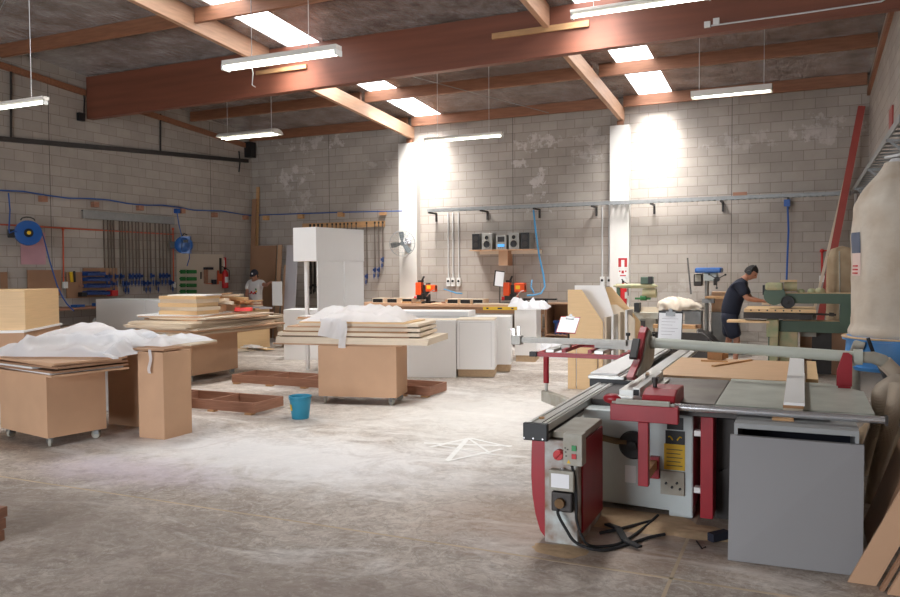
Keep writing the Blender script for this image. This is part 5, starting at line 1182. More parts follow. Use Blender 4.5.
p = aty(559, 454.5, 4.58); w = MB(); w.cyl((p.x, 4.60, p.z), (p.x, 4.555, p.z), .032, n=18); w.bar((p.x-.02, 4.55, p.z-.02), (p.x+.02, 4.55, p.z+.02), .012, .012); w.build('main_switch', 'red', saw, bev=.003)
ob = onleg(549, 573.5, 472, 490, 'cast_grey', 'junction_box', saw, .05, bev=.006)
onleg(551, 569, 475, 487, 'paper', 'box_label', ob, .002, 4.549)
w = MB(); p = aty(562, 470.5, 4.57); w.cyl((p.x, 4.575, p.z-.01), (p.x, 4.575, p.z+.015), .012); w.build('gland', 'chrome', ob)
pgd = onleg(551, 572, 494, 511, 'steel_dark', 'plug_socket', saw, .05, bev=.01)
w = MB(); p = aty(560, 503, 4.54); w.cyl((p.x, 4.549, p.z), (p.x, 4.52, p.z), .03, n=16); w.build('plug', 'dirt', pgd)
w = MB(); p = aty(559, 513, 4.56); w.tube(spline([p+Vector((0, 0, .04)), p+Vector((0, -.02, 0)), p+Vector((.05, -.03, -.08)), Vector((-1.22, 4.52, .05)), Vector((-1.08, 4.56, .013)), Vector((-.96, 4.72, .012)), Vector((-.86, 4.90, .012)), Vector((-.78, 5.0, .012))]), .010, n=8); w.build('power_cable', 'rubber', saw)
w = MB(); w.tube(spline([aty(572, 466, 4.55), aty(575, 480, 4.585), aty(576.5, 505, 4.585), aty(577, 522, 4.58), Vector((-1.17, 4.58, .03)), Vector((-1.05, 4.66, .012)), Vector((-.98, 4.80, .012)), Vector((-.92, 5.1, .012)), Vector((-.88, 5.35, .02))]), .009, n=8); w.build('power_cable', 'rubber', saw)
# dirt on the leg
# blade guard
GT = Matrix.Translation((-1.17, 6.45, .0)) @ Matrix.Rotation(D2R(90-2), 4, 'Z') @ Matrix.Rotation(PI/2, 4, 'X')
pol = [(-.52, .87), (-.46, .84), (-.2, .85), (.0, .86), (.16, .90), (.22, 1.0), (.18, 1.10), (.08, 1.19), (-.02, 1.22), (-.10, 1.18), (-.26, .98)]
w = MB(GT); w.prism(pol, .055, Matrix.Translation((0, 0, -.03))); gd = w.build('blade_guard', 'machine_red', saw, bev=.004)
w = MB(GT); w.prism([(x*.90+.02, .87+(z-.86)*.90) for x, z in pol], .012, Matrix.Translation((0, 0, .0252))); w.build('guard_body', 'cast_grey', saw, bev=.004)
w = MB(GT); w.bar((-.20, 1.13, -.02), (-.33, .99, -.02), .03, .06); w.build('guard_handle', 'black', gd, bev=.006)
w = MB(); w.cyl((-1.235, 6.16, .87), (-1.20, 6.16, .87), .035, n=18); w.build('guard_roller', 'pale_board', saw)
w = MB(); w.prism([(.0, .66), (.02, .60), (.14, .60), (.24, .75), (.2, .84), (.05, .86)], .004, Matrix.Translation((-1.145, 6.3, .0)) @ Matrix.Rotation(PI/2, 4, 'Z') @ Matrix.Rotation(PI/2, 4, 'X')); w.build('saw_blade', 'chrome', saw)
# extraction pipe from the guard
PYY = 6.5
a, b = aty(650, 342.5, PYY), aty(858, 357, PYY)
w = MB(); w.cyl(a, b, .042, n=24); w.build('extraction_pipe', 'pipe_grey', saw, smooth=True)
w = MB(); w.tube([a+Vector((.0, 0, 0)), a+Vector((-.03, 0, -.01)), a+Vector((-.10, .0, -.06))], [.048, .05, .04], n=20); w.tube([a, a+Vector((.04, 0, 0))], .05, n=20); w.build('pipe_elbow', 'cast_grey', saw, smooth=True)
w = MB(); w.cyl(b-Vector((.03, 0, 0)), b+Vector((.03, 0, 0)), .058, n=24); w.build('pipe_collar', 'pipe_grey', saw, smooth=True)
a1, b1 = aty(836.5, 386, 6.42), aty(852.5, 353, 6.42)
w = MB(Matrix.Translation((a1.x, 6.44, a1.z)) @ Matrix.Rotation(PI/2, 4, 'X')); ww, hh = b1.x-a1.x, b1.z-a1.z
w.prism([(0, 0), (ww, 0), (ww*1.0, hh*.92), (ww*.75, hh), (ww*.4, hh), (0, hh*.45)], .012); w.build('pipe_bracket', 'machine_red', saw, bev=.002)
w = MB(); w.box(a1.x+.01, b1.x-.01, 6.42, 6.44, .76, a1.z) if a1.z > .77 else w.box(a1.x+.01, b1.x-.01, 6.45, 6.47, .5, .8); w.build('bracket_foot', 'machine_red', saw)
# outrigger frame with cross-cut fence
ox0, ox1, oy0, oy1, oz = -2.52, -1.66, 7.85, 8.95, .80
w = MB()
for (p, q) in (((ox0, oy0), (ox1, oy0)), ((ox0, oy1), (ox1, oy1)), ((ox0, oy0), (ox0, oy1)), ((ox1, oy0), (ox1, oy1))): w.bar((*p, oz), (*q, oz), .045, .045)
w.build('outrigger_frame', 'machine_red', saw)
for k in (.3, .62):
    x = ox0+(ox1-ox0)*k; w = MB(); w.box(x-.02, x+.02, oy0+.02, oy1-.02, oz+.024, oz+.06); w.build('outrigger_bar', 'machine_red', saw)
for k in (.14, .74):
    x = ox0+(ox1-ox0)*k; w = MB(); w.box(x-.045, x+.045, oy0-.02, oy1+.0, oz+.024, oz+.058); w.build('outrigger_profile', 'alu', saw, bev=.004)
w = MB(); w.box(ox0-.10, ox0-.024, oy0-.03, oy0+.03, oz-.025, oz+.025); w.build('frame_end_cap', 'black', saw)
zl = aty(555, 391, oy0+.05).z
w = MB(); w.cyl((ox0+.06, oy0+.05, zl+.08), (ox0+.06, oy0+.05, oz-.023), .03, n=14); w.build('outrigger_leg', 'machine_red', saw)
w = MB(); w.cyl((ox0+.06, oy0+.05, zl), (ox0+.06, oy0+.05, zl+.08), .018, n=12); w.build('leg_spindle', 'alu', saw)
w = MB(); w.bar((ox0+.03, oy0+.08, zl-.06), (-1.42, 6.7, zl-.06), .08, .12); w.build('swing_arm', 'cast_grey', saw, bev=.01)
fy = 8.1; a, b = aty(517, 337, fy), aty(612, 338.5, fy)
w = MB(); w.box(a.x, b.x+.15, fy-.03, fy+.03, .895, .955); w.box(a.x, b.x+.15, fy-.035, fy-.03, .915, .93); w.build('crosscut_fence', 'alu_dull', saw, bev=.003)
w = MB(); w.box(-2.0, -1.6, fy+.031, fy+.09, .85, .95); w.box(-2.35, -2.25, fy-.04, fy+.05, .825, .884); w.build('fence_bracket', 'alu_dull', saw)
w = MB(); w.box(a.x-.05, a.x+.06, fy-.06, fy+.05, .87, .97); w.build('fence_stop', 'alu_dull', saw, bev=.008)
w = MB(); w.box(a.x-.04, a.x-.01, fy-.05, fy-.02, .97, 1.05); w.box(a.x+.0, a.x+.03, fy, fy+.02, .97, 1.07); w.cyl((a.x-.05, fy-.04, 1.03), (a.x-.05, fy-.04, 1.05), .02); w.build('stop_lever', 'chrome', saw)
for u in (628, 653): 
    p = aty(u, 333, 8.1) if u < 640 else aty(u, 333, 8.1); w = MB(); w.cyl((p.x, 8.1, .956), (p.x, 8.1, 1.0), .01); w.cyl((p.x, 8.1, 1.0), (p.x, 8.1, 1.03), .024); w.build('clamp_knob', 'black', saw)

# things on and around the saw
w = MB(); w.box(-.10, .01, 5.24, 8.2, ZT+.0055, ZT+.024); tag(w.build('strip_board', 'pale_board'), 'lowest of the long narrow strips lying across the saw table', 'board', 'strips on the saw table')
w = MB(); w.box(-.103, .013, 5.22, 8.24, ZT+.025, ZT+.044); tag(w.build('strip_board', 'mdf_edge'), 'middle one of the long narrow strips on the saw table', 'board', 'strips on the saw table')
w = MB(); w.box(-.10, .02, 5.21, 8.26, ZT+.045, ZT+.063); tag(w.build('strip_board', 'melamine'), 'white-faced top strip lying across the saw table', 'board', 'strips on the saw table')
w = MB(); w.box(.03, .12, 6.7, 8.0, ZT-.04, ZT+.02); tag(w.build('beech_block', 'beech'), 'beech board edge right of the white strip on the saw outfeed', 'board')
for (u0, v0, u1, v1, nm) in ((701, 360.5, 728, 361.5, 'straight thin stick on the plywood outfeed board'), (713, 366, 751, 359.8, 'slanting thin stick on the plywood outfeed board')):
    a, b = atz(u0, v0, ZT+.012), atz(u1, v1, ZT+.012); w = MB(); w.bar(a, b, .03, .014); tag(w.build('stick', 'pine'), nm, 'stick', 'sticks on the saw')
p = atz(718, 358, ZT+.005); w = MB(frame((p.x, p.y, ZT+.0055), .3)); w.box(-.09, .09, -.04, .04, 0, .07); tag(w.build('offcut', 'pine'), 'small chunky timber block on the plywood outfeed board', 'offcut')
p = atz(721, 352, ZT+.005); w = MB(frame((p.x+.02, min(p.y, 7.95), ZT+.0055), -.2)); w.box(-.07, .07, -.04, .04, 0, .09); tag(w.build('offcut', 'mdf_edge'), 'taller timber block at the back of the plywood outfeed board', 'offcut')
# grey carcass and panel
r = thing('grey_cabinet', 'open grey cabinet carcass under the right end of the saw table', 'cabinet', (-.035, 5.2, 0))
gx0, gx1, gy0, gy1, gz = -.365, .30, 4.93, 5.42, .765
w = MB(); w.box(gx0, gx0+.02, gy0, gy1, 0, gz); w.box(gx1-.02, gx1, gy0, gy1, 0, gz); w.box(gx0+.02, gx1-.02, gy0, gy1, gz-.03, gz); w.box(gx0+.02, gx1-.02, gy0, gy1, 0, .02); w.build('carcass', 'grey_side', r)
w = MB(); w.box(gx0+.02, gx1-.02, gy1-.018, gy1, .02, gz-.03); w.build('back_panel', 'navy', r)
w = MB(); w.box(-.16, -.04, 5.1, 5.2, gz, gz+.012); tag(w.build('offcut', 'pine'), 'sliver of timber on top of the open grey cabinet', 'offcut')
A_, B_ = Vector((-.38, 4.72, .002)), Vector((.315, 4.75, .002)); t0, t1 = Vector((-.385, 4.905, .695)), Vector((.325, 4.91, .692))
w = MB(); n_ = Vector((0, .018, .004)); w._add([A_, B_, B_+n_, A_+n_, t0, t1, t1+n_, t0+n_], [(0, 1, 2, 3), (4, 7, 6, 5), (0, 4, 5, 1), (1, 5, 6, 2), (2, 6, 7, 3), (3, 7, 4, 0)]); tag(w.build('loose_board', 'grey_board', bev=.001), 'square grey panel leaning against the grey cabinet in the right foreground', 'panel')
# floor bits in front of the saw
pts = [atz(607, 524, .02), atz(618, 528, .035), atz(625, 540, .03), atz(640, 547, .02)]
w = MB()
for a, b in zip(pts, pts[1:]): w.bar(a, b, .045, .014)
tag(w.build('push_stick', 'black', bev=.003), 'black plastic saw handle lying on the floor in front of the saw', 'tool')
w = MB(); w.tube([atz(600, 533, .02), atz(620, 529, .022), atz(651, 521, .014)], .011, n=8); tag(w.build('strap', 'rubber'), 'thin black bar crossing the black handle on the floor', 'tool')
w = MB(); w.tube([atz(696.5, 541, .007), atz(702, 548.5, .007), atz(705.5, 547, .007)], .005, n=6); tag(w.build('hex_key', 'black'), 'small black hex key on the floor before the grey panel', 'tool')
r_ = random.Random(5)
def dust(cx, cy, rx, ry, h, label, seed):
    w = MB()
    def fn(u, v):
        a = u*2*PI; rr = v
        k = 1+.35*mnoise.noise(Vector((math.cos(a)*1.5, math.sin(a)*1.5, seed)))
        return Vector((cx+rx*k*rr*math.cos(a), cy+ry*k*rr*math.sin(a), .001+h*(1-rr*rr)*(.7+.6*mnoise.noise(Vector((rr*3*math.cos(a), rr*3*math.sin(a), seed))))))
    w.grid(fn, 40, 8); o = w.build('sawdust', 'saw_dust', smooth='all'); tag(o, label, 'sawdust'); o['kind'] = 'stuff'
dust(-1.05, 5.22, .50, .24, .022, 'sawdust drift on the floor along the foot of the saw cabinet', 1)
dust(-.55, 5.15, .28, .14, .015, 'sawdust drift on the floor under the red side door', 2)
dust(-1.32, 4.50, .18, .10, .008, 'sawdust at the foot of the saw leg cabinet', 3)
w = MB(); [w.cbox((x, y, .03), (.14, .05, .05), Matrix.Rotation(a, 4, 'Z')) for x, y, a in ((-.46, 5.05, .9),)]; tag(w.build('rag', 'navy'), 'dark blue scrap on the floor under the saw table', 'rag')
# chalk star
w = MB()
ZL = [.0005]
def line(p, q, wd):
    ZL[0] += .0006; a, b = atz(*p, ZL[0]), atz(*q, ZL[0]); w.bar(a, b, wd, .0008)
M['chalk'] = mat('chalk', (240, 238, 234), .95, var=.1, scale=20)
for p, q, wd in (((424, 443), (512, 446), .05), ((430, 447), (470, 438), .05), ((470, 438), (510, 447), .04), ((447, 461), (468, 438), .05), ((447, 461), (502, 449), .04), ((436, 445), (496, 455), .03), ((468, 438), (490, 453), .03)): line(p, q, wd)
tag(w.build('chalk_mark', 'chalk'), 'white star-like mark chalked on the floor left of the saw', 'floor mark')

# ------------------------------------------------------------------ clipboards
def clip(T, label, w_=.12, h_=.15, post=None, back='black'):
    r = thing('clipboard', label, 'clipboard', T)
    w = MB(T); w.box(-w_-.008, w_+.008, 0, .008, -h_-.01, h_+.02); w.build('board', back, r)
    w = MB(T); w.box(-w_, w_, -.003, -.001, -h_, h_); w.build('paper', 'paper', r)
    w = MB(T); w.box(-.05, .05, -.012, -.0035, h_-.03, h_+.015); w.cyl((0, -.015, h_+.03), (0, .0, h_+.03), .02, n=12); w.build('clip', 'galv', r)
    for k in range(6): w = MB(T); w.box(-w_*.75, w_*.7-.03*(k % 3), -.0036, -.0031, h_*.6-k*h_*.23-.002, h_*.6-k*h_*.23+.002); w.build('text_line', 'melamine_grey', r)
    if post: w = MB(); w.cyl(T @ Vector((0, .015, 0)), post, .012, n=8); w.build('stand', 'steel_dark', r)
    return r
p = aty(670, 327, 8.6); clip(Matrix.Translation(p) @ Matrix.Rotation(.02, 4, 'Y') @ Matrix.Rotation(-.15, 4, 'X'), 'clipboard with white sheet standing behind the saw pipe', post=(p.x, p.y+.1, .805))
p = aty(568, 325, 8.9); T = Matrix.Translation(p) @ Matrix.Rotation(D2R(2), 4, 'Y') @ Matrix.Rotation(-.85, 4, 'X')
clip(T, 'red-backed clipboard with white sheet lying on the outrigger', .11, .12, back='machine_red', post=(p.x, p.y+.04, .83))
# ------------------------------------------------------------------ machines at the back right
# radial arm saw
Y0 = 15.2
def bx(u0, u1, v0, v1, y0, y1, w=None):
    a, b = aty(u0, v1, y0), aty(u1, v0, y0); w = w or MB(); w.box(a.x, b.x, y0, y1, max(0, a.z), b.z); return w
c = aty(638, 345, Y0)
r = thing('radial_arm_saw', 'pale green radial arm saw on a grey stand in front of the sign pier', 'radial arm saw', (c.x, Y0+.4, 0))
w = bx(621, 656, 318, 362, Y0+.1, Y0+.8); a = aty(621, 345, Y0+.1); b = aty(656, 318, Y0+.1); w = MB(); w.box(a.x, b.x, Y0+.1, Y0+.8, 0, b.z); w.build('stand', 'cast_grey', r, bev=.01)
tz = aty(640, 313, Y0).z
w = bx(616, 661, 313, 318, Y0, Y0+.9); w.build('table', 'cast_grey', r)
bx(616, 661, 307, 313, Y0+.25, Y0+.29).build('fence', 'pale_board', r)
bx(634, 639, 303, 312, Y0-.02, Y0+.2).build('table_clamp', 'black', r)
bx(628, 645, 321, 332, Y0+.07, Y0+.1).build('switch_panel', 'steel_dark', r)
bx(633, 636, 324, 331, Y0+.05, Y0+.07).build('lever', 'white', r)
bx(638, 643, 326, 329, Y0+.05, Y0+.07).build('buttons', 'red', r)
a, b = aty(616, 286, Y0+.35), aty(655, 286, Y0+.35)
w = MB(); w.cyl(a, b, .045, n=16); w.cyl(b, b+Vector((.05, 0, 0)), .02, n=8); w.cyl(a-Vector((.05, 0, 0)), a, .02, n=8); w.build('arm', 'dusty_green', r, smooth=True)
w = MB(); w.cyl(a+Vector((.05, 0, -.02)), Vector((a.x+.05, a.y, tz)), .04, n=14); w.build('column', 'machine_green', r)
bx(640.5, 652, 277, 284, Y0+.3, Y0+.5).build('motor_cap', 'machine_green', r, bev=.01)
bx(648, 652.5, 276.5, 283.5, Y0+.29, Y0+.31).build('vent', 'black', r)
w = MB(); a2 = aty(648, 293, Y0+.4); w.cyl(a2-Vector((.1, 0, 0)), a2+Vector((.16, 0, 0)), .09, n=18); w.build('motor', 'dusty_green', r, smooth=True)
w = MB(); w.cyl(a2+Vector((-.14, -.04, -.10)), a2+Vector((-.02, -.04, -.10)), .05, n=14); w.box(a2.x-.25, a2.x+.05, a2.y-.03, a2.y+.03, a2.z-.13, a2.z-.09); w.build('blade_cover', 'green', r)
# canvas-covered machine
p = aty(678, 310, 14.9); zc2 = p.z
r = thing('covered_planer', 'machine under a cream canvas cover on a grey stand', 'machine', (p.x, 15.1, 0))
a, b = aty(684, 345, 14.8), aty(700, 312, 14.8)
w = MB(); w.box(a.x, b.x, 14.9, 15.3, 0, b.z); w.build('stand', 'galv', r)
def cov(u, v):
    th = u*2*PI; ph = v*PI/2
    x = .41*math.cos(th)*math.cos(ph*.98); y = .3*math.sin(th)*math.cos(ph*.98); z = .24*math.sin(ph)
    k = 1+.18*mnoise.noise(Vector((math.cos(th)*2.5, math.sin(th)*2.5, v*3)))+.07*math.sin(th*9+v*5)*(1-v)
    sh = .06*math.cos(th)
    z *= (1.1-.45*(x+.4)/.8)
    return Vector((p.x+x*k, 15.1+y*k, zc2-.02+z+.05*(1-2*abs(mnoise.noise(Vector((x*7+z*6, y*5, 4)))))))
w = MB(); w.grid(cov, 48, 14); w.build('canvas_cover', 'canvas', r, smooth='all')
w = MB(); w.cbox((p.x, 15.1, zc2-.04), (.7, .45, .04)); w.build('table', 'galv', r)
# low rack with brown timbers in front
a = aty(655, 332, 13.4); b = aty(700, 319, 13.4)
r = thing('timber_rack', 'low dark rack carrying short brown timbers, right of the radial arm saw', 'rack', ((a.x+b.x)/2, 13.6, 0))
w = MB(); w.box(a.x-.05, b.x+.15, 13.4, 13.9, 0, a.z-.001); w.build('box', 'steel_dark', r)
zz = a.z
for i in range(7):
    w = MB(Matrix.Translation(((a.x+b.x)/2+RND.uniform(-.06, .06), 13.5+.09*(i % 4), zz+.001+.061*(i//4))) @ Matrix.Rotation(RND.uniform(-.05, .05), 4, 'Z')); w.box(-.36, .34, -.04, .04, 0, .06); tag(w.build('timber_offcut', RND.choice(['mdf_dark', 'pine', 'pale_board'])), 'short timber on the low rack right of the radial arm saw, %s of the pile' % ORD[i], 'timber', 'timbers on the low rack')
w = MB(); 
def rag(u, v):
    return Vector((b.x-.05+.45*u, 13.25+.5*v+.03*math.sin(u*9), zz+.06-.35*u*u-.1*abs(v-.5)+.03*mnoise.noise(Vector((u*6, v*6, 2)))))
w.grid(rag, 16, 12); tag(w.build('dust_cloth', 'steel_dark', smooth='all', solid=.01), 'dark cloth hanging over the right end of the low timber rack', 'cloth')
# drill press
YD = 15.85
a = aty(706.5, 345, YD)
r = thing('drill_press', 'pedestal drill press with a blue belt cover', 'drill press', (a.x, YD, 0))
w = MB(); w.box(a.x-.2, a.x+.2, YD-.3, YD+.2, 0, .06); w.build('foot', 'galv', r, bev=.01)
zt_ = aty(706, 272, YD).z
w = MB(); w.cyl((a.x, YD, .06), (a.x, YD, zt_), .04, n=18); w.build('column', 'galv', r, smooth=True)
w = bx(694.5, 721, 267.5, 273, YD-.25, YD+.25); w.build('belt_cover', 'blue', r, bev=.03)
w = bx(703.5, 717, 273, 281, YD-.2, YD+.1); w.build('head', 'machine_white', r, bev=.02)
w = bx(693.5, 702, 274, 286, YD-.1, YD+.15); w.build('motor', 'steel_dark', r, bev=.02)
w = bx(695, 701, 275, 281.5, YD-.13, YD-.1); w.build('motor_plate', 'cast_grey', r)
p = aty(717, 279, YD-.25); w = MB(); w.cyl(p+Vector((0, .1, 0)), p, .05, n=16)
for k in range(3):
    an = k*2*PI/3+.5; w.cyl(p, p+Vector((.17*math.cos(an), 0, .17*math.sin(an))), .009, n=8); w.sphere(p+Vector((.17*math.cos(an), 0, .17*math.sin(an))), .022, n=10)
w.build('feed_handle', 'black', r)
w = MB(); w.cyl((p.x-.04, YD-.2, p.z), (p.x-.04, YD-.2, p.z-.12), .03, n=12); w.build('chuck', 'steel_dark', r)
w = bx(705, 724, 296.5, 298.5, YD-.35, YD+.1); w.build('table', 'pine', r)
w = bx(702, 714, 299, 303, YD-.1, YD+.1); w.build('table_bracket', 'galv', r)
w = MB(); w.bar(aty(687.5, 258, 16.6), aty(691, 294, 16.2), .03, .012); tag(w.build('straight_edge', 'steel_dark'), 'dark straight edge standing left of the drill press', 'straight edge')
w = bx(711.5, 731, 292, 312, 16.2, 16.5); w.T = Matrix(); tag(w.build('cardboard_box', 'mdf'), 'brown cardboard box behind the drill press', 'box')
a, b = aty(711, 345, 16.1), aty(733, 312.5, 16.1); w = MB(); w.box(a.x, b.x+.1, 16.1, 16.6, 0, b.z); tag(w.build('cupboard', 'galv'), 'grey cupboard behind the drill press and the man in navy', 'cupboard')
# green radial arm machine
YG = 13.1
r = thing('green_saw', 'big dark green C-frame machine the man in navy works at', 'machine', (0.2, YG+.2, 0))
def gz(v, u=800): return aty(u, v, YG).z
gx_ = lambda u: aty(u, 300, YG).x
w = MB(); w.box(gx_(783), gx_(852.5), YG, YG+.25, gz(303.5), gz(293.5)); w.box(gx_(840.5), gx_(852.5), YG, YG+.25, gz(332), gz(303.5)); w.box(gx_(779), gx_(840.5), YG, YG+.25, gz(332), gz(321)); w.build('frame', 'machine_green', r, bev=.008)
w = MB(); w.box(gx_(779), gx_(798), YG+.02, YG+.5, .0, gz(332)); w.build('pedestal', 'dusty_green', r, bev=.01)
w = MB(); w.box(gx_(783), gx_(852), YG+.01, YG+.24, gz(293.5), gz(293.0)+.002); w.box(gx_(783), gx_(840), YG+.01, YG+.24, gz(321), gz(320.7)+.002); w.build('dust_layer', 'saw_dust', r)
pth = Vector((gx_(774.5), YG-.1, gz(295)))
w = MB(); w.cyl(pth+Vector((0, .28, 0)), pth, .155, n=28); w.build('blade_hood', 'machine_green', r, smooth=True)
w = MB(); w.box(pth.x-.13, pth.x+.12, YG-.12, YG+.2, pth.z+.07, pth.z+.19); w.build('hood_top', 'dusty_green', r, bev=.03)
w = MB(); w.box(pth.x-.17, pth.x-.14, YG-.08, YG+.1, pth.z+.0, pth.z+.15); w.build('dark_guard', 'black', r)
w = MB(); w.cyl((gx_(784), YG+.1, gz(286)), (gx_(797), YG+.1, gz(286)), .085, n=20); w.build('motor', 'dusty_green', r, smooth=True)
w = MB(); w.box(gx_(780), gx_(797), YG+.0, YG+.2, gz(282), gz(280)); w.build('motor_top', 'saw_dust', r)
for k, u in enumerate((801, 812, 820)):
    w = MB(); q = Vector((gx_(u), YG+.1, gz(291.5))); w.sphere(q, .05+.012*k, (1.1, 1, .8), n=12); w.build('knob', 'dusty_green', r, smooth=True)
q = Vector((gx_(788), YG-.12, gz(302))); 
w = MB(Matrix.Translation(q) @ Matrix.Rotation(PI/2, 4, 'X')); w.lathe([(.075, -.012), (.092, -.014), (.1, 0), (.092, .014), (.075, .012)], n=24); w.lathe([(0, -.1), (.03, -.1), (.03, .03), (0, .035)], n=12)
for k in range(3): an = k*2*PI/3; w.bar((0, 0, 0), (.085*math.cos(an), .085*math.sin(an), 0), .022, .014)
w.build('handwheel', 'black', r)
w = MB(); w.box(gx_(745), gx_(816), YG-.25, YG+.75, gz(312)-.0, gz(312)+.05); w.build('table', 'beech', r, bev=.003)
w = MB(); [w.cyl((gx_(u), YG-.2501, gz(310)), (gx_(u), YG-.256, gz(310)), .012, n=8) for u in (752, 760, 768, 776, 784, 792, 800)]; w.build('dog_holes', 'black', r)
w = MB(); w.box(gx_(744), gx_(812), YG-.1, YG+.6, gz(319), gz(313)); w.build('table_slide', 'steel_dark', r)
w = MB(); w.cyl((gx_(800), YG-.1, gz(313)), (gx_(836), YG-.1, gz(314)), .016, n=10); w.cyl((gx_(829), YG-.1, gz(313.5)), (gx_(834), YG-.1, gz(314)), .03, n=10); w.build('crank_shaft', 'steel_dark', r)
w = MB(); w.box(gx_(728), gx_(770), YG-.2, YG+.15, gz(323), gz(321)); w.build('side_table', 'beech', r)
w = MB(); w.box(gx_(767), gx_(779), YG-.15, YG+.1, gz(337), gz(319.5)); w.box(gx_(770), gx_(778.5), YG-.12, YG+.06, 0, gz(337)); w.build('bracket', 'dusty_green', r, bev=.01)
w = MB(); w.box(gx_(768), gx_(778), YG+.2, YG+.6, 0, gz(327)); w.build('column', 'machine_green', r)
w = MB(); w.box(gx_(800), gx_(817), YG+.4, YG+.7, gz(332)-.1, gz(316)); tag(w.build('grey_box', 'cast_grey'), 'grey box seen through the opening of the green machine', 'box') if False else w.build('gear_box', 'cast_grey', r)
# offcuts, boxes and junk beyond the green machine
for i, (u0, u1, v0, m, y, nm) in enumerate(((800, 812, 333, 'mdf_dark', 13.7, 'dark brown box low behind the green machine'), (812, 832, 330, 'steel_dark', 13.7, 'dark bin low behind the green machine'), (832, 846, 325, 'mdf_dark', 13.65, 'brown board standing at the right of the green machine'))):
    a, b = aty(u0, v0, y), aty(u1, v0, y); w = MB(); w.box(a.x, b.x, y, y+.3, 0, a.z); tag(w.build('crate', m), nm, 'crate')
# filter bag behind
def sack(cx, cy, z0, z1, rx, ry, lobes=0, seed=0, tilt=0, top=.75, nu=40, nv=30):
    w = MB()
    def fn(u, v):
        th = u*2*PI
        s_ = (1-abs(2*v-1)**5)**.5 if 0 < v < 1 else 0
        s_ *= (top+(1-top)*min(1, (1-v)*2.2))
        fold = 1+.07*mnoise.noise(Vector((math.cos(th)*2, math.sin(th)*2, v*3+seed)))+.02*math.sin(th*7+v*6)
        if lobes: fold *= 1-.10*max(0, math.cos((th+PI/2-lobes)*1))**30
        return Vector((cx+rx*s_*fold*math.cos(th)+tilt*v, cy+ry*s_*fold*math.sin(th), z0+(z1-z0)*v+.015*mnoise.noise(Vector((math.cos(th)*3, math.sin(th)*3, v*5+seed)))))
    w.grid(fn, nu, nv); return w
a = aty(826, 345, 14.0); b = aty(859, 245, 14.0)
r = thing('filter_bag', 'tan double-lobed dust filter bag behind the big cream bag', 'filter bag', ((a.x+b.x)/2, 14.2, a.z))
cx = (a.x+b.x)/2; rx = (b.x-a.x)/2
def sq(u, v):
    th = u*2*PI; cxx, syy = math.cos(th), math.sin(th)
    sx = math.copysign(abs(cxx)**.55, cxx); sy = math.copysign(abs(syy)**.55, syy)
    e = (1-abs(2*v-1)**7)**.35 if 0 < v < 1 else 0
    seam = 1-.12*math.exp(-((th-(1.5*PI-.15))**2)/.004)
    return Vector((cx+rx*sx*e*(1+.03*mnoise.noise(Vector((sx, sy, v*4)))), 14.25+.2*sy*e*seam, a.z+(b.z-a.z)*v))
w = MB(); w.grid(sq, 64, 30); w.build('bag', 'canvas_tan', r, smooth='all')
w = MB(); w.tube([(cx-.03, 14.032, a.z+.12), (cx-.035, 14.025, (a.z+b.z)/2), (cx-.05, 14.035, b.z-.09)], .012, n=6); w.build('seam', 'cast_grey', r)
w = MB(); w.cyl((cx-.1, 14.25, 0), (cx-.1, 14.25, a.z+.1), .03); w.cyl((cx+.12, 14.25, 0), (cx+.12, 14.25, a.z+.1), .03); w.box(cx-.3, cx+.3, 14.05, 14.45, a.z-.01, a.z+.05); w.build('stand', 'steel_dark', r)
for (u0, v0, u1, v1, y, m, rr, nm) in ((861, 288, 841, 352, 13.7, 'melamine', .045, 'white pipe leaning between the filter bag and the blue drum'), (868, 290, 851, 362, 12.6, 'mdf_dark', .04, 'brown timber leaning beside the white pipe'), (873, 270, 858, 350, 13.2, 'hoist', .03, 'rusty bar leaning beside the white pipe')):
    q0, q1 = aty(u0, v0, y), aty(u1, v1, y); d = (q1-q0); q2 = q0+d*((.0-q0.z)/d.z); w = MB(); w.cyl(q0, q2+Vector((0, 0, .02)), rr, n=14); tag(w.build('leaning_pole', m), nm, 'pole')
M['drum_blue'] = mat('drum_blue', (84, 150, 214), .45, var=.1)
# ------------------------------------------------------------------ dust extractor at the right edge
EY = 7.6
cx = .725
zr0, zr1 = aty(880, 372, EY-.3).z, aty(880, 338, EY-.3).z
DR = .345
r = thing('dust_extractor', 'dust extractor with a tall cream cloth bag over a blue drum at the right edge', 'dust extractor', (cx, EY, 0))
def sack2(u, v):
    th = u*2*PI
    z0, z1 = zr1-.06, aty(885, 163, EY).z
    prof = [(0, .80), (.02, .98), (.06, 1.04), (.10, .98), (.16, 1.0), (.35, 1.02), (.6, 1.02), (.76, .92), (.86, .66), (.94, .36), (.985, .24), (1, .22)]
    for (v0, a0), (v1, a1) in zip(prof, prof[1:]):
        if v0 <= v <= v1: s_ = a0+(a1-a0)*(v-v0)/(v1-v0); break
    f = 1+.07*mnoise.noise(Vector((math.cos(th)*1.6, math.sin(th)*1.6, v*2.2)))+.04*mnoise.noise(Vector((math.cos(th)*5, math.sin(th)*5, v*7)))+.02*math.sin(th*11+3*v)*(1 if v > .8 or v < .15 else .25)
    return Vector((cx+DR*s_*f*math.cos(th)+.02*math.sin(v*5), EY+DR*s_*f*math.sin(th), z0+(z1-z0)*v))
w = MB(); w.grid(sack2, 72, 60); w.build('cloth_bag', 'canvas', r, smooth='all')
z1b = aty(885, 163, EY).z
w = MB(); w.lathe([(.06, z1b-.03), (.075, z1b-.02), (.075, z1b+.0), (.05, z1b+.03)], Matrix.Translation((cx+.0, EY, 0)), n=20); w.build('bag_collar', 'pvc', r)
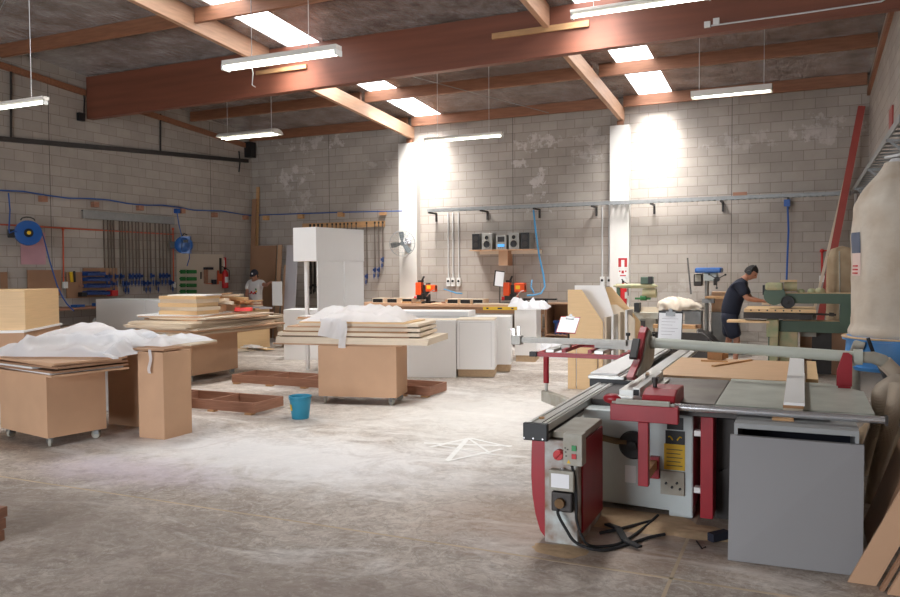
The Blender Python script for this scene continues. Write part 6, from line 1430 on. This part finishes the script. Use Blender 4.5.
w = MB(); w.tube([(cx-.1, EY-.05, z1b+.04), (cx, EY-.1, z1b+.05), (cx+.1, EY-.02, z1b+.09), (cx+.3, EY+.0, z1b+.14)], .012, n=8); w.build('cord', 'pvc', r)
def patch(t0, t1, v0, v1, m, nm):
    w = MB(); w.grid(lambda u, v: (lambda q: Vector((cx+(q.x-cx)*1.012, EY+(q.y-EY)*1.012, q.z)))(sack2((t0+(t1-t0)*u)/(2*PI) % 1, v0+(v1-v0)*v)), 10, 10); return w.build(nm, m, r, smooth='all')
patch(math.radians(186), math.radians(214), .50, .615, 'denim', 'denim_patch')
pp = patch(math.radians(190), math.radians(214), .375, .50, mat('pale_print', (214, 190, 180), .8), 'printed_patch')
for k in range(3):
    w = MB(); w.grid(lambda u, v: (lambda q: Vector((cx+(q.x-cx)*1.02, EY+(q.y-EY)*1.02, q.z)))(sack2(math.radians(194+16*u)/(2*PI), .385+.02*k+.008*v)), 8, 1); w.build('red_stripe', 'red', pp, solid=.001)
w = MB(); w.lathe([(DR+.05, zr0), (DR+.06, zr0+.03), (DR+.04, zr0+.035), (DR+.03, zr1-.04), (DR+.06, zr1-.035), (DR+.06, zr1-.005), (DR-.02, zr1)], Matrix.Translation((cx, EY, 0)), n=40); w.build('drum', 'drum_blue', r, smooth=True)
w = MB(); w.lathe([(DR+.0605, zr1-.02), (DR+.068, zr1-.015), (DR+.068, zr1-.008), (DR+.0605, zr1-.003)], Matrix.Translation((cx, EY, 0)), n=40); w.build('clamp_band', 'saw_dust', r)
for k in range(3):
    an = math.radians(200+k*120); w = MB(); w.bar((cx+(DR+.03)*math.cos(an), EY+(DR+.03)*math.sin(an), zr0+.02), (cx+(DR+.1)*math.cos(an), EY+(DR+.1)*math.sin(an), .0), .05, .03); w.build('leg', 'steel_dark', r)
def pbag(u, v):
    th = u*2*PI; s_ = .95+.12*math.sin(v*PI)
    f = 1+.08*mnoise.noise(Vector((math.cos(th)*2, math.sin(th)*2, v*3+9)))+.03*math.sin(th*9+v*8)
    return Vector((cx-.02+DR*s_*f*math.cos(th), EY+DR*s_*f*math.sin(th), .02+(zr0-.02)*v))
w = MB(); w.grid(pbag, 48, 24); w.build('plastic_bag', 'clear', r, smooth='all')
w = MB(); w.lathe([(0, .03), (.26, .04), (.27, .25), (.2, .34), (0, .40)], Matrix.Translation((cx-.02, EY, 0)), n=24); w.build('collected_sawdust', 'saw_dust', r, smooth='all')
# inlet and hose
b = aty(858, 357, PYY)
w = MB(); w.tube([b+Vector((.02, 0, 0)), b+Vector((.10, 0, -.0)), b+Vector((.17, .05, -.03))], [.04, .045, .048], n=20); o = w.build('pipe_fitting', 'cast_grey', smooth=True); tag(o, 'dusty reducer between the saw extraction pipe and the flexible hose', 'pipe fitting')
def flex(pts, R, label, m, n_=90):
    # catmull-rom through pts with ribbed radius
    P = [Vector(p) for p in pts]; P = [P[0]*2-P[1]]+P+[P[-1]*2-P[-2]]; out = []
    segs = len(P)-3
    for i in range(n_*2):
        t = i/(n_*2-1)*segs; k = min(int(t), segs-1); f = t-k; p0, p1, p2, p3 = P[k:k+4]
        out.append(.5*((2*p1)+(p2-p0)*f+(2*p0-5*p1+4*p2-p3)*f*f+(3*p1-p0-3*p2+p3)*f**3))
    w = MB(); w.tube(out, [R*(1.0 if i % 2 else .88) for i in range(len(out))], n=20); tag(w.build('flexible_hose', m, smooth=True), label, 'hose')
M['hose_brown'] = mat('hose_brown', (200, 184, 164), .55, var=.2)
q = b+Vector((.17, .05, -.03))
flex([q, q+Vector((.09, .02, -.12)), aty(881, 392, 6.4), aty(880, 415, 6.3), aty(874, 438, 6.3), aty(862, 470, 6.6)], .055, 'ribbed brown flexible hose curving down from the saw pipe at the right edge', 'hose_brown')
flex([aty(897, 385, 6.1), aty(893, 410, 6.0), aty(886, 440, 5.9), aty(878, 470, 6.0), aty(872, 500, 6.3)], .05, 'second ribbed hose hanging at the right edge in front of the plastic bag', 'hose_brown')
w = MB(); w.tube([aty(868, 338, 7.0), aty(873, 352, 7.0), aty(876, 360, 6.9), aty(884, 375, 6.7), aty(893, 395, 6.6), aty(902, 420, 6.5)], .014, n=8); tag(w.build('power_lead', 'rubber'), 'dark lead hanging over the blue drum', 'cable')
w = MB(); p0 = aty(855, 372, 7.4); w.tube([aty(864, 346, 7.3), aty(857, 344, 7.3), p0+Vector((-.01, 0, .17)), p0, p0+Vector((.02, 0, -.3))], .035, n=14); tag(w.build('bent_pipe', 'cast_grey', smooth=True), 'bent pale pipe left of the blue drum', 'pipe')
# boards leaning at the lower right
def sheet(x, y0, y1, H, lean_, th, m, label, z0=.002):
    w = MB(); dx = lean_*H
    n_ = Vector((th, 0, 0))
    A, B, C_, D_ = Vector((x, y0, z0)), Vector((x, y1, z0)), Vector((x+dx, y1, z0+H)), Vector((x+dx, y0, z0+H))
    w._add([A, B, C_, D_, A+n_, B+n_, C_+n_, D_+n_], [(0, 1, 2, 3), (4, 7, 6, 5), (0, 4, 5, 1), (1, 5, 6, 2), (2, 6, 7, 3), (3, 7, 4, 0)]); tag(w.build('leaning_board', m), label, 'board', 'boards leaning at the right')
xo = .235
for k, (wd_, th_, m_, nm) in enumerate(((.135, .022, 'mdf', 'wide MDF board leaning to the right at the lower right corner, nearest the grey panel'), (.02, .04, 'mdf_dark', 'thin dark board edge right of the nearest leaning MDF board'), (.06, .03, 'mdf', 'narrow MDF board between the two dark leaning edges'), (.02, .04, 'mdf_dark', 'second thin dark board edge in the leaning stack'), (.22, .03, 'mdf', 'last MDF board of the leaning stack, cut by the picture corner'))):
    w = MB(Matrix.Translation((xo, 4.66-.045*k, .002)) @ Matrix.Rotation(PI/2, 4, 'X')); H_ = 1.35; w.prism([(0, 0), (wd_, 0), (wd_+.47*H_*.98, H_), (.47*H_*.98, H_)], th_); xo += wd_+.012
    tag(w.build('leaning_board', m_), nm, 'board', 'boards leaning at the right')
sheet(.375, 5.2, 5.75, .9, .35, .02, 'mdf_dark', 'dark board leaning behind the grey cabinet')
sheet(.44, 5.25, 5.75, .75, .35, .02, 'mdf_edge', 'short board leaning behind the grey cabinet, right of the dark one')
# ------------------------------------------------------------------ people
def skin(name, chain, material, parent, sub=2):
    """chain: dict name -> (pos, radius(x,y), parent key)"""
    keys = list(chain); me = bpy.data.meshes.new(name)
    P = WORLD[parent.name]
    me.from_pydata([chain[k][0] for k in keys], [(keys.index(chain[k][2]), i) for i, k in enumerate(keys) if chain[k][2]], [])
    o = bpy.data.objects.new(name, me); COL.objects.link(o); 
    md = o.modifiers.new('skin', 'SKIN')
    for i, k in enumerate(keys):
        r = chain[k][1]; r = r if isinstance(r, tuple) else (r, r)
        me.skin_vertices[0].data[i].radius = r
        me.skin_vertices[0].data[i].use_root = (i == 0)
    md.use_smooth_shade = True
    s_ = o.modifiers.new('sub', 'SUBSURF'); s_.levels = sub; s_.render_levels = sub
    bpy.context.view_layer.update()
    dg = bpy.context.evaluated_depsgraph_get(); nm = bpy.data.meshes.new_from_object(o.evaluated_get(dg))
    bpy.data.objects.remove(o); bpy.data.meshes.remove(me)
    b = bmesh.new(); b.from_mesh(nm); bpy.data.meshes.remove(nm)
    mb = MB(); mb.b.free(); mb.b = b
    return mb, None
def head_mesh(mb, T, s=1.0):
    # an egg-shaped head with brow, nose, lips, chin and ears; faces local -Y
    def fn(u, v):
        th = u*2*PI; ph = (v-.5)*PI
        x = math.cos(ph)*math.cos(th)*.077; y = math.cos(ph)*math.sin(th)*.098; z = math.sin(ph)*.122
        if z < 0: x *= 1-.32*(-z/.122)**1.3; y = y*(1-.12*(-z/.122)) - (.012*(-z/.122) if y < 0 else 0)
        if y > 0 and z < -.03: y *= .82
        front = max(0, -y/.098)
        if front > .5:
            g = lambda cx_, cz, sx, sz: math.exp(-((x-cx_)/sx)**2-((z-cz)/sz)**2)
            y -= .024*g(0, -.022, .012, .022) + .010*g(0, .0, .009, .03)
            y += .009*g(.030, .010, .014, .010) + .009*g(-.030, .010, .014, .010)
            y -= .006*g(0, .032, .05, .008)
            y -= .007*g(0, -.060, .022, .007); y += .004*g(0, -.066, .02, .003)
            y -= .008*g(0, -.098, .022, .014)
        return T @ (Vector((x, y, z))*s)
    mb.grid(fn, 64, 48)
    for sx in (-1, 1):
        mb.sphere((sx*.080*s, .010*s, -.005*s), .03*s, (.35, .65, 1.05), n=12, T=T)
def hand(mb, wrist, d, palm_n, curl=.5, s=1.0, side=1):
    """palm from wrist along d, fingers curl towards palm_n"""
    d = d.normalized(); n = (palm_n-d*palm_n.dot(d)).normalized(); a = d.cross(n)*side
    L_ = .085*s
    # palm
    def pf(u, v):
        th = u*2*PI; w_ = .040-.008*(1-v) ; 
        e = 1 if 0 < v < 1 else .05
        return wrist+d*(L_*v)+a*(w_*math.cos(th)*e*s)+n*(.014*math.sin(th)*e*s)
    mb.grid(pf, 14, 8)
    for i, ln in enumerate((.072, .080, .074, .058)):
        base = wrist+d*(L_*.93)+a*((-.030+.020*i)*s)
        p = base; ang = 0; pts = [base-d*.015*s, base]
        for k, f in enumerate((.45, .32, .23)):
            ang += curl*(.75 if k == 0 else .85)
            p = p+(d*math.cos(ang)+n*math.sin(ang))*(ln*f*s); pts.append(p)
        mb.tube(pts, [.0085*s, .0088*s, .0082*s, .0075*s, .0055*s], n=8)
    tb = wrist+d*(.02*s)-a*(.034*s); td = (d*.7-a*.6+n*.4).normalized()
    mb.tube([tb, tb+td*.032*s, tb+(td+n*.3*curl).normalized()*.06*s, tb+(td+n*.6*curl+d*.2).normalized()*.082*s], [.012*s, .011*s, .0095*s, .007*s], n=8)

# ---- man in navy at the green machine (faces right, bends forward)
mx, my = aty(731, 300, 14.0).x, 14.0
def V(x, y, z): return Vector((mx+x, my+y, z))
man = thing('person', 'person in navy T-shirt and shorts with black ear muffs, bending over the green machine', 'person', (mx, my, 0))
foot = {'L': V(-.10, .12, .09), 'R': V(.10, -.08, .09)}
ch = {'pelvis': (V(-.02, 0, .93), (.15, .12), None),
      'waist': (V(.01, 0, 1.08), (.145, .115), 'pelvis'), 'chest': (V(.10, 0, 1.30), (.165, .13), 'waist'), 'neckb': (V(.175, 0, 1.455), (.09, .085), 'chest'), 'neck': (V(.225, 0, 1.53), (.055, .055), 'neckb'), 'skull': (V(.26, 0, 1.58), (.05, .05), 'neck'),
      'shL': (V(.15, .17, 1.40), .065, 'neckb'), 'elL': (V(.30, .22, 1.17), .045, 'shL'), 'wrL': (V(.53, .12, 1.13), .028, 'elL'),
      'shR': (V(.15, -.17, 1.40), .065, 'neckb'), 'elR': (V(.27, -.24, 1.18), .046, 'shR'), 'wrR': (V(.51, -.14, 1.15), .028, 'elR'),
      'hipL': (V(-.03, .09, .86), .09, 'pelvis'), 'kneeL': (V(-.03, .11, .50), .06, 'hipL'), 'ankL': (V(-.13, .12, .10), .04, 'kneeL'), 'toeL': (V(.04, .12, .04), .035, 'ankL'),
      'hipR': (V(-.02, -.09, .86), .09, 'pelvis'), 'kneeR': (V(.11, -.10, .50), .06, 'hipR'), 'ankR': (V(.08, -.10, .10), .04, 'kneeR'), 'toeR': (V(.24, -.10, .04), .035, 'ankR')}
mb, _ = skin('body', ch, 'skin', man)
HT = Matrix.Translation(V(.315, -.01, 1.615)) @ Matrix.Rotation(PI/2-.15, 4, 'Z') @ Matrix.Rotation(D2R(38), 4, 'X')
head_mesh(mb, HT)
hand(mb, V(.52, .12, 1.13), Vector((1, -.1, -.15)), Vector((0, 0, -1)), .35, side=1)
hand(mb, V(.50, -.14, 1.15), Vector((1, .15, -.2)), Vector((0, 0, -1)), .45, side=-1)
mb.build('body', 'skin_far', man, smooth='all')
def cloth(name, ch2, m, par, sub=2):
    mb, _ = skin(name, ch2, m, par, sub); return mb.build(name, m, par, smooth='all')
cloth('t_shirt', {'hem': (V(-.03, 0, .80), (.195, .175), None), 'waist': (V(.01, 0, 1.09), (.185, .17), 'hem'), 'chest': (V(.09, 0, 1.30), (.20, .18), 'waist'), 'neckb': (V(.175, 0, 1.465), (.125, .12), 'chest'), 'coll': (V(.21, 0, 1.51), (.08, .08), 'neckb'),
  'shL': (V(.15, .175, 1.405), .095, 'neckb'), 'slL': (V(.26, .21, 1.22), .08, 'shL'), 'shR': (V(.15, -.175, 1.405), .095, 'neckb'), 'slR': (V(.245, -.225, 1.22), .082, 'shR')}, 'cloth_navy', man)
cloth('shorts', {'top': (V(-.02, 0, 1.04), (.165, .15), None), 'cr': (V(-.02, 0, .86), (.165, .15), 'top'), 'hL': (V(-.03, .09, .76), .13, 'cr'), 'kL': (V(-.03, .11, .50), .125, 'hL'), 'hR': (V(.0, -.09, .76), .13, 'cr'), 'kR': (V(.09, -.10, .50), .125, 'hR')}, 'cloth_navy', man)
for nm, a_, t_ in (('shoe', V(-.13, .12, .05), V(.06, .12, .03)), ('shoe', V(.08, -.10, .05), V(.27, -.10, .03))):
    w = MB(); 
    def sh(u, v):
        th = u*2*PI; c_ = a_.lerp(t_, -.15+1.15*v); e = math.sqrt(max(0, 1-abs(2*v-1)**3)); return c_+Vector((0, .045*e*math.cos(th), max(-c_.z+.0, (.05 if v < .5 else .035)*e*math.sin(th))))
    w.grid(sh, 16, 12); w.build(nm, 'black', man, smooth='all')
def hair_cap(T, par, m='hair', s=1.0, name='hair', zmin=-.02):
    w = MB()
    def fn(u, v):
        th = u*2*PI; ph = PI/2*(1-v*(1.25 if math.sin(th) > -.3 else .72))
        return T @ (Vector((math.cos(ph)*math.cos(th)*.086, math.cos(ph)*math.sin(th)*.108+.004, math.sin(ph)*.132+.004))*s)
    w.grid(fn, 40, 16); return w.build(name, m, par, smooth='all')
hair_cap(HT, man)
w = MB(); 
for sx in (-1, 1): w.lathe([(0, 0), (.038, 0), (.042, .012), (.036, .035), (0, .04)], HT @ Matrix.Translation((sx*.078, .012, -.005)) @ Matrix.Rotation(sx*PI/2, 4, 'Y'), n=20)
w.tube([HT @ Vector((.105*math.sin(a), .012, .0+.14*math.cos(a))) for a in [(-1.5+3.0*i/16) for i in range(17)]], .009, n=8)
w.build('ear_muffs', 'black', man, smooth=True)
w = MB()
for sx in (-1, 1): w.sphere((sx*.030, -.080, .012), .011, n=10, T=HT)
w.build('eyes', 'hair', man)
w = MB(); w.cbox(V(.62, -.04, 1.10), (.26, .16, .03)); tag(w.build('work_piece', 'pale_board'), 'pale workpiece under the hands of the man in navy', 'workpiece')

# ---- worker with cap holding a white panel
WY = 15.1
c0_ = aty(256, 290, WY); kx, ky = c0_.x, WY
def K(x, y, z): return Vector((kx+x, ky+y, z))
wk = thing('person', 'person in a white printed T-shirt and dark cap holding a white panel, back left', 'person', (kx, ky, 0))
ch = {'pelvis': (K(0, 0, .93), (.15, .12), None), 'waist': (K(.0, -.01, 1.08), (.145, .115), 'pelvis'), 'chest': (K(.01, -.03, 1.30), (.165, .125), 'waist'), 'neckb': (K(.02, -.04, 1.46), (.09, .08), 'chest'), 'neck': (K(.03, -.06, 1.52), (.055, .055), 'neckb'), 'skull': (K(.04, -.07, 1.56), (.05, .05), 'neck'),
      'shL': (K(.19, -.04, 1.42), .062, 'neckb'), 'elL': (K(.38, -.12, 1.36), .045, 'shL'), 'wrL': (K(.55, -.22, 1.42), .028, 'elL'),
      'shR': (K(-.16, -.04, 1.41), .062, 'neckb'), 'elR': (K(-.17, -.14, 1.13), .046, 'shR'), 'wrR': (K(.03, -.34, 1.03), .03, 'elR'),
      'hipL': (K(.09, 0, .86), .09, 'pelvis'), 'kneeL': (K(.11, -.02, .50), .06, 'hipL'), 'ankL': (K(.12, .0, .10), .04, 'kneeL'), 'toeL': (K(.13, -.16, .04), .035, 'ankL'),
      'hipR': (K(-.09, 0, .86), .09, 'pelvis'), 'kneeR': (K(-.10, -.02, .50), .06, 'hipR'), 'ankR': (K(-.11, 0, .10), .04, 'kneeR'), 'toeR': (K(-.12, -.16, .04), .035, 'ankR')}
mb, _ = skin('body', ch, 'skin', wk)
HK = Matrix.Translation(K(.045, -.10, 1.60)) @ Matrix.Rotation(.25, 4, 'Z') @ Matrix.Rotation(D2R(20), 4, 'X')
head_mesh(mb, HK)
hand(mb, K(.54, -.215, 1.42), Vector((.8, -.3, .4)), Vector((.3, .2, -1)), .9, side=-1)
hand(mb, K(.02, -.33, 1.035), Vector((.8, -.4, -.2)), Vector((0, 0, -1)), .5, side=1)
mb.build('body', 'skin_far', wk, smooth='all')
def clothK(name, c2, m): 
    mb, _ = skin(name, c2, m, wk); return mb.build(name, m, wk, smooth='all')
ts = clothK('t_shirt', {'hem': (K(0, 0, .90), (.18, .15), None), 'waist': (K(.0, -.01, 1.08), (.175, .14), 'hem'), 'chest': (K(.01, -.03, 1.30), (.19, .15), 'waist'), 'neckb': (K(.02, -.04, 1.455), (.10, .095), 'chest'), 'shL': (K(.185, -.04, 1.425), .082, 'neckb'), 'slL': (K(.32, -.09, 1.38), .08, 'shL'), 'shR': (K(-.16, -.04, 1.415), .082, 'neckb'), 'slR': (K(-.175, -.10, 1.24), .085, 'shR')}, 'cloth_white')
for (x, z, r_, m) in ((-.02, 1.20, .03, 'red'), (.03, 1.17, .025, 'red'), (.08, 1.19, .03, 'red'), (.11, 1.27, .025, 'green'), (.12, 1.22, .025, 'yellow'), (-.06, 1.17, .02, 'red'), (.11, 1.17, .02, 'black')):
    w = MB(); w.lathe([(0, 0), (r_, .004), (r_*.7, .012), (0, .014)], Matrix.Translation(K(x+.02, -.168, z)) @ Matrix.Rotation(PI/2, 4, 'X'), n=9); w.build('shirt_print', m, ts)
clothK('trousers', {'top': (K(0, 0, .94), (.15, .125), None), 'cr': (K(0, 0, .86), (.15, .12), 'top'), 'hL': (K(.09, 0, .76), .105, 'cr'), 'kL': (K(.11, -.02, .45), .085, 'hL'), 'aL': (K(.12, 0, .10), .075, 'kL'), 'hR': (K(-.09, 0, .76), .105, 'cr'), 'kR': (K(-.10, -.02, .45), .085, 'hR'), 'aR': (K(-.11, 0, .10), .075, 'kR')}, 'cloth_navy')
w = MB(HK)
def cap(u, v):
    th = u*2*PI; ph = PI/2*(1-v)
    return Vector((math.cos(ph)*math.cos(th)*.093, math.cos(ph)*math.sin(th)*.112, math.sin(ph)*.115+.035))
w.grid(cap, 36, 10)
w.grid(lambda u, v: Vector(((u-.5)*.16*(1-.3*v), -.095-.075*v*math.sqrt(max(0, 1-(2*u-1)**2*.6)), .040-.012*v+.0*u)), 12, 6)
o = w.build('cap', 'navy', wk, smooth='all', solid=.004)
w = MB(HK); w.lathe([(0, 0), (.022, 0), (.02, .006), (0, .008)], Matrix.Translation((0, -.112, .085)) @ Matrix.Rotation(PI/2, 4, 'X'), n=10); w.build('cap_badge', 'white', o)
w = MB(HK)
def hr(u, v):
    th = math.radians(-20)+u*math.radians(220); return Vector((math.cos(th)*.084, math.sin(th)*.105, .045-.09*v))
w.grid(hr, 24, 4); w.build('hair', 'hair', wk, smooth='all', solid=.006)
w = MB()
for sx in (-1, 1): w.sphere((sx*.030, -.080, .012), .011, n=10, T=HK)
w.build('eyes', 'hair', wk)
for sx, f_ in ((1, .12), (-1, -.11)):
    w = MB(); 
    def sh2(u, v):
        th = u*2*PI; c_ = K(f_, .06-.28*v, .045); e = math.sqrt(max(0, 1-abs(2*v-1)**3)); return c_+Vector((.045*e*math.cos(th), 0, .044*e*math.sin(th)))
    w.grid(sh2, 16, 12); w.build('shoe', 'black', wk, smooth='all')
# panel he holds
a, b = aty(272.5, 313, 14.8), aty(281.5, 281.5, 14.8)
w = MB(); w.box(a.x, b.x, 14.8, 14.82, .9, b.z); tag(w.build('white_panel', 'lacquer'), 'narrow white panel held upright by the capped worker', 'panel')
